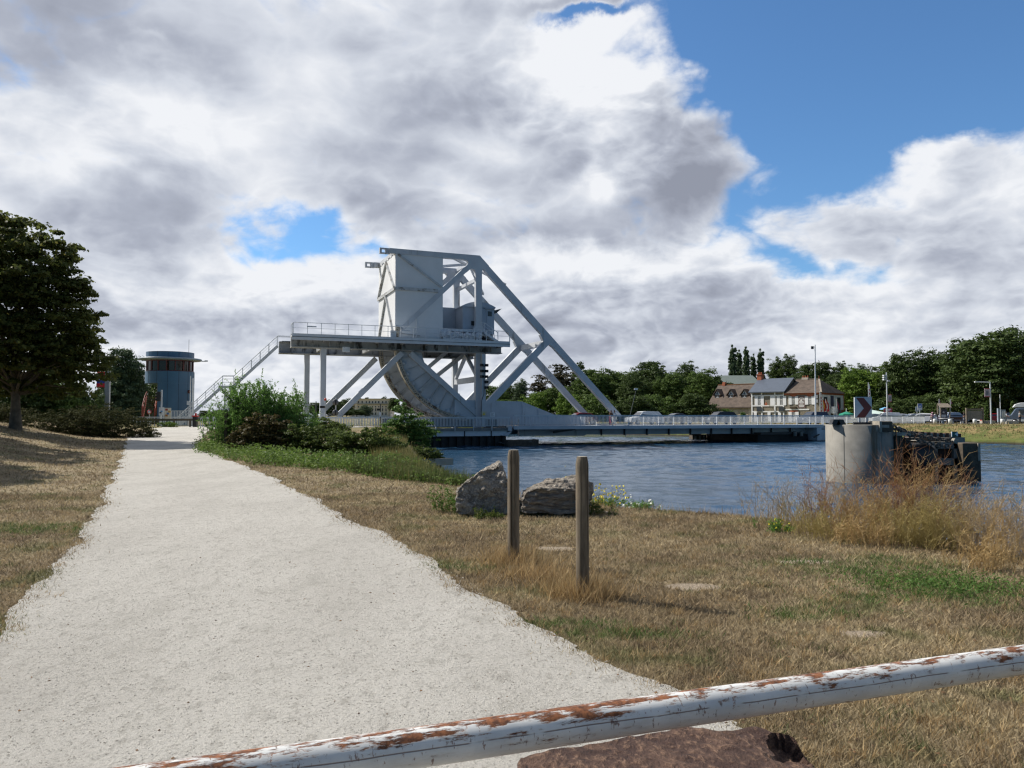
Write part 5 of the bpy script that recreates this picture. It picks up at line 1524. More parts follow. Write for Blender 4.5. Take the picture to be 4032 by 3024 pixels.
# ------------------------------------------------------------------ cars
TYRE = M('tyre_rubber', (.015, .015, .016), .8); RIM = M('wheel_rim', (.35, .36, .38), .35, .6)
LAMPR = M('tail_lamp', (.35, .01, .01), .25); LAMPW = M('head_lamp', (.6, .62, .64), .15)
def car(lab, loc, rz, colr, style='hatch', group='parked cars', rough=.25):
    t = thing('parked_car' if 'park' in group else 'car', lab, 'car', loc, rz, group)
    P = M('car_paint_%.2f_%.2f_%.2f' % colr, colr, rough, var=.02)
    L, W_, H_ = (4.1, 1.72, 1.5) if style == 'hatch' else ((4.6, 1.82, 1.66) if style == 'suv' else (4.5, 1.78, 1.45))
    hl = L / 2
    low = [(-hl, .32), (-hl - .03, .55), (-hl + .05, .86), (-hl + .9, .96), (hl - .55, 1.0), (hl - .06, .9), (hl, .6), (hl - .03, .32)]
    if style == 'hatch': top = [(-hl + .75, .95), (-hl + 1.55, H_ - .06), (-hl + 2.1, H_), (hl - .9, H_ - .06), (hl - .22, 1.0)]
    elif style == 'suv': top = [(-hl + .95, .95), (-hl + 1.7, H_ - .05), (-hl + 2.3, H_), (hl - .7, H_ - .05), (hl - .15, 1.0)]
    else: top = [(-hl + 1.05, .95), (-hl + 1.9, H_ - .05), (-hl + 2.4, H_), (hl - 1.6, H_ - .06), (hl - .6, 1.0)]
    def loft(prof, ys):
        V, F_ = [], []; n = len(prof); mb_ = MB()
        for y, s, dz in ys:
            cx_ = sum(p[0] for p in prof) / n
            V += [(cx_ + (x - cx_) * s, y, z + dz) for x, z in prof]
        for j in range(len(ys) - 1):
            for i in range(n): F_.append((j * n + i, j * n + (i + 1) % n, (j + 1) * n + (i + 1) % n, (j + 1) * n + i))
        F_ += [tuple(range(n)), tuple(range(len(V) - 1, len(V) - n - 1, -1))]
        return mb_.add(V, F_)
    w2 = W_ / 2
    body = loft(low, [(-w2, .965, 0), (-w2 + .1, 1, 0), (w2 - .1, 1, 0), (w2, .965, 0)])
    V, F_ = [], []; n = len(top)
    for y, k in ((-w2 + .06, 0), (-w2 + .24, 1), (w2 - .24, 1), (w2 - .06, 0)):
        V += [(x, y if z < 1.05 or k else y * 1.0, z) for x, z in top] if k else [(x, y if z < 1.05 else y * .80, z - (.03 if z > 1.05 else 0)) for x, z in top]
    for j in range(3):
        for i in range(n - 1): F_.append((j * n + i, j * n + i + 1, (j + 1) * n + i + 1, (j + 1) * n + i))
    F_ += [tuple(range(n)), tuple(range(4 * n - 1, 3 * n - 1, -1))]
    body.add(V, F_).build('body', P, t, bevel=.02)
    for s in (-1, 1):
        y0 = s * (w2 - .045); y1 = s * (w2 - .245) * .99
        tp_ = [(x, z) for x, z in top]
        a_, b_, c_, d_ = tp_[0], tp_[1], tp_[3], tp_[4]
        gl = [(a_[0] + .25, 1.02), (b_[0] + .12, H_ - .16), (c_[0] - .05, H_ - .17), (d_[0] - .25, 1.04)]
        vv = [(x, s * (w2 - .055) + (z - 1.0) * (-s * .33) , z) for x, z in gl]
        MB().add(vv + [(x, y - s * .05, z) for x, y, z in vv], [(0, 1, 2, 3), (7, 6, 5, 4), (0, 4, 5, 1), (1, 5, 6, 2), (2, 6, 7, 3), (3, 7, 4, 0)]).build('side_window', WINM, t)
        for x in (-hl + .82, hl - .78):
            wl = MB().lathe([(.2, -.1), (.31, -.1), (.325, -.06), (.325, .06), (.31, .1), (.2, .1)], (x, s * (w2 - .06), .32), 'Y', 20).build('wheel', TYRE, t)
            MB().lathe([(0, -.09), (.2, -.11), (.2, .11), (0, .09)], (x, s * (w2 - .06), .32), 'Y', 14).build('rim', RIM, wl)
        MB().span((-hl - .045, s * (w2 - .32) - .16, .62), (-hl + .08, s * (w2 - .32) + .16, .8)).build('headlight', LAMPW, t)
        MB().span((hl - .1, s * (w2 - .22) - .1, .66), (hl + .01, s * (w2 - .22) + .1, .92)).build('tail_light', LAMPR, t)
    for nm, (a_, b_) in (('windscreen', (top[0], top[1])), ('rear_window', (top[4], top[3]))):
        dx = -.015 if nm == 'windscreen' else .015
        p0 = (a_[0] * .85 + b_[0] * .15 + dx, a_[1] * .85 + b_[1] * .15 + .015); p1 = (a_[0] * .12 + b_[0] * .88 + dx, a_[1] * .12 + b_[1] * .88 + .015)
        vv = [(p0[0], -w2 + .2, p0[1]), (p0[0], w2 - .2, p0[1]), (p1[0], w2 - .32, p1[1]), (p1[0], -w2 + .32, p1[1])]
        MB().add(vv + [(x - dx * 2, y, z - .03) for x, y, z in vv], [(0, 1, 2, 3), (7, 6, 5, 4), (0, 4, 5, 1), (1, 5, 6, 2), (2, 6, 7, 3), (3, 7, 4, 0)]).build(nm, WINM, t)
    return t


RDZ = .605
def bcar(lab, px, v, colr, style, flip=False):
    q = bp(px, 1640, v); p = bw(q.x, v, RDZ)
    return car(lab, p, TH + (math.pi if flip else 0), colr, style, 'cars crossing the bridge')
bcar('dark car with a red rear seen behind the two people', 2285, 7.6, (.20, .02, .02), 'hatch')
bcar('silver estate car on the bridge right of the slanting strut', 2538, 5.0, (.50, .53, .56), 'suv')
bcar('low dark car in the far lane, behind the silver estate', 2662, 8.3, (.03, .035, .045), 'saloon')
bcar('black sport utility car before the low cream house', 2838, 8.0, (.02, .021, .025), 'suv')
q = bp(3203, 1640, 5.2); car('dark blue car at the bridge end before the cafe house', bw(q.x, 5.2, RDZ), TH, (.02, .03, .06), 'suv', 'cars crossing the bridge')
q = bp(1195, 1640, 4.6); car('white car behind the willow bush left of the bridge legs', bw(q.x, 4.6, .555), TH + math.pi, (.7, .71, .72), 'hatch', 'cars crossing the bridge')
def pcar(lab, px, Y, yaw, colr, style):
    x = at(px, 1640, Y).x
    return car(lab, (x, Y, gz(x, Y) + .01), R(yaw), colr, style)
pcar('white sport utility car just right of the chevron sign', 3492, 118, -12, (.72, .73, .74), 'suv')
pcar('grey car half hidden behind the chevron sign', 3440, 121, -10, (.22, .25, .29), 'saloon')
pcar('white car between the sport utility car and the silver compact', 3548, 122, -8, (.70, .71, .72), 'saloon')
pcar('pale car partly hidden behind the silver white compact', 3592, 119, -6, (.62, .64, .66), 'saloon')
pcar('whole silver white compact car beside the blue sign', 3634, 113, -38, (.62, .64, .67), 'hatch')
pcar('silver blue people carrier behind the bench and kiosk', 3752, 116, 200, (.36, .41, .50), 'suv')
pcar('red car between the street lamp and the grey cabinets', 3921, 122, 170, (.45, .02, .03), 'hatch')
pcar('grey car near the planter at the right', 3990, 124, 175, (.25, .26, .28), 'suv')
pcar('white car behind the notice board at its right edge', 3884, 124, 100, (.7, .7, .7), 'hatch')
# van at the right edge
x = at(4034, 1640, 108).x
vn = thing('camper_van', 'white and blue camper van at the right edge of the car park', 'van', (x + .6, 108, gz(x, 108)), R(-30))
VW = M('van_white', (.76, .77, .78), .35, var=.03)
MB().prism([(-2.6, .35), (-2.65, 1.1), (-2.1, 1.25), (-1.5, 2.2), (2.6, 2.3), (2.65, .35)], -.95, .95).build('body', M('van_blue_grey', (.13, .17, .24), .35), vn, bevel=.05)
MB().prism([(-1.9, 2.31), (-1.6, 2.75), (-1.0, 2.95), (2.4, 2.95), (2.6, 2.31)], -.9, .9).build('high_roof', VW, vn, bevel=.06)
MB().prism([(-2.68, .33), (2.68, .33), (2.68, .62), (-2.68, .62)], -.98, .98).build('bumper_skirt', VW, vn)
for s in (-1, 1):
    MB().span((-1.2, s * .955 - .01, 1.4), (2.2, s * .955 + .01, 2.0)).build('side_window', WINM, vn)
    for x_ in (-1.7, 1.7):
        wl = MB().lathe([(.2, -.11), (.34, -.11), (.34, .11), (.2, .11)], (x_, s * .9, .34), 'Y', 18).build('wheel', TYRE, vn)
        MB().lathe([(0, -.12), (.2, -.12), (.2, .12), (0, .12)], (x_, s * .9, .34), 'Y', 12).build('rim', RIM, wl)

# ------------------------------------------------------------------ car park furniture
def pbase(px, Y): x = at(px, 1640, Y).x; return Vector((x, Y, gz(x, Y)))
def pzv(py, Y): return at(3600, py, Y).z
PW2 = M('sign_white', (.75, .76, .77), .4)
# tall lamp mast by the bridge end
b0 = pbase(3211, 101.5); b0.z = .6
t_ = thing('lamp_mast', 'tallest bare white lamp mast standing in front of the cafe house', 'lamp post', b0)
MB().tube((0, 0, 0), (.1, 0, pzv(1356, 101) - .6), .11, .06, n=10).build('mast', RAIL, t_)
MB().span((-.42, -.1, pzv(1373, 101) - .6), (-.12, .1, pzv(1362, 101) - .6)).span((-.12, -.03, pzv(1366, 101) - .6), (.05, .03, pzv(1364, 101) - .6)).build('camera_head', DARKM, t_)
b0 = pbase(3494, 110)
t_ = thing('lamp_mast', 'white mast with a cluster of floodlights and a small banner near the white cars', 'lamp post', b0)
MB().tube((0, 0, 0), (0, 0, pzv(1466, 110) - b0.z), .10, .07, n=10).build('mast', RAIL, t_)
for py in (1478, 1486, 1494): MB().span((-.5, -.2, pzv(py + 3, 110) - b0.z), (-.2, .2, pzv(py - 2, 110) - b0.z)).span((-.2, -.03, pzv(py + 1, 110) - b0.z), (.02, .03, pzv(py - 1, 110) - b0.z)).build('floodlight', mach, t_)
MB().span((.15, -.2, pzv(1502, 110) - b0.z), (.45, .2, pzv(1497, 110) - b0.z)).build('floodlight', mach, t_)
BANN = M('banner_pink', (.55, .45, .50), .7); BANG = M('banner_print', (.20, .21, .26), .7); BANR = M('banner_red', (.45, .05, .06), .7)
def banner(root, xa, xb, z0, z1):
    o_ = MB().span((xa, -.02, z0), (xb, .02, z1)).build('banner', BANN, root)
    MB().span((xa, -.03, z0), (xb, -.021, z0 + (z1 - z0) * .08)).span((xa, -.03, z1 - (z1 - z0) * .07), (xb, -.021, z1)).build('banner_edge', BANR, o_)
    m2 = MB(); w_ = xb - xa; h_ = z1 - z0
    for k in range(4): m2.bar((xa + w_ * (.25 + .14 * k), -.028, z0 + h_ * .2), (xa + w_ * (.35 + .14 * k), -.028, z0 + h_ * (.72 - .08 * (k % 2))), .01, w_ * .12, up=(1, 0, 0))
    m2.build('banner_picture', BANG, o_)
banner(t_, .16, .16 + 13 / FOC * 110, pzv(1583, 110) - b0.z, pzv(1553, 110) - b0.z)
b0 = pbase(3902, 107)
t_ = thing('street_lamp', 'street lamp with a straight arm to the left and a hanging banner', 'lamp post', b0)
zt_ = pzv(1504, 107) - b0.z
MB().tube((0, 0, 0), (0, 0, zt_), .10, .08, n=10).build('pole', RAIL, t_)
MB().tube((.05, 0, zt_ - .06), (-1.7, 0, zt_), .07, .06, n=8).build('arm', RAIL, t_)
MB().span((-2.15, -.13, zt_ - .06), (-1.6, .13, zt_ + .08)).build('lamp_head', PW2, t_)
banner(t_, -.10 - 20 / FOC * 107, -.10, pzv(1563, 107) - b0.z, pzv(1529, 107) - b0.z)
b0 = pbase(3940, 106)
t_ = thing('flagpole', 'thin bare white pole rising from the grey sign cabinets', 'pole', b0)
MB().tube((0, 0, 0), (-.02, 0, pzv(1553, 106) - b0.z), .06, .04).build('pole', PW2, t_)
for lab, x0, x1, py in (('narrow tall blue grey sign cabinet, its face turned away', 3928, 3937, 1608), ('wider grey sign cabinet on the right of the narrow one', 3942, 3958, 1613)):
    b0 = pbase((x0 + x1) / 2, 105); w_ = (x1 - x0) / FOC * 105
    t_ = thing('sign_cabinet', lab, 'sign', b0)
    z1 = pzv(py, 105) - b0.z
    MB().span((-w_ / 2, -.12, .25), (w_ / 2, .12, z1)).build('cabinet', M('cabinet_grey', (.30, .36, .42), .5), t_)
    MB().span((-w_ / 2 + .05, -.08, 0), (w_ / 2 - .05, .08, .249)).build('plinth', CONC, t_)
    if w_ > .4: MB().span((-w_ * .36, -.15, z1 * .45), (-w_ * .1, -.121, z1 * .9)).span((w_ * .08, -.15, z1 * .5), (w_ * .36, -.121, z1 * .9)).build('notice_sheet', PW2, t_)
# blue square sign and the grey one behind it
b0 = pbase(3623, 110.5)
t_ = thing('information_sign', 'blue square sign with a white triangle symbol above a white plate', 'sign', b0)
za, zb_ = pzv(1605, 110.5) - b0.z, pzv(1590, 110.5) - b0.z
MB().tube((0, .05, 0), (0, .05, zb_), .04).build('pole', RAIL, t_)
o_ = MB().span((-.32, -.02, za - .35), (.32, .02, zb_ + .04)).build('white_plate', PW2, t_)
MB().span((-.25, -.03, za), (.25, -.021, zb_ - .02)).build('blue_field', M('sign_blue', (.02, .12, .50), .4), o_)
MB().prism([(-.16, za + .1), (.16, za + .1), (0, za + .4)], -.04, -.031).build('symbol', PW2, o_)
b0 = pbase(3612, 111.5)
t_ = thing('information_sign', 'small grey sign plate on a post just left of the blue one', 'sign', b0)
MB().tube((0, .05, 0), (0, .05, pzv(1601, 111) - b0.z), .04).build('pole', RAIL, t_)
MB().span((-.25, -.02, pzv(1620, 111) - b0.z), (.25, .02, pzv(1601, 111) - b0.z)).build('plate', M('cabinet_grey', (.3, .36, .42)), t_)
# kiosk shelter with two pennants
KW = M('kiosk_wood', (.20, .165, .125), .85, var=.2, scale=3)
b0 = pbase(3718, 112)
t_ = thing('information_kiosk', 'small wooden information shelter with a sloping roof', 'shelter', b0)
zr1, zr0 = pzv(1590, 112) - b0.z, pzv(1606, 112) - b0.z
for x in (-.72, .6):
    for y in (-.4, .4): MB().span((x - .06, y - .06, 0), (x + .06, y + .06, zr0 + (.5 if y > 0 else .1))).build('post', KW, t_)
MB().add([(-.95, -.7, zr0), (.75, -.7, zr0), (.95, .7, zr1), (-.6, .7, zr1), (-.95, -.7, zr0 + .08), (.75, -.7, zr0 + .08), (.95, .7, zr1 + .08), (-.6, .7, zr1 + .08)], [(0, 3, 2, 1), (4, 5, 6, 7), (0, 1, 5, 4), (1, 2, 6, 5), (2, 3, 7, 6), (3, 0, 4, 7)]).build('roof', KW, t_)
o_ = MB().span((-.5, .2, .5), (.5, .25, zr0 - .1)).build('poster', M('poster_dark', (.07, .07, .09), .5), t_)
MB().span((-.4, .18, .9), (.4, .199, 1.3)).lathe([(0, .17), (.14, .17), (.14, .195), (0, .195)], (.02, 0, 1.65), 'Y', 12).build('poster_print', PW2, o_)
for lab, px, cc in (('small dark red pennant left above the wooden shelter', 3699, (.25, .05, .12)), ('small red and white pennant right above the wooden shelter', 3743, (.55, .25, .25))):
    b0 = pbase(px, 113.5); t_ = thing('pennant', lab, 'flag', b0)
    z1 = pzv(1570, 113) - b0.z
    MB().tube((0, 0, 0), (0, 0, z1), .03).build('pole', PW2, t_)
    MB().add([(.03, 0, z1), (.3, -.03, z1 - .75), (.03, 0, z1 - .8), (.03, .02, z1), (.3, -.01, z1 - .75), (.03, .02, z1 - .8)], [(0, 2, 1), (3, 4, 5), (0, 1, 4, 3), (1, 2, 5, 4), (2, 0, 3, 5)]).build('cloth', M('pennant_%d' % px, cc, .8), t_)
# wooden notice board
b0 = pbase(3838, 108)
t_ = thing('wooden_notice_board', 'wide weathered wooden notice board seen from behind', 'notice board', b0)
w_ = 64 / FOC * 108; zt_ = pzv(1606, 108) - b0.z
for s in (-1, 1): MB().span((s * w_ / 2 - .09, -.1, 0), (s * w_ / 2 + .09, .1, zt_)).build('post', KW, t_)
MB().span((-w_ / 2 + .091, -.04, .55), (w_ / 2 - .091, .04, zt_ - .4)).build('panel', M('panel_grey_wood', (.24, .22, .19), .85, var=.15, scale=4), t_)
MB().span((-w_ / 2 + .091, -.06, zt_ - .33), (w_ / 2 - .091, .06, zt_ - .1)).build('header_board', KW, t_)
# white bollards along the bank
for k, (px, lab) in enumerate(((3681, 'white bollard in front of the person in the pink hat'), (3741, 'white bollard in front of the silver blue people carrier'), (3838, 'white bollard in front of the wooden notice board'), (3947, 'white bollard in front of the grey sign cabinets'))):
    Y = 103.0 - 3.5 * k / 3; b0 = pbase(px, Y)
    t_ = thing('white_bollard', lab, 'bollard', b0, group='white bollards along the far bank')
    MB().lathe([(0, 0), (.24, 0), (.24, .62), (.20, .70), (0, .70)], n=12).build('block', PW2, t_, bevel=0)
# bench, table, planters
b0 = pbase(3768, 110)
t_ = thing('bench', 'brown bench on pale supports in front of the people carrier', 'bench', b0)
MB().span((-.9, -.2, .42), (.9, .2, .5)).build('seat', M('bench_brown', (.11, .06, .04), .7), t_)
MB().span((-.9, .2, .55), (.9, .26, .95)).build('backrest', M('bench_brown', (.11, .06, .04), .7), t_)
for s in (-.7, .7): MB().span((s - .12, -.2, 0), (s + .12, .2, .42)).build('leg', PW2, t_)
b0 = pbase(3725, 109.5)
t_ = thing('table', 'round white topped table before the people carrier', 'table', b0)
MB().lathe([(0, .72), (.95, .72), (.95, .78), (0, .78)], n=20).build('tabletop', PW2, t_)
for s in (-.5, .5): MB().span((s - .12, -.12, 0), (s + .12, .12, .72)).build('leg', M('cabinet_grey', (.3, .36, .42)), t_)
for lab, px, Y, cc in (('long pale concrete planter block near the man in dark trousers', 3985, 106, (.5, .46, .4)), ('low concrete block under the small conifer', 3888, 109, (.42, .38, .33))):
    b0 = pbase(px, Y); t_ = thing('concrete_block', lab, 'planter', b0)
    MB().span((-.95, -.3, 0), (.95, .3, .42)).build('block', M('block_%d' % px, cc, .85), t_, bevel=.03)
# parasol, marquee, boards
b0 = pbase(3333, 124)
t_ = thing('parasol', 'green parasol on the cafe terrace left of the chevron sign', 'parasol', b0)
GRN = M('parasol_green', (.01, .22, .14), .8)
zt_ = pzv(1620, 124) - b0.z
MB().tube((0, 0, 0), (0, 0, zt_ + .5), .04).build('pole', WPAINT, t_)
MB().lathe([(0, zt_), (1.2, zt_ - .42), (1.25, zt_ - .62)], n=8, smooth=False).build('canopy', GRN, t_)
b0 = pbase(3458, 128)
t_ = thing('marquee', 'pale green white marquee roof behind the parked white cars', 'tent', b0)
zt_ = pzv(1613, 128) - b0.z
MB().add([(-2.2, -2, zt_ - .95), (2.6, -2, zt_ - .95), (2.6, 3, zt_ - .95), (-2.2, 3, zt_ - .95), (-.9, .5, zt_)], [(0, 1, 4), (1, 2, 4), (2, 3, 4), (3, 0, 4), (3, 2, 1, 0)]).build('roof', M('marquee_cloth', (.55, .68, .62), .8), t_)
for x in (-2.1, 2.5):
    for y in (-1.9, 2.9): MB().tube((x, y, 0), (x, y, zt_ - .96), .05).build('pole', WPAINT, t_)
b0 = pbase(3497, 121)
t_ = thing('sign_board', 'dark red sign board with white print behind the floodlight mast', 'sign', b0)
z0, z1 = pzv(1630, 121) - b0.z, pzv(1607, 121) - b0.z
o_ = MB().span((-.65, -.03, z0), (.65, .03, z1)).span((-.55, -.03, 0), (-.47, .03, z0)).span((.47, -.03, 0), (.55, .03, z0)).build('board', M('board_red', (.30, .03, .05), .6), t_)
tx = MB()
for k in range(3): tx.span((-.45, -.042, z1 - .25 - .22 * k), (.45 - .15 * k, -.031, z1 - .14 - .22 * k))
tx.build('lettering', PW2, o_)
b0 = pbase(3484, 123)
t_ = thing('parasol', 'small light blue parasol peeping out beside the dark red sign board', 'parasol', b0)
zt_ = pzv(1603, 123) - b0.z
MB().tube((0, 0, 0), (0, 0, zt_), .04).build('pole', WPAINT, t_)
MB().lathe([(0, zt_), (.75, zt_ - .25), (.8, zt_ - .4)], n=8, smooth=False).build('canopy', M('parasol_blue', (.15, .40, .62), .8), t_)
def feather(lab, px, Y, py0, py1, wpx, cc):
    b0 = pbase(px, Y); t_ = thing('feather_flag', lab, 'flag', b0)
    z0, z1 = pzv(py1, Y) - b0.z, pzv(py0, Y) - b0.z; w_ = wpx / FOC * Y
    MB().tube((0, 0, 0), (0, 0, z1), .035).build('pole', PW2, t_)
    pts = [(0.02, z0), (w_, z0 + .05), (w_ * .95, z0 + (z1 - z0) * .6), (w_ * .6, z0 + (z1 - z0) * .9), (0.02, z1)]
    MB().prism(pts, -.012, .012).build('cloth', M('feather_%d' % px, cc, .8), t_)
    m2 = MB()
    for k in range(5): m2.span((w_ * .3, -.02, z0 + (z1 - z0) * (.12 + .14 * k)), (w_ * .6, -.0125, z0 + (z1 - z0) * (.2 + .14 * k)))
    m2.build('print', BANR, t_)
feather('tall slim white feather flag behind the chevron sign', 3421, 126, 1505, 1612, 9, (.74, .73, .72))
feather('white feather flag with red print at the cafe house corner', 3229, 132, 1541, 1632, 12, (.72, .68, .66))
for k, (lab, px, cc) in enumerate((('red and yellow flag hanging at the cafe flank', 3240, (.45, .03, .02)), ('red and white flag hanging on the cafe flank beside the banner', 3252, (.50, .04, .05)), ('dark flag hanging at the far window of the cafe flank', 3296, (.03, .02, .04)))):
    b0 = pbase(px, 137.5); t_ = thing('flag', lab, 'flag', b0)
    z1 = pzv(1568 + 2 * k, 137) - b0.z
    MB().tube((0, 0, 0), (0, 0, z1), .03).build('pole', PW2, t_)
    c2 = ((.6, .42, .03), (.7, .7, .7), (.40, .03, .05))[k]
    MB().add([(0, 0, z1), (.5, -.1, z1 - .9), (.62, -.1, z1 - 2.2), (.25, 0, z1 - 2.4), (0, .02, z1), (.5, -.08, z1 - .9), (.62, -.08, z1 - 2.2), (.25, .02, z1 - 2.4)], [(0, 3, 2, 1), (4, 5, 6, 7), (0, 1, 5, 4), (1, 2, 6, 5), (2, 3, 7, 6), (3, 0, 4, 7)]).build('cloth', M('cafe_flag_%d' % k, cc, .8), t_)
    MB().add([(.05, -.06, z1 - .3), (.3, -.1, z1 - 1.2), (.35, -.1, z1 - 2.0), (.18, -.06, z1 - 1.6)], [(0, 1, 2, 3)]).build('cloth_band', M('cafe_band_%d' % k, c2, .8), t_)
q = at(3284, 1640, 122)
t_ = thing('information_sign', 'white sign plates on a slim post before the cafe flank', 'sign', (q.x, 122, gz(q.x, 122)))
MB().tube((0, 0, 0), (0, 0, 2.6), .04).build('pole', RAIL, t_)
for x in (-.2, .16): MB().span((x - .14, -.06, 1.5), (x + .14, -.03, 2.6)).build('plate', PW2, t_)
q = at(2462, 1640, 122)
t_ = thing('street_lamp', 'slim dark leaning lamp post in front of the far trees', 'lamp post', (q.x, 122, gz(q.x, 122)))
z1 = at(2510, 1535, 122).z - gz(q.x, 122)
MB().tube((-.4, 0, -.2), (1.75, 0, z1), .07, .05).build('pole', M('dull_green_post', (.1, .115, .1)), t_)
MB().span((1.45, -.15, z1), (2.0, .15, z1 + .25)).build('lamp_head', PW2, t_)

# ------------------------------------------------------------------ the dolphin in the canal
YD = 37.0
dl_ = lambda cx, cy, Y=YD: at(3240 + .2803 * cx, 1640 + .2803 * cy, Y)
dc = dl_(545, 110)
Rd = (545 - 104) * .2803 / FOC * YD
do = thing('mooring_dolphin', 'round concrete mooring dolphin with chains, timber block and dark fender frame', 'dolphin', (dc.x, YD + Rd * .2, -1.5))
w2d = lambda cx, cy, dy=0.0: (lambda p: Vector((p.x - dc.x, dy, p.z + 1.5)))(dl_(cx, cy, YD + Rd * .2 + dy))
zt_ = w2d(400, 112).z
MB().lathe([(Rd, -1.2), (Rd, zt_ - .03), (Rd - .04, zt_)], n=64).build('pillar', CONC, do)
MB().lathe([(0, zt_), (Rd - .04, zt_)], n=64, smooth=False).build('pillar_top', CONC, do)
for a in (R(-75), R(-140), R(-20)):
    MB().box(((Rd + .0) * math.cos(a), (Rd + .0) * math.sin(a), zt_ / 2 - .6), (.01, .03, zt_ + 1.1), rz=a).build('casting_seam', M('seam_dark', (.15, .14, .12)), do)
a_, b_ = w2d(722, 212, -.9), w2d(895, 66, -.9)
MB().span((a_.x, -1.5, a_.z), (b_.x, -.2, b_.z)).build('timber_block', TIMB, do, bevel=.05)
MB().span((a_.x - .05, -1.55, a_.z - .02), (a_.x + .06, -.2, (b_.z + a_.z) / 2 + .25)).span((a_.x + .061, -1.56, (a_.z + b_.z) / 2 - .05), (b_.x - .2, -1.501, (a_.z + b_.z) / 2 + .08)).build('pale_edge', PALE, do)
for cx in (165, 235): 
    p = w2d(cx, 100, -.6); MB().prism([(p.x - .22, zt_), (p.x + .22, zt_), (p.x + .1, zt_ + .25), (p.x - .12, zt_ + .25)], -.8, -.4).build('mooring_cleat', DARKM, do)
MB().tube((w2d(350, 90).x, -.6, zt_ + .06), (w2d(620, 90).x, -.6, zt_ + .06), .06).build('mooring_bar', DARKM, do)
# dark recess wall, roller fender, pierced frame and end board
xA, xB, xC, xD, xE = (w2d(c, 400).x for c in (890, 1240, 1560, 1860, 2112))
zl = lambda cy: w2d(1000, cy).z
MB().span((xA, .2, -1.2), (xD, .8, zl(300))).build('backing_wall', TIMB, do)
for cx in (905, 945): MB().span((w2d(cx, 300).x - .09, -1.0, -.8), (w2d(cx, 300).x + .09, -.5, zl(255))).build('fender_post', TIMB, do)
MB().span((xA, -1.05, zl(262)), (w2d(1080, 262).x, .4, zl(215))).build('top_beam', PALE, do)
rr_ = (zl(350) - zl(760)) / 2
MB().lathe([(0, -.35), (rr_ * .8, -.35), (rr_, -.2), (rr_, .75), (rr_ * .8, .9), (0, .9)], ((xB + xC) / 2 - .25, -.35, zl(350) - rr_), 'Y', 36).build('roller_fender', BLACK, do)
MB().lathe([(rr_ * 1.01, -.1), (rr_ * 1.12, -.1), (rr_ * 1.12, .5), (rr_ * 1.01, .5)], ((xB + xC) / 2 - .25, -.3, zl(350) - rr_), 'Y', 36, a0=R(-20), a1=R(88)).build('roller_guard', CONC, do)
fr_ = MB().span((xC - .55, -.15, zl(450)), (xD, .19, zl(355))).span((xC - .05, -.15, zl(680)), (xD, .19, zl(585))).span((xC - .05, -.15, -.5), (xC + .1, .19, zl(355))).span((w2d(1815, 500).x, -.15, -.5), (xD, .19, zl(355)))
fr_.build('pierced_frame', CONC, do)
MB().span((xC + .1, .05, -.6), (xD, .195, zl(400))).build('rust_panel', M('dark_rust', (.05, .02, .012), .85, var=.4, scale=3), do)
MB().span((xD + .01, -.6, -.35), (xE, .5, zl(368))).build('end_board', TIMB, do, bevel=.04)
MB().span((w2d(2065, 400).x, -.66, zl(610)), (w2d(2095, 400).x, -.601, zl(370))).build('pale_batten', PALE, do)
MB().span((xC - .5, -.9, -.42), (xE + .05, .6, -.22)).build('low_walkway', CONC, do)
def chain(p, q, sag, n, sz, mt):
    m_ = MB()
    for k in range(n):
        t = k / (n - 1); c_ = p.lerp(q, t); c_.z -= sag * math.sin(math.pi * t)
        t2 = min(1, t + .01); d = q - p; d.z -= sag * math.pi * math.cos(math.pi * t); d.normalize()
        s = Vector((0, 1, 0)) if k % 2 else Vector((-d.z, 0, d.x))
        for i in range(10):
            f = lambda j: c_ + d * (math.cos(2 * math.pi * j / 10) * sz) + s * (math.sin(2 * math.pi * j / 10) * sz * .55)
            m_.tube(f(i), f(i + 1), sz * .2, n=6, caps=False)
    return m_.build('chain', mt, do)
CHM = M('rusty_chain', (.13, .115, .10), .7, .3, var=.4, scale=10)
chain(w2d(880, 108, -1.1), w2d(1815, 345, -.8), .12, 16, .155, CHM); chain(w2d(1010, 160, -1.0), w2d(1800, 420, -.85), .22, 14, .15, CHM)
chain(w2d(960, 140, -.9), w2d(1240, 400, -.7), -.05, 8, .12, CHM); chain(w2d(980, 120, -.7), w2d(1560, 300, -.5), .1, 11, .10, CHM)
for cx, cy in ((1060, 170), (1850, 345), (1000, 250)):
    p = w2d(cx, cy, -.8); MB().box(p, (.22, .25, .2), rot=Matrix.Rotation(.5, 3, 'Y')).build('shackle', PALE, do, bevel=.03)
# chevron sign standing on the dolphin
q0, q1 = at(3359, 1645, YD), at(3424, 1565, YD)
bz = zt_ - 1.5
cs = thing('chevron_sign', 'square white board with a dark red chevron pointing right, standing on the concrete dolphin', 'sign', ((q0.x + q1.x) / 2, YD - .2, bz))
w_ = (q1.x - q0.x); z0, z1 = q0.z - bz, q1.z - bz
MB().span((-w_ / 2, -.02, z0), (w_ / 2, .02, z1)).build('board', M('board_white', (.62, .63, .64), .45, var=.08), cs, bevel=.008)
MB().span((-w_ / 2 - .02, -.03, z0), (-w_ / 2 - .001, .04, z1 + .02)).span((-w_ / 2 - .02, -.03, z1 + .001), (w_ / 2 + .01, .04, z1 + .02)).build('board_rim', PW2, cs)
h_ = z1 - z0
MB().prism([(-w_ * .42, z1 - .02), (0.02, z1 - .02), (w_ * .49, z0 + h_ / 2), (.06, z0 + .01), (-w_ * .44, z0 + .01), (w_ * .02, z0 + h_ * .46)], -.03, -.021).build('chevron', M('chevron_red', (.17, .035, .03), .5, var=.1), cs)
for x in (-w_ * .22, w_ * .22): MB().span((x - .05, .021, 0), (x + .05, .07, z0 + .3)).build('support', RAIL, cs)
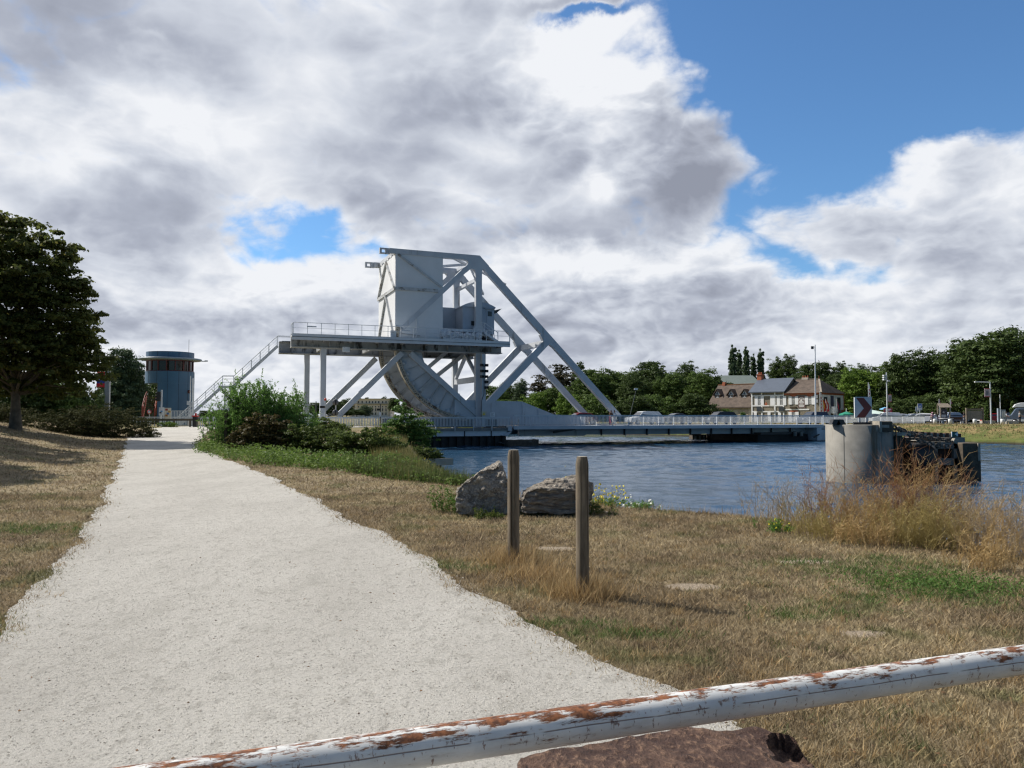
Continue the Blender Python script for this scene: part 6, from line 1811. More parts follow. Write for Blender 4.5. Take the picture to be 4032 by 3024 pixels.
# second fender jetty behind it
YJ = 55.0
dj = lambda cx, cy: at(3240 + .2803 * cx, 1640 + .2803 * cy, YJ)
a_, b_ = dj(1180, 350), dj(1950, 350)
jt = thing('fender_jetty', 'low concrete jetty edged with dark timber blocks behind the dolphin', 'jetty', (a_.x, YJ, -1.5))
L = b_.x - a_.x; ztj = dj(1500, 290).z + 1.5
for k in range(9):
    MB().span((L * k / 9, -.3, ztj), (L * k / 9 + L / 9 * .55, .4, ztj + .42 - .02 * k)).build('timber_block', M('tarred_wood', (.07, .035, .025), .8, var=.5), jt)
    if k < 8: MB().span((L * k / 9 + L / 9 * .56, -.25, ztj), (L * (k + 1) / 9 - .01, .4, ztj + .36 - .02 * k)).build('pale_block', PALE, jt)
MB().span((0, -.4, ztj - .55), (L, .6, ztj - .002)).build('beam', CONC, jt)
for k in range(4): MB().tube((L * (k + .5) / 4, .1, -1.2), (L * (k + .5) / 4, .1, ztj - .56), .25, n=12).build('pile', TIMB, jt)
q0, q1 = dj(1768, 318), dj(1842, 210)
cs2 = thing('chevron_sign', 'small dark green board with a white chevron pointing left on the low jetty', 'sign', ((q0.x + q1.x) / 2, YJ - .45, ztj - 1.5))
w_ = q1.x - q0.x; z0 = 0.05; z1 = q1.z - ztj + 1.5
MB().span((-w_ / 2, -.02, z0), (w_ / 2, .02, z1)).build('board', M('board_green', (.015, .10, .08), .5), cs2)
MB().prism([(w_ * .5, z1), (-w_ * .1, z0 + (z1 - z0) / 2), (w_ * .5, z0)], -.03, -.021).build('chevron', PW2, cs2)
MB().span((-w_ / 2 - .06, -.03, z0), (-w_ / 2 - .001, .03, z1)).build('white_edge', PW2, cs2)
# landing slab and green hatch on the near bank
q = at(1740, 1812, 40)
ls = thing('landing_slab', 'pale concrete landing slab at the water beside the weeds', 'slab', (q.x, 40, -.62))
MB().flat([(-2.2, -1.0), (.55, .55), (.4, .75), (-2.2, .9)], -.3, .05).build('slab', M('slab_pale', (.40, .36, .29), .85, var=.12), ls)
q = at(1713, 1790, 45)
gh = thing('green_hatch', 'grey green metal hatch cover tilted on the bank', 'hatch', (q.x, 45, q.z - .1))
MB().prism([(-.42, .0), (.38, -.05), (.45, .16), (-.3, .22)], -.3, .5).build('cover', M('hatch_green', (.14, .19, .17), .5), gh)
MB().prism([(-.05, -.7), (.38, -.7), (.38, -.06), (-.05, -.03)], -.2, .4).build('base', DARKM, gh)
# ------------------------------------------------------------------ people
def skin_mesh(verts, edges, radii, sub=1):
    me = bpy.data.meshes.new('tmp'); me.from_pydata(verts, edges, [])
    o = bpy.data.objects.new('tmp', me); COL.objects.link(o)
    o.modifiers.new('Skin', 'SKIN')
    lay = me.skin_vertices[0].data
    for i, r in enumerate(radii): lay[i].radius = (r, r); lay[i].use_root = (i == 0)
    s = o.modifiers.new('Sub', 'SUBSURF'); s.levels = s.render_levels = sub
    dg = bpy.context.evaluated_depsgraph_get(); dg.update()
    out = bpy.data.meshes.new_from_object(o.evaluated_get(dg))
    bpy.data.objects.remove(o); bpy.data.meshes.remove(me)
    out.polygons.foreach_set('use_smooth', np.ones(len(out.polygons), bool))
    return out


SKIN = M('skin_tone', (.42, .25, .17), .6, var=.05)
def person(lab, loc, rz, top, legs, hair=(.06, .04, .03), h=1.7, lean=.0, arms=(.1, .1), skirt=None, bag=None, hat=None):
    t = thing('person', lab, 'person', loc, rz)
    k = h / 1.7
    V, E, Rd_ = [], [], []
    def add(p, r, par=None):
        V.append(tuple(Vector(p) * k)); Rd_.append(r * k)
        if par is not None: E.append((par, len(V) - 1))
        return len(V) - 1
    ln = lambda z: -lean * max(0, z - .92)
    pel = add((0, 0, .94), .13); wa = add((0, ln(1.1), 1.10), .12, pel); che = add((0, ln(1.32), 1.30), .145, wa)
    nk = add((0, ln(1.46), 1.45), .055, che); hd = add((0, ln(1.56) - .02, 1.54), .082, nk); hd2 = add((0, ln(1.62) - .015, 1.62), .085, hd); hd3 = add((0, ln(1.68), 1.685), .05, hd2)
    nose = add((0, ln(1.56) - .115, 1.565), .012, hd)
    shirt_i, leg_i = [pel, wa, che, nk], [pel]
    for s, af in zip((-1, 1), arms):
        sh = add((s * .17, ln(1.4), 1.39), .062, che); el = add((s * .23, ln(1.15) - af * .6, 1.13), .046, sh)
        wr = add((s * .21, ln(1.0) - af - .08, .92 + af * .35), .034, el); pa = add((s * .205, ln(1.0) - af - .12, .85 + af * .35), .034, wr)
        for q in range(4): add((s * .205 + (q - 1.5) * .02, ln(1.0) - af - .15 - .01 * (q % 2), .77 + af * .35 + .008 * abs(q - 1.5)), .009, pa)
        add((s * .16, ln(1.0) - af - .17, .85 + af * .35), .010, pa)
        shirt_i += [sh, el]
        hp = add((s * .09, 0, .88), .10, pel); kn = add((s * .10, -.02, .49), .06, hp); an_ = add((s * .10, .02, .10), .042, kn); add((s * .115, -.13, .045), .038, an_)
        leg_i += [hp, kn, an_]
    body = skin_mesh(V, E, Rd_)
    o = link_mesh('body', body, SKIN, t)
    def cloth(nm, idx, extra, col):
        mp = {j: i for i, j in enumerate(idx)}
        e2 = [(mp[a], mp[b]) for a, b in E if a in mp and b in mp]
        link_mesh(nm, skin_mesh([V[j] for j in idx], e2, [Rd_[j] + extra for j in idx]), M('cloth_%.2f_%.2f_%.2f' % col, col, .85, var=.12, scale=6), o)
    cloth('top', shirt_i, .018, top); cloth('trousers', leg_i, .016, legs)
    hc_ = Vector(V[hd2]); hm = MB().lathe([(.0, .10), (.05, .09), (.085, .05), (.098, .0), (.095, -.05), (.07, -.09)], hc_ + Vector((0, .012, 0)), n=16)
    hm.build('hair', M('hair_%.2f_%.2f_%.2f' % hair, hair, .6), o)
    for x in (-.032, .032): MB().lathe([(0, -.01), (.011, 0), (0, .006)], Vector(V[hd]) + Vector((x * k, -.082 * k, .045)), 'Y', 8).build('eye', BLACK, o)
    MB().span(tuple(Vector(V[hd]) + Vector((-.025, -.086, -.035))), tuple(Vector(V[hd]) + Vector((.025, -.07, -.027)))).build('mouth', M('lip', (.3, .1, .09)), o)
    if bag: MB().span((-.14, .15, 1.05), (.16, .27, 1.38)).build('bag', M('bag_%.2f' % bag[0], bag, .7), o, bevel=.03)
    if hat: MB().lathe([(.0, .12), (.09, .11), (.1, .04), (.19, .03), (.19, .02), (.0, .02)], hc_, n=18).build('hat', M('hat_pink', hat, .8), o)
    return t


q = bp(2403, 1640, .75); person('person in a brown top and red trousers leaning at the bridge railing', bw(q.x, .75, .621), TH + .15, (.10, .05, .03), (.50, .03, .04), lean=.22, arms=(.3, .3))
q = bp(2418, 1640, .75); person('person in a white top with a black bag beside the one in brown', bw(q.x, .75, .621), TH - .1, (.66, .66, .68), (.45, .48, .50), lean=.18, arms=(.28, .1), bag=(.02, .02, .02), hair=(.10, .07, .05))
def pp(lab, px, Y, rz, *a, **kw):
    b0 = pbase(px, Y); return person(lab, b0, R(rz), *a, **kw)
pp('person in a dark shirt and pale shorts standing left of the wooden notice board', 3795, 110, 60, (.02, .022, .03), (.30, .29, .30), h=1.72)
pp('person in a grey shirt and dark trousers near the camper van', 4015, 104.5, 80, (.23, .24, .25), (.02, .022, .035), h=1.75, arms=(.3, .3))
pp('person in a white shirt by the grey sign cabinets', 3961, 107, 40, (.68, .67, .70), (.30, .32, .36), arms=(.35, .1))
pp('person in a pink hat with flowery top by the white compact car', 3672, 111.5, 200, (.55, .30, .36), (.20, .18, .18), h=1.62, hat=(.60, .32, .42))
pp('person in a white top standing behind the leftmost white bollard', 3683, 112.5, 30, (.70, .70, .70), (.25, .03, .05), h=1.6)

# ------------------------------------------------------------------ foliage
def leaf_quads(P, Nn, size, aspect=.55, droop=0.0):
    n = len(P)
    Nn = Nn / np.maximum(np.linalg.norm(Nn, axis=1, keepdims=True), 1e-6)
    a = rng.normal(size=(n, 3)); a[:, 2] -= droop
    T = np.cross(Nn, a); T /= np.maximum(np.linalg.norm(T, axis=1, keepdims=True), 1e-6)
    B = np.cross(Nn, T); s = (size * rng.uniform(.6, 1.35, n))[:, None]
    V = np.stack([P - T * s, P + B * s * aspect + Nn * s * .15, P + T * s, P - B * s * aspect + Nn * s * .15], 1).reshape(-1, 3)
    return V, np.arange(4 * n).reshape(-1, 4)


def rdir(n):
    d = rng.normal(size=(n, 3)); return d / np.linalg.norm(d, axis=1, keepdims=True)


def crown(blobs, K, per, clump, size, aspect=.55, shell=.55, fill=.12, upright=0.0, rag=.12):
    """leaf clumps spread through the volume of several ellipsoids; returns arrays and the clump centres"""
    bl_ = np.array(blobs, float); vol = (bl_[:, 3] * bl_[:, 4] * bl_[:, 5]) ** .75
    pick = rng.choice(len(bl_), K, p=vol / vol.sum())
    d = rdir(K); r = shell + (1 - shell) * rng.uniform(0, 1, K) ** .6
    r *= 1 + rag * rng.normal(size=K)
    C = bl_[pick, :3] + d * bl_[pick, 3:] * r[:, None]
    n = K * per
    ci = np.repeat(np.arange(K), per)
    ld = rdir(n); ld[:, 2] = np.abs(ld[:, 2]) * .75 + ld[:, 2] * .25
    cr_ = clump * rng.uniform(.55, 1.4, K)
    P = C[ci] + ld * (cr_[ci] * rng.uniform(.35, 1.0, n))[:, None] * np.array([1.15, 1.15, .75])
    N_ = ld + .55 * rng.normal(size=(n, 3)) + np.array([0, 0, .45])
    nf = int(n * fill)
    if nf:
        pk_ = rng.choice(len(bl_), nf, p=vol / vol.sum())
        Pf = bl_[pk_, :3] + rdir(nf) * bl_[pk_, 3:] * (rng.uniform(0, .85, nf) ** .5)[:, None]
        P = np.concatenate([P, Pf]); N_ = np.concatenate([N_, rng.normal(size=(nf, 3))])
    if upright: N_[:, 2] *= (1 - upright)
    V, F_ = leaf_quads(P, N_, size, aspect)
    return V, F_, C


def branches(C, base, top, r0, n_limb, rs, fork=.35):
    """tapered trunk with limbs that reach for clump centres"""
    mb = MB(); base, top = Vector(base), Vector(top); pts = []
    for i in range(9):
        t = i / 8; p = base.lerp(top, t); w_ = (top - base).length * .012
        pts.append((p + Vector((rs.uniform(-w_, w_), rs.uniform(-w_, w_), 0)) * (0 if i == 0 else 1), r0 * (1 - .88 * t) * (1.35 if i == 0 else 1)))
    for (a, ra), (b_, rb) in zip(pts[:-1], pts[1:]): mb.tube(a, b_, ra, rb, n=10, caps=False)
    idx = rng.choice(len(C), min(n_limb, len(C)), replace=False)
    for j in idx:
        tgt = Vector(C[j]); t = min(.92, max(fork, (tgt.z - base.z) / max(1e-3, (top.z - base.z)) - .18))
        s = base.lerp(top, t); L = (tgt - s).length; m1 = s.lerp(tgt, .5) + Vector((0, 0, L * .1))
        ra = r0 * (1 - .88 * t) * .42
        mb.tube(s, m1, ra, ra * .55, n=7, caps=False).tube(m1, tgt, ra * .55, ra * .14, n=6, caps=False)
    return mb


BARK = M('tree_bark', (.075, .06, .045), .95, var=.35, scale=5, bstr=.8, bscale=10)
L_DARK = leaf_mat('leaf_dark_maple', [(0.051, 0.065, 0.019), (0.081, 0.101, 0.028), (0.121, 0.142, 0.038), (0.203, 0.155, 0.049)], .5)
L_WOOD = leaf_mat('leaf_wood_green', [(0.049, 0.086, 0.022), (0.076, 0.124, 0.030), (0.108, 0.167, 0.039), (0.151, 0.206, 0.049)], .32, pscale=3)
L_DEEP = leaf_mat('leaf_deep_green', [(0.034, 0.061, 0.018), (0.054, 0.086, 0.025), (0.078, 0.117, 0.033), (0.108, 0.146, 0.039)], .30, pscale=3)
L_LIME = leaf_mat('leaf_lime_green', [(0.068, 0.128, 0.020), (0.108, 0.189, 0.027), (0.162, 0.243, 0.041), (0.203, 0.270, 0.047)], .3, pscale=3)
L_GREY = leaf_mat('leaf_grey_green', [(0.047, 0.074, 0.038), (0.074, 0.115, 0.057), (0.101, 0.149, 0.074), (0.135, 0.182, 0.095)], .25, pscale=3)
L_PINE = leaf_mat('leaf_brown_pine', [(0.024, 0.030, 0.016), (0.038, 0.046, 0.022), (0.074, 0.061, 0.030), (0.115, 0.074, 0.034)], .15, pscale=3)
L_WILL = leaf_mat('leaf_willow_bush', [(0.068, 0.142, 0.030), (0.121, 0.236, 0.051), (0.189, 0.338, 0.081), (0.270, 0.419, 0.115)], .4)
L_BRAM = leaf_mat('leaf_bramble', [(0.047, 0.074, 0.019), (0.078, 0.115, 0.027), (0.115, 0.155, 0.038), (0.176, 0.203, 0.054)], .4)
L_RUST = leaf_mat('leaf_withered', [(.045, .045, .018), (.075, .072, .026), (.125, .095, .038), (.10, .115, .035)], .35)
L_ELD = leaf_mat('leaf_elder', [(0.051, 0.108, 0.024), (0.081, 0.155, 0.035), (0.115, 0.209, 0.047), (0.155, 0.257, 0.061)], .34)
L_NETT = leaf_mat('leaf_nettle', [(0.061, 0.115, 0.024), (0.101, 0.169, 0.034), (0.142, 0.216, 0.049), (0.203, 0.236, 0.068)], .4)

VAR = {}
def variant(nm, blobs, K, per, clump, size, trunk=(.16, .75, .022), limbs=14, **kw):
    kw.setdefault('fill', .22)
    V, F_, C = crown(blobs, K, per, clump, size, **kw)
    cm = np_mesh('crown', V, F_)
    mb = branches(C, (0, 0, 0), (0, 0, trunk[1]), trunk[2], limbs, random.Random(hash(nm) % 99 if False else len(nm)), trunk[0])
    me = bpy.data.meshes.new('trunk'); me.from_pydata([tuple(p) for p in mb.v], [], mb.f); me.polygons.foreach_set('use_smooth', mb.s)
    me.materials.append(BARK)
    VAR[nm] = (cm, me)


variant('round', [(0, 0, .60, .36, .36, .36), (.17, .08, .48, .24, .24, .22), (-.18, -.05, .52, .24, .26, .24), (.03, -.18, .42, .24, .22, .2), (-.06, .12, .76, .22, .22, .2)], 380, 46, .075, .017, rag=.1)
variant('broad', [(0, 0, .55, .42, .42, .32), (.25, .0, .45, .22, .24, .22), (-.26, .05, .48, .22, .24, .24), (.1, -.2, .66, .22, .2, .2), (-.12, .1, .80, .2, .2, .17), (.15, .05, .76, .18, .2, .17), (0, -.1, .26, .36, .3, .16)], 430, 46, .07, .0155, rag=.1)
variant('layered', [(0, 0, .8, .22, .22, .14), (.2, 0, .66, .24, .24, .12), (-.22, .06, .62, .26, .24, .13), (.05, -.18, .52, .32, .26, .13), (.26, .05, .42, .22, .26, .12), (-.26, -.05, .38, .24, .26, .13), (0, 0, .26, .38, .34, .13), (0, 0, .5, .28, .28, .3)], 430, 44, .065, .015, rag=.1)
variant('poplar', [(0, 0, .55, .12, .12, .44), (.02, 0, .35, .15, .15, .28), (0, .02, .8, .09, .09, .2)], 330, 30, .045, .020, rag=.14, trunk=(.08, .9, .014), limbs=8)
variant('pine', [(0, 0, .82, .14, .14, .14), (.1, 0, .68, .2, .2, .1), (-.12, .05, .56, .24, .24, .12), (.08, -.06, .42, .28, .28, .12), (-.05, 0, .3, .3, .3, .12)], 220, 26, .06, .020, rag=.22, trunk=(.2, .92, .018), limbs=18)
variant('willow', [(0, 0, .55, .2, .2, .42), (.16, 0, .45, .16, .16, .36), (-.16, .04, .5, .16, .16, .38), (.06, .1, .72, .14, .14, .24)], 340, 40, .055, .018, rag=.2, aspect=.35)
variant('conifer', [(0, 0, .25, .30, .30, .22), (0, 0, .5, .22, .22, .24), (0, 0, .75, .12, .12, .22)], 120, 22, .07, .032, rag=.08, trunk=(.05, .8, .02), limbs=4)
variant('mound', [(0, 0, .30, .55, .5, .42), (.4, 0, .22, .38, .4, .3), (-.42, .05, .2, .4, .4, .3), (.15, -.2, .45, .35, .3, .36)], 360, 44, .10, .025, rag=.08, trunk=(.1, .4, .02), limbs=10)
CN = {}
def tree(nm, var, mat, px, topy, wpx, Y, lab, cat='tree', group=None, x=None, basez=None, rot=None, squash=1.0):
    X = at(px, 1640, Y).x if x is None else x
    g = gz(X, Y) - .1 if basez is None else basez
    h = at(px, topy, Y).z - g
    wv = wpx / FOC * Y
    base_w = {'round': .80, 'broad': .88, 'layered': .85, 'poplar': .26, 'pine': .56, 'willow': .58, 'conifer': .55, 'mound': 1.4}[var]
    key = (var, mat.name)
    root = thing(nm, lab, cat, (X, Y, g), rng.uniform(0, 6.28) if rot is None else rot, group)
    wv *= 1.15 if 'bank' in (group or '') and var not in ('poplar', 'conifer') else 1.0
    root.scale = (wv / base_w, wv / base_w * squash, h / (.98 if var != 'mound' else .8))
    if key not in CN:
        c_ = VAR[var][0].copy(); c_.materials.clear(); c_.materials.append(mat); CN[key] = c_
    a = bpy.data.objects.new('trunk', VAR[var][1]); COL.objects.link(a); a.parent = root
    b_ = bpy.data.objects.new('crown', CN[key]); COL.objects.link(b_); b_.parent = root
    return root


FT = 'trees along the far bank'
far = [('broad', L_WOOD, 1935, 1512, 130, 175, 'mid green tree behind the signal mast and the bridge girder'),
       ('round', L_DEEP, 1998, 1503, 75, 185, 'small dark round tree between the crossing struts of the far truss'),
       ('willow', L_GREY, 2044, 1486, 70, 180, 'slim grey green tree with a feathery top seen between the bridge struts'),
       ('mound', L_LIME, 2095, 1540, 130, 165, 'bright yellow green bushy tree above the sloping end of the bridge girder'),
       ('pine', L_PINE, 2132, 1470, 95, 190, 'brownish pine left of the tallest pine behind the slanting struts'),
       ('pine', L_PINE, 2212, 1428, 120, 195, 'tallest brown green pine between the two slanting struts'),
       ('pine', L_DEEP, 2284, 1418, 62, 200, 'dark pointed pine top just right of the near slanting strut'),
       ('broad', L_WOOD, 2190, 1520, 130, 170, 'leafy green tree standing below the tallest pine'),
       ('mound', L_LIME, 2245, 1540, 110, 162, 'yellow green shrub like tree low between the two slanting struts'),
       ('round', L_WOOD, 2330, 1452, 130, 178, 'round green tree just right of the dark pine top'),
       ('broad', L_WOOD, 2420, 1450, 150, 180, 'broad green tree above the leaning lamp post'),
       ('broad', L_DEEP, 2500, 1470, 130, 172, 'dark green tree left of the highest dome shaped tree'),
       ('round', L_DEEP, 2567, 1420, 165, 184, 'dome shaped dark tree above the silver estate car'),
       ('broad', L_WOOD, 2640, 1462, 130, 174, 'green tree in the dip between the two dark domes'),
       ('layered', L_DEEP, 2702, 1412, 140, 186, 'dark open crowned tree left of the poplar row'),
       ('broad', L_WOOD, 2775, 1452, 150, 170, 'big green tree just left of the dormered house'),
       ('round', L_DEEP, 2840, 1505, 110, 168, 'dark tree touching the left end of the tiled roof'),
       ('mound', L_WOOD, 2350, 1545, 170, 152, 'low leafy shrub mass behind the near slanting strut foot'),
       ('mound', L_DEEP, 2480, 1555, 170, 150, 'low dark shrub mass behind the leaning lamp post'),
       ('mound', L_WOOD, 2600, 1550, 180, 152, 'low green shrub mass behind the silver estate car'),
       ('mound', L_DEEP, 2730, 1548, 170, 150, 'low dark shrub mass left of the low cream house'),
       ('mound', L_WOOD, 2010, 1570, 150, 158, 'low green shrub mass behind the bridge girder end'),
       ('round', L_WOOD, 2380, 1470, 150, 215, 'tree filling the skyline just left of the leaning lamp post'),
       ('broad', L_WOOD, 2465, 1462, 150, 214, 'tree filling the skyline just right of the leaning lamp post'),
       ('round', L_DEEP, 2610, 1470, 150, 216, 'tree filling the skyline behind the silver estate car'),
       ('broad', L_DEEP, 2745, 1470, 140, 214, 'tree filling the skyline left of the tiled roof'),
       ('broad', L_WOOD, 2270, 1500, 140, 210, 'tree filling the skyline behind the near slanting strut'),
       ('round', L_DEEP, 3215, 1462, 150, 214, 'tree filling the skyline behind the cafe chimney'),
       ('broad', L_DEEP, 3345, 1462, 150, 212, 'tree filling the skyline above the lime green tree'),
       ('broad', L_DEEP, 3480, 1440, 150, 170, 'tree filling the skyline left of the layered tree'),
       ('poplar', L_GREY, 2889, 1366, 32, 235, 'leftmost and tallest of the slim poplars'),
       ('poplar', L_GREY, 2913, 1384, 28, 238, 'second slim poplar from the left'),
       ('poplar', L_GREY, 2941, 1372, 30, 236, 'middle slim poplar of the row'),
       ('poplar', L_GREY, 2968, 1400, 24, 240, 'shortest slim poplar of the row'),
       ('poplar', L_GREY, 2999, 1381, 30, 236, 'rightmost slim poplar of the row'),
       ('willow', L_DEEP, 3052, 1398, 70, 215, 'tall feathery dark tree behind the red brick chimney'),
       ('willow', L_DEEP, 3108, 1386, 75, 212, 'tall feathery dark tree above the slate roof ridge'),
       ('round', L_DEEP, 3180, 1432, 120, 200, 'dark round tree behind the hipped roof'),
       ('round', L_DEEP, 3255, 1425, 110, 204, 'dark round tree right of the tall white mast'),
       ('willow', L_DEEP, 3312, 1416, 70, 214, 'feathery dark treetop right of the hipped roof'),
       ('willow', L_GREY, 3378, 1424, 75, 216, 'grey green treetop above the lime green tree'),
       ('broad', L_DEEP, 2960, 1500, 120, 188, 'dark tree beside the barn roof'),
       ('broad', L_DEEP, 3120, 1480, 150, 178, 'dark tree filling the gap behind the slate roof'),
       ('round', L_DEEP, 3300, 1470, 120, 176, 'dark tree behind the right end of the cafe house'),
       ('broad', L_LIME, 3395, 1446, 165, 152, 'bright lime green tree right of the cafe house'),
       ('round', L_DEEP, 3445, 1470, 120, 165, 'dark tree behind the floodlight mast'),
       ('layered', L_WOOD, 3505, 1410, 130, 150, 'green layered tree above the floodlight mast'),
       ('broad', L_DEEP, 3572, 1378, 165, 146, 'tall dark tree above the blue sign'),
       ('round', L_DEEP, 3640, 1415, 120, 150, 'dark tree in the notch between two tall ones'),
       ('broad', L_DEEP, 3697, 1380, 165, 145, 'tall dark tree above the wooden shelter'),
       ('round', L_DEEP, 3770, 1420, 130, 142, 'dark tree left of the biggest crown'),
       ('round', L_DEEP, 3890, 1330, 280, 136, 'dark tree filling in behind the biggest crown'),
       ('broad', L_DEEP, 3925, 1287, 330, 128, 'biggest layered tree rising above the street lamp'),
       ('broad', L_DEEP, 4060, 1310, 240, 136, 'big dark tree cut by the right edge of the view'),
       ('mound', L_DEEP, 3520, 1560, 170, 138, 'dark shrubs behind the white parked cars'),
       ('mound', L_DEEP, 3620, 1555, 190, 137, 'dark shrubs behind the blue sign'),
       ('mound', L_DEEP, 3740, 1545, 200, 136, 'dark shrubs behind the wooden shelter'),
       ('mound', L_DEEP, 3860, 1540, 200, 137, 'dark shrubs behind the wooden notice board'),
       ('mound', L_DEEP, 3990, 1540, 220, 138, 'dark shrubs behind the camper van'),
       ('conifer', L_WOOD, 3886, 1578, 24, 116, 'small conifer left of the street lamp pole'),
       ('conifer', L_WOOD, 3989, 1575, 30, 116, 'small conifer between the cabinets and the van'),
       ('mound', L_WOOD, 4004, 1616, 22, 110, 'little bright shrub in front of the camper van'),
       ('mound', L_ELD, 2868, 1608, 62, 148, 'green shrub in front of the garage doors of the low house'),
       ('mound', L_ELD, 2928, 1622, 36, 147, 'small round shrub at the right end of the low house'),
       ('mound', L_ELD, 2745, 1630, 50, 149, 'low yellow green hedge left of the low house')]
for v_, mt_, px, ty, wp, Y, lab in far:
    tree('shrub' if v_ == 'mound' and wp < 70 else 'tree', v_, mt_, px, ty, wp, Y, lab, 'shrub' if v_ == 'mound' and wp < 70 else 'tree', FT)
# wooded hill behind the bridge legs and the mansion's park
for v_, mt_, px, ty, wp, Y, lab in [('round', L_DEEP, 1250, 1585, 90, 420, 'distant dark tree behind the left bridge legs'), ('broad', L_DEEP, 1295, 1572, 80, 430, 'distant tree just right of the left bridge column'),
                                   ('round', L_DEEP, 1340, 1580, 70, 440, 'distant tree beside the beacon'), ('broad', L_DEEP, 1365, 1568, 60, 560, 'distant tree touching the left end of the mansion'),
                                   ('broad', L_GREY, 1440, 1594, 62, 600, 'dark cedar like tree in front of the mansion'), ('round', L_DEEP, 1405, 1612, 70, 590, 'low dark tree at the left foot of the mansion'),
                                   ('round', L_DEEP, 1350, 1610, 90, 470, 'dark tree mass below the raking legs'), ('round', L_DEEP, 1420, 1567, 30, 720, 'treetop showing above the mansion roof on the left'),
                                   ('round', L_DEEP, 1440, 1564, 30, 725, 'second treetop above the mansion roof on the left'), ('broad', L_DEEP, 1514, 1561, 44, 720, 'treetop above the mansion roof on the right'),
                                   ('round', L_DEEP, 1552, 1566, 50, 640, 'dark tree at the right end of the mansion'), ('round', L_DEEP, 1600, 1590, 90, 480, 'distant tree seen through the curved rolling segments'),
                                   ('broad', L_DEEP, 1680, 1600, 110, 420, 'distant tree behind the elder bush'),
                                   ('round', L_DEEP, 805, 1616, 60, 300, 'distant tree right of the tower foot'), ('broad', L_DEEP, 850, 1612, 70, 310, 'distant tree behind the stairway foot'),
                                   ('round', L_DEEP, 920, 1618, 90, 320, 'distant tree behind the willow bush'), ('broad', L_DEEP, 1010, 1616, 100, 330, 'distant tree behind the willow bush top'), ('round', L_DEEP, 1110, 1608, 110, 340, 'distant tree left of the bridge columns'),
                                   ('round', L_DEEP, 1185, 1600, 100, 380, 'distant tree between the willow bush and the bridge columns')]:
    tree('tree', v_, mt_, px, ty, wp, Y, lab, 'tree', 'distant trees beyond the bridge')
tree('tree', 'round', L_GREY, 490, 1372, 165, 98, 'grey green leafy tree directly left of the blue tower')
tree('tree', 'broad', L_DEEP, 455, 1440, 150, 104, 'darker tree behind the grey green one by the tower')
tree('tree', 'mound', L_GREY, 470, 1500, 220, 96, 'low bushy growth under the grey green tree by the tower')
tree('tree', 'mound', L_DEEP, 600, 1480, 210, 106, 'dark bushy growth behind the red tower stairs')
for k, (px, ty, wp, Y, lab) in enumerate([(60, 1450, 330, 58, 'sunlit hedge tree seen under the big crown at the far left'), (215, 1460, 260, 60, 'sunlit hedge tree between the big trunk and the grey column'), (335, 1500, 190, 62, 'hedge tree just left of the grey column')]):
    tree('hedge_tree', 'mound', L_DEEP if k != 1 else L_WOOD, px, ty, wp, Y, lab, 'tree', 'hedge trees behind the big tree')

# the big dark tree at the left
TXb, TYb = at(62, 1660, 40).x, 40.0
bt = thing('maple_tree', 'big dark leafy tree with a grey trunk at the left edge of the lawn', 'tree', (TXb, TYb, gz(TXb, TYb) - .1))
blobs = [(0, 0, 7.0, 3.4, 3.6, 2.9), (.4, -.4, 9.0, 2.5, 2.6, 2.0), (-.8, .3, 10.2, 2.0, 2.0, 1.5), (2.1, -.3, 5.4, 2.3, 2.4, 2.0), (2.4, .3, 3.7, 2.2, 2.3, 1.5), (-2.4, 0, 6.2, 2.8, 2.8, 2.4),
         (-2.6, .4, 3.6, 2.6, 2.6, 1.5), (.3, -2.2, 4.2, 2.6, 1.9, 1.6), (1.2, -1.2, 7.4, 2.2, 2.0, 1.5), (.5, 2.0, 4.5, 2.8, 2.0, 2.0), (3.3, 0, 4.2, 1.2, 1.5, .9), (2.0, .5, 2.5, 2.2, 2.2, .9), (-1.5, 1.2, 2.6, 2.4, 1.8, 1.0), (2.7, 0, 7.2, 1.2, 1.2, .8), (1.9, 0, 9.3, 1.0, 1.0, .6)]
V, F_, C = crown(blobs, 800, 80, .46, .10, .8, .45, .08, rag=.08)
link_mesh('crown', np_mesh('crown', V, F_), L_DARK, bt)
branches(C, (0, 0, 0), (-.1, 0, 9.5), .25, 70, random.Random(3), .2).build('trunk', M('grey_bark', (.11, .095, .075), .95, var=.3, scale=4, bstr=.8, bscale=8), bt)
for x_, y_, s_ in ((-27.5, 30, 1.0), (-23, 22.5, .95)):
    t2 = dup(bt); t2.location = (x_, y_, gz(x_, y_) - .1); t2.rotation_euler = (0, 0, x_); t2.scale = (s_, s_, s_)
    t2['label'] = 'leafy tree outside the left edge of the view, the %s one, shading the lawn' % ('farther' if y_ > 25 else 'nearer')
L_SHR = leaf_mat('leaf_dark_shrub', [(0.030, 0.038, 0.015), (0.049, 0.057, 0.022), (0.076, 0.078, 0.030), (0.108, 0.089, 0.043)], .2, .9)
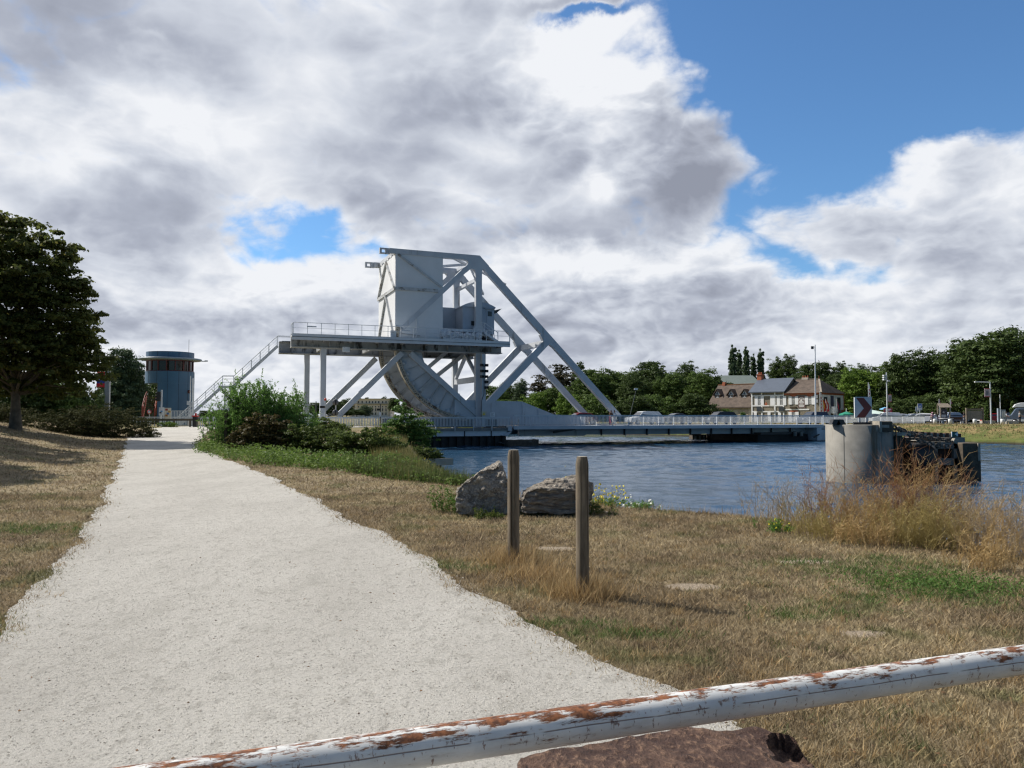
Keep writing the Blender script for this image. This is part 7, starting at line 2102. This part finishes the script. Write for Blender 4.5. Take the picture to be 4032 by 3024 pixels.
def bush(nm, lab, px, Y, blobs, K, per, clump, size, mat, aspect=.5, group=None, sink=.1, **kw):
    X = at(px, 1640, Y).x; g = gz(X, Y)
    t = thing(nm, lab, 'shrub', (X, Y, g - sink), 0, group)
    V, F_, C = crown(blobs, K, per, clump, size, aspect, **kw)
    V[:, 2] = np.where(V[:, 2] < .02, np.abs(V[:, 2]) * .5 + .02, V[:, 2])
    link_mesh('leaves', np_mesh('leaves', V, F_), mat, t)
    mb = MB()
    for j in rng.choice(len(C), min(26, len(C)), replace=False):
        c_ = Vector(C[j]); b_ = Vector((c_.x * .25 + random.uniform(-.2, .2), c_.y * .25, 0)); m1 = b_.lerp(c_, .5) + Vector((random.uniform(-.1, .1), 0, .1))
        mb.tube(b_, m1, .022, .014, n=5, caps=False).tube(m1, c_, .014, .005, n=5, caps=False)
    mb.build('stems', BARK, t)
    return t
bush('shrub', 'low dark mounded shrub at the foot of the big tree', 270, 45, [(0, 0, .6, 2.0, 1.6, .9), (-1.5, .2, .5, 1.4, 1.4, .75), (1.2, -.1, .6, 1.5, 1.3, .9)], 360, 40, .24, .055, L_SHR)
bush('shrub', 'dark spreading shrub sloping down to the path edge', 455, 46.5, [(-.6, 0, .85, 1.9, 1.6, 1.15), (1.0, -.3, .5, 1.5, 1.2, .8), (-1.8, 0, .8, 1.6, 1.5, 1.0), (2.1, -.5, .2, .9, .7, .35)], 480, 40, .22, .055, L_SHR)
bush('shrub', 'dark shrub left of the big trunk', 40, 46, [(0, 0, .5, 1.6, 1.3, .6), (-1.2, 0, .6, 1.4, 1.3, .7)], 200, 36, .24, .055, L_SHR)

# bushes on the bank before the bridge
BG = 'bushes on the bank'
#WILLOW
bush('bramble', 'withered brown bramble in front of the willow bush', 1035, 31.6, [(0, .3, .85, 1.1, .6, .75), (-.8, .1, .6, .6, .5, .55), (.75, .1, .7, .6, .5, .6)], 240, 46, .17, .055, L_RUST, .5, group=BG)
bush('bramble', 'dark green bramble right of the withered brown one', 1255, 31.5, [(0, 0, .6, 1.2, .8, .6), (-.8, .1, .6, .8, .7, .6), (.9, 0, .5, .9, .7, .5)], 300, 46, .18, .05, L_BRAM, .55, group=BG)
bush('bramble', 'dark green bramble nearest the quay, below the elder bush', 1450, 30.5, [(0, 0, .5, 1.1, .8, .55), (.8, 0, .35, .7, .7, .4), (-.9, .1, .5, .8, .7, .5)], 270, 46, .17, .05, L_BRAM, .55, group=BG)
bush('bush', 'small green bush around the red beacon and the sign post', 1310, 47, [(0, 0, .55, .9, .8, .5), (-.7, 0, .75, .6, .7, .65), (.6, 0, .4, .7, .6, .4)], 170, 40, .2, .06, L_BRAM, .5, group=BG)
bush('elder_bush', 'leafy green elder bush hiding the left end of the pier', 1612, 42, [(0, 0, 1.15, 1.05, .9, .9), (-.5, 0, 2.1, .4, .4, .6), (.75, 0, .9, .7, .8, .65), (-.8, 0, .9, .8, .8, .7), (.2, 0, .5, 1.3, .9, .5)], 210, 40, .22, .07, L_ELD, .55, group=BG, rag=.14, fill=.04)
bush('bramble', 'dark bramble low at the water under the elder bush', 1665, 40.5, [(0, 0, .5, .8, .7, .5), (.45, 0, .3, .6, .6, .4)], 130, 40, .17, .05, L_BRAM, .55, group=BG)
bush('weed_clump', 'yellow green weed clump at the wooden rail before the tower', 657, 70, [(0, 0, .3, .75, .4, .32), (.6, 0, .2, .5, .3, .25)], 70, 30, .15, .05, L_LIME, .4)


# low weeds between lawn and bushes, as one mass
def pts_in_band(n, pix, Z=.12):
    xs = rng.uniform(pix[0][0], pix[-1][0], n)
    yt = np.interp(xs, [p[0] for p in pix], [p[1] for p in pix]); yb = np.interp(xs, [p[0] for p in pix], [p[2] for p in pix])
    ys = yt + (yb - yt) * rng.uniform(0, 1, n)
    out = np.array([tuple(onz(x, y, Z))[:2] for x, y in zip(xs, ys)])
    return out[:, 0], out[:, 1]


X, Y = pts_in_band(520, [(780, 1752, 1775), (900, 1765, 1800), (1100, 1790, 1822), (1300, 1800, 1834), (1500, 1808, 1856), (1650, 1805, 1870), (1860, 1830, 1888)], .2)
g = ground(X, Y); per = 44; n = len(X) * per; ci = np.repeat(np.arange(len(X)), per)
hh = rng.uniform(.12, .5, len(X)) * (1 - .5 * sstep(X, -4.5, -1.5))
P = np.stack([X[ci] + rng.normal(0, .17, n), Y[ci] + rng.normal(0, .17, n), g[ci] + rng.uniform(.02, 1, n) ** .8 * hh[ci]], 1)
V, F_ = leaf_quads(P, rng.normal(size=(n, 3)) * .6 + np.array([0, 0, .9]), .045, .5)
tag(link_mesh('undergrowth', np_mesh('undergrowth', V, F_), L_NETT), 'nettles and low weeds between the dry lawn and the bushes', 'undergrowth', kind='stuff')


def tall_blades(name, X, Y, h, wid, mat, lab, lean=.45, per=1):
    o = grass_blades(name, X, Y, h, wid, mat, lean); return tag(o, lab, 'grass', kind='stuff')


def blade_mat(name, lo, hi):
    m, nt, b = new_mat(name); g = nt.nodes.new('ShaderNodeNewGeometry')
    c = mixc(nt, g.outputs['Random Per Island'], lo, hi); nt.links.new(c, b.inputs['Base Color']); b.inputs['Roughness'].default_value = .8
    tr = nt.nodes.new('ShaderNodeBsdfTranslucent'); nt.links.new(c, tr.inputs[0]); ms = nt.nodes.new('ShaderNodeMixShader'); ms.inputs[0].default_value = .3
    nt.links.new(b.outputs[0], ms.inputs[1]); nt.links.new(tr.outputs[0], ms.inputs[2]); nt.links.new(ms.outputs[0], nt.nodes['Material Output'].inputs[0])
    return m


GB = blade_mat('green_long_grass', (.05, .085, .02), (.16, .17, .06)); SB_ = blade_mat('straw_long_grass', (.26, .17, .075), (.56, .41, .21))
WB = blade_mat('green_weed_blades', (.05, .10, .018), (.11, .19, .04))
X, Y = pts_in_band(9000, [(1380, 1812, 1850), (1520, 1815, 1868), (1700, 1822, 1885), (1980, 1850, 1905)], .15)
tall_blades('long_grass', X, Y, .36, .010, GB, 'long green grass along the water edge below the bushes')
seg_ = NEAR_BANK[(NEAR_BANK[:, 1] > 18) & (NEAR_BANK[:, 1] < 75)]
t_ = rng.uniform(0, len(seg_) - 1.001, 16000); i_ = t_.astype(int); f_ = (t_ - i_)[:, None]
P = seg_[i_] * (1 - f_) + seg_[i_ + 1] * f_; X, Y = P[:, 0] + rng.uniform(-1.7, 1.0, len(P)), P[:, 1] + rng.normal(0, .4, len(P))
k_ = (Y < 36) | (Y > 48) | (sdist(X, Y, NEAR_BANK) > .45); X, Y = X[k_], Y[k_]
tall_blades('slope_grass', X, Y, .40, .013, blade_mat('yellow_green_grass', (.10, .12, .03), (.30, .25, .10)), 'yellow green grass covering the bank slope down to the water')
seg_ = FAR_BANK[2:8]; t_ = rng.uniform(0, len(seg_) - 1.001, 9000); i_ = t_.astype(int); f_ = (t_ - i_)[:, None]
P = seg_[i_] * (1 - f_) + seg_[i_ + 1] * f_; X, Y = P[:, 0] + rng.uniform(.6, 9, len(P)), P[:, 1] + rng.uniform(.6, 6, len(P))
k_ = (-sdist(X, Y, FAR_BANK) < 7.2) & (-sdist(X, Y, FAR_BANK) > .5); X, Y = X[k_], Y[k_]
tall_blades('far_bank_grass', X, Y, .34, .05, blade_mat('far_bank_blades', (.14, .14, .05), (.40, .31, .15)), 'rough golden and green grass on the far bank slope')
X, Y = pts_in_band(2600, [(1980, 1930, 1985), (2080, 1925, 1965), (2300, 1950, 1985), (2480, 1975, 1995), (2700, 1988, 2010), (2950, 2000, 2030), (3260, 2030, 2070)], 0)
tall_blades('bank_grass', X, Y, .22, .006, SB_, 'straw coloured grass fringe on the bank edge')
X, Y = [], []
for q, r_, n in ((P1, .34, 900), (P2, .34, 1000), (Vector(((P1.x + P2.x) / 2, (P1.y + P2.y) / 2, 0)), .45, 650)):
    X.append(q.x + rng.normal(0, r_ * .55, n)); Y.append(q.y + rng.normal(0, r_ * .4, n))
tall_blades('post_grass', np.concatenate(X), np.concatenate(Y), .22, .0038, SB_, 'uncut straw grass round the feet of the two wooden posts', .95)
X, Y = [], []
for (x, y, rx, ry) in GREENS:
    n = int(3600 * rx * ry) + 120
    X.append(x + rng.normal(0, rx * .55, n)); Y.append(y + rng.normal(0, ry * .55, n))
X, Y = np.concatenate(X), np.concatenate(Y); ok = (X > XR(Y) + .05) | (X < XL(Y) - .05)
ok &= np.array([mnoise.noise(Vector((x * 3.2, y * 3.2, 7))) + .5 * mnoise.noise(Vector((x * 8, y * 8, 2))) > rng.uniform(-.25, .35) for x, y in zip(X, Y)])
tall_blades('green_weeds', X[ok], Y[ok], .05, .006, WB, 'green weed patches in the dry lawn', 1.6)
for (px, py, s_) in ((1700, 2120, .3), (2330, 2015, .2), (1900, 2015, .35), (2060, 2025, .3), (2180, 2030, .25)):
    pass
X, Y = pts_in_band(900, [(1790, 2005, 2030), (2000, 2010, 2035), (2310, 2010, 2040)], 0)
tall_blades('rock_grass', X, Y, .14, .005, GB, 'mixed grass growing along the foot of the boulders', .7)


# ------------------------------------------------------------------ stalks: dry brush and flowering weeds
def sticks(P, Q, r0, r1):
    d = Q - P; d /= np.maximum(np.linalg.norm(d, axis=1, keepdims=True), 1e-6)
    a = np.where(np.abs(d[:, 2:3]) < .9, np.array([[0, 0, 1.0]]), np.array([[1.0, 0, 0]]))
    x = np.cross(d, a); x /= np.linalg.norm(x, axis=1, keepdims=True); y = np.cross(d, x)
    vs_ = []
    for c_, r in ((P, r0), (Q, r1)):
        for k in range(3):
            t = 2 * math.pi * k / 3; vs_.append(c_ + (x * math.cos(t) + y * math.sin(t)) * r[:, None])
    V = np.stack(vs_, 1).reshape(-1, 3); n = len(P); b = (np.arange(n) * 6)[:, None]
    F_ = np.concatenate([b + np.array([[0, 1, 4, 3]]), b + np.array([[1, 2, 5, 4]]), b + np.array([[2, 0, 3, 5]])])
    return V, F_


def stalks(n, h, spread, r, twigs, seed, lean=(0, 0), wig=.1, twl=.22, base=.12, droop=.05):
    """n curved stems from one root patch, with side twigs; returns segment arrays and the tips"""
    g = np.random.default_rng(seed); P, Q, ra, rb, tips = [], [], [], [], []
    for _ in range(n):
        p = np.array([g.normal(0, base), g.normal(0, base), 0.0]); az = g.uniform(0, 2 * math.pi); out = spread * g.uniform(.1, 1)
        v = np.array([math.cos(az) * out + lean[0], math.sin(az) * out + lean[1], 1.0]); L = h * g.uniform(.45, 1.1) / 6
        for s in range(6):
            v = v + g.normal(0, wig, 3); v[2] -= droop * s * .3; u = v / np.linalg.norm(v); q = p + u * L
            P.append(p); Q.append(q); ra.append(r * (1 - s / 7.5)); rb.append(r * (1 - (s + 1) / 7.5))
            if s >= 1:
                for _k in range(twigs):
                    w_ = u + g.normal(0, .55, 3); w_[2] = abs(w_[2]) * .8 + .1; w_ /= np.linalg.norm(w_); l2 = twl * g.uniform(.3, 1) * (h / 1.0)
                    a = p + (q - p) * g.uniform(0, 1); m_ = a + w_ * l2 * .5; e = m_ + (w_ + g.normal(0, .3, 3)) * l2 * .5
                    P += [a, m_]; Q += [m_, e]; ra += [r * .5, r * .4]; rb += [r * .4, r * .22]; tips.append(e)
            p = q
        tips.append(p)
    return np.array(P), np.array(Q), np.array(ra), np.array(rb), np.array(tips)


D_GOLD = blade_mat('dry_stalk_gold', (.46, .32, .14), (.72, .54, .27)); D_RED = blade_mat('dry_stalk_red', (.27, .13, .065), (.52, .29, .14)); D_OLV = blade_mat('dry_stalk_olive', (.37, .30, .11), (.62, .51, .22))
D_PALE = blade_mat('dry_stalk_pale', (.40, .31, .20), (.62, .51, .34))
def stalk_plant(nm, lab, cat, X, Y, mat, segs, group=None, flowers=None, leaves=None):
    t = thing(nm, lab, cat, (X, Y, gz(X, Y) - .02), 0, group)
    P, Q, ra, rb, tips = segs
    V, F_ = sticks(P, Q, ra, rb); link_mesh('stalks', np_mesh('stalks', V, F_), mat, t)
    if leaves:
        lm, n, size, zmax = leaves; j = rng.integers(0, len(P), n); keep = P[j][:, 2] < zmax; pp_ = P[j][keep] + rng.normal(0, .02, (keep.sum(), 3))
        V, F_ = leaf_quads(pp_, rng.normal(size=pp_.shape), size, .25); link_mesh('leaves', np_mesh('leaves', V, F_), lm, t)
    if flowers:
        fm_, n, size = flowers; tp2 = tips[rng.choice(len(tips), min(n, len(tips)), replace=False)]
        pp_ = np.repeat(tp2, 4, 0) + rng.normal(0, size * .5, (len(tp2) * 4, 3))
        V, F_ = leaf_quads(pp_, rng.normal(size=pp_.shape) * .5 + np.array([0, -.3, .8]), size, .9); link_mesh('flowers', np_mesh('flowers', V, F_), fm_, t)
    return t


X = at(1010, 1640, 33.5).x
wb = thing('willow_bush', 'tall fresh green willow bush with upright twigs beside the slim post', 'shrub', (X, 33.5, gz(X, 33.5) - .05), 0, 'bushes on the bank')
sP, sQ, sA, sB_ = [], [], [], []
for k, (dx, dy, n, h) in enumerate([(-.9, 0, 40, 2.7), (-.2, .2, 46, 2.75), (.55, 0, 46, 2.75), (1.25, .1, 36, 2.35), (-1.5, .1, 26, 1.7), (1.8, 0, 22, 1.7), (.1, -.3, 40, 1.9)]):
    P, Q, ra, rb, tp3 = stalks(n, h, .42, .012, 3, 200 + k, (0, 0), .07, .30, .28, .02)
    o3 = np.array([dx, dy, 0]); sP.append(P + o3); sQ.append(Q + o3); sA.append(ra); sB_.append(rb)
P, Q = np.concatenate(sP), np.concatenate(sQ)
V, F_ = sticks(P, Q, np.concatenate(sA), np.concatenate(sB_)); link_mesh('twigs', np_mesh('twigs', V, F_), BARK, wb)
n = 52000; j = rng.choice(len(P), n, p=(lambda z: z / z.sum())(.25 + Q[:, 2])); t_ = rng.uniform(0, 1, (n, 1))
pp_ = P[j] + (Q[j] - P[j]) * t_ + rng.normal(0, .035, (n, 3))
V, F_ = leaf_quads(pp_, rng.normal(size=(n, 3)) * np.array([1, 1, .5]) + np.array([0, 0, .35]), .062, .26); link_mesh('leaves', np_mesh('leaves', V, F_), L_WILL, wb)


BR = 'dry brush on the bank'
brush = [(3010, 2065, .75, 26, D_PALE, 'sparse pale dry stalks at the left end of the brush'), (3110, 2085, .85, 34, D_PALE, 'pale twiggy dry stalks left of the concrete dolphin'), (3165, 2105, .55, 60, D_OLV, 'olive green half dry clump at the left foot of the brush'),
         (3235, 2095, .95, 40, D_RED, 'reddish dry stalks touching the left edge of the dolphin'), (3330, 2110, .72, 90, D_GOLD, 'golden dry clump below the dolphin pillar'), (3440, 2110, .80, 100, D_GOLD, 'golden dry clump below the dolphin timber block'),
         (3530, 2105, 1.10, 70, D_RED, 'tall rust red stalks in front of the dark fender recess'), (3620, 2110, .98, 100, D_GOLD, 'tall golden brush in front of the roller fender'), (3700, 2110, .98, 70, D_RED, 'rust red stalks in front of the pierced frame'),
         (3560, 2150, .62, 110, D_OLV, 'low olive brush in front of the rust red stalks'), (3690, 2160, .72, 110, D_OLV, 'yellow olive brush left of the fender end board'), (3790, 2130, .85, 90, D_GOLD, 'golden brush under the fender end board'),
         (3860, 2170, .80, 70, D_PALE, 'pale open brush right of the fender end board'), (3950, 2190, .78, 70, D_GOLD, 'golden brush near the right edge of the view'), (4040, 2210, .75, 60, D_PALE, 'pale brush cut by the right edge of the view'),
         (3880, 2240, .45, 90, D_GOLD, 'low golden tuft in front of the brush on the right'), (3400, 2150, .48, 110, D_GOLD, 'low golden tuft in front of the brush below the pillar'), (3270, 2130, .42, 80, D_OLV, 'low olive tuft in front of the brush on the left')]
for k, (px, py, h, n, mt_, lab) in enumerate(brush):
    q = onz(px, py, 0)
    stalk_plant('dry_brush', lab, 'dry plant', q.x, q.y, mt_, stalks(int(n * .85), h * (1.12 if k in (6, 7, 8) else 1.0), .5, .0042, 3, 40 + k, (.06, 0), .12, .22, .17), BR)
YEL = M('yellow_petals', (.75, .62, .03), .6, var=.1); WHT = M('white_petals', (.72, .72, .66), .6, var=.1)
q = onz(2368, 1972, 0); stalk_plant('yellow_flower_plant', 'bushy plant with many yellow flowers right of the nearest wooden post', 'plant', q.x, q.y, GB, stalks(60, .78, .42, .0035, 2, 7, (.06, 0)), None, (YEL, 240, .017), (L_WILL, 3600, .036, .5))
q = onz(2320, 1985, 0); stalk_plant('yellow_flower_plant', 'thin yellow flowered sprigs rising behind the wide boulder', 'plant', q.x - .15, q.y + .7, GB, stalks(16, .85, .3, .003, 2, 9), None, (YEL, 40, .014), (L_WILL, 300, .03, .4))
q = onz(2520, 1992, 0); stalk_plant('white_flower_plant', 'low plant with flat white flower heads at the bank edge', 'plant', q.x, q.y, GB, stalks(44, .42, .6, .003, 2, 12), None, (WHT, 60, .02), (L_WILL, 1800, .03, .3))
q = onz(1755, 2015, 0); stalk_plant('weed', 'ragged green brown weed left of the pointed boulder', 'plant', q.x, q.y, D_OLV, stalks(20, .52, .75, .004, 2, 15), None, None, (L_ELD, 900, .035, .6))
q = onz(2350, 2028, 0); stalk_plant('weed', 'low brown weed at the right foot of the wide boulder', 'plant', q.x, q.y, D_OLV, stalks(16, .26, .8, .003, 2, 16), None, None, (L_BRAM, 500, .03, .3))
q = onz(1930, 2030, 0); stalk_plant('weed', 'dark green creeping weed at the foot of the pointed boulder', 'plant', q.x, q.y - .25, D_OLV, stalks(18, .2, 1.1, .003, 2, 17), None, None, (L_BRAM, 700, .03, .3))
q = onz(3060, 2100, 0); stalk_plant('yellow_flower_plant', 'small yellow flowered plant at the left foot of the dry brush', 'plant', q.x, q.y, GB, stalks(16, .22, .7, .003, 2, 18), None, (YEL, 22, .011), (L_WILL, 400, .03, .2))
for k, (px, Y, h, lab) in enumerate([(1720, 27, .8, 'yellow flowered weeds before the landing slab'), (1790, 24, .75, 'yellow flowered weeds left of the pointed boulder, nearer the water'), (1860, 22, .7, 'yellow flowered weeds just behind the pointed boulder'),
                                  (1925, 21, .75, 'yellow flowered weeds peeping over the pointed boulder'), (1665, 31, .7, 'yellow flowered weeds beside the green hatch')]):
    X = at(px, 1640, Y).x; stalk_plant('yellow_flower_plant', lab, 'plant', X, Y, GB, stalks(16, h, .45, .004, 2, 60 + k), 'yellow flowered weeds on the bank', (YEL, 22, .02), (L_WILL, 500, .05, .45))
X, Y = onz(3720, 2310, 0).x, onz(3720, 2310, 0).y
n = 2600; P = np.stack([X + rng.normal(0, .45, n), Y + rng.normal(0, .30, n), np.zeros(n)], 1); P[:, 2] = ground(P[:, 0], P[:, 1]) + rng.uniform(.015, .07, n)
V, F_ = leaf_quads(P, rng.normal(size=(n, 3)) * .8 + np.array([0, 0, .6]), .020, .25)
tag(link_mesh('weed_mat', np_mesh('weed_mat', V, F_), L_ELD), 'bright green weed patch in the lawn at the right', 'ground cover', kind='stuff')
# loose stones on the path, dead leaves and uncut tufts on the lawn
def pebbles(n, d1, s0, s1, mat, nm, lab, on_lawn=False):
    D = 2.0 * (d1 / 2.0) ** rng.uniform(0, 1, n)
    if on_lawn:
        X, D = lawn_points(n, 2.2, d1); n = len(X)
    else: X = XL(D) + (XR(D) - XL(D)) * rng.uniform(-.01, 1.01, n)
    s = rng.uniform(s0, s1, n) * (1 + .05 * D); z = ground(X, D) + (.02 if not on_lawn else .03)
    base = np.array([(1, 0, .1), (0, 1, .1), (-1, 0, .1), (0, -1, .1), (.1, .1, .75)])
    a = rng.uniform(0, 6.28, n); ca, sa = np.cos(a)[:, None], np.sin(a)[:, None]; jx = 1 + .35 * rng.normal(size=(n, 5)); 
    bx, by = base[:, 0] * jx, base[:, 1] * jx * .75
    V = np.stack([X[:, None] + (bx * ca - by * sa) * s[:, None], D[:, None] + (bx * sa + by * ca) * s[:, None], z[:, None] + base[:, 2] * s[:, None]], -1).reshape(-1, 3)
    b = (np.arange(n) * 5)[:, None]
    F_ = np.concatenate([b + np.array([[0, 1, 4]]), b + np.array([[1, 2, 4]]), b + np.array([[2, 3, 4]]), b + np.array([[3, 0, 4]])])
    tag(link_mesh(nm, np_mesh(nm, V, F_), mat), lab, 'gravel' if not on_lawn else 'leaf litter', kind='stuff')


PEB = blade_mat('loose_stone', (.26, .245, .215), (.66, .64, .59)); LIT = blade_mat('dead_leaf', (.06, .035, .02), (.26, .15, .07))
pebbles(26000, 16, .0022, .0065, PEB, 'loose_stones', 'loose stones and crumbs scattered over the pale path')
pebbles(170, 9, .004, .009, LIT, 'path_litter', 'dark crumbs and bits of leaf litter on the path')
pebbles(2600, 12, .005, .011, LIT, 'leaf_litter', 'dead leaves lying in the dry lawn', True)
X, Y = lawn_points(1500, 2.3, 14); k = np.repeat(np.arange(len(X)), 26); sp_ = rng.uniform(.02, .06, len(X))[k]
tall_blades('lawn_tufts', X[k] + rng.normal(0, 1, len(k)) * sp_, Y[k] + rng.normal(0, 1, len(k)) * sp_, .07, .0035, SB_, 'longer straw tufts standing up from the dry lawn', 1.1)
X, Y = lawn_points(900, 2.3, 14); m_ = noise_ok = np.array([mnoise.noise(Vector((x * .8, y * .8, 3))) > -.05 for x, y in zip(X, Y)]); X, Y = X[m_], Y[m_]; k = np.repeat(np.arange(len(X)), 30)
tall_blades('green_tufts', X[k] + rng.normal(0, .05, len(k)), Y[k] + rng.normal(0, .045, len(k)), .055, .0038, blade_mat('olive_tuft', (.06, .08, .025), (.15, .17, .06)), 'small olive green tufts mixed into the dry lawn', 1.3)
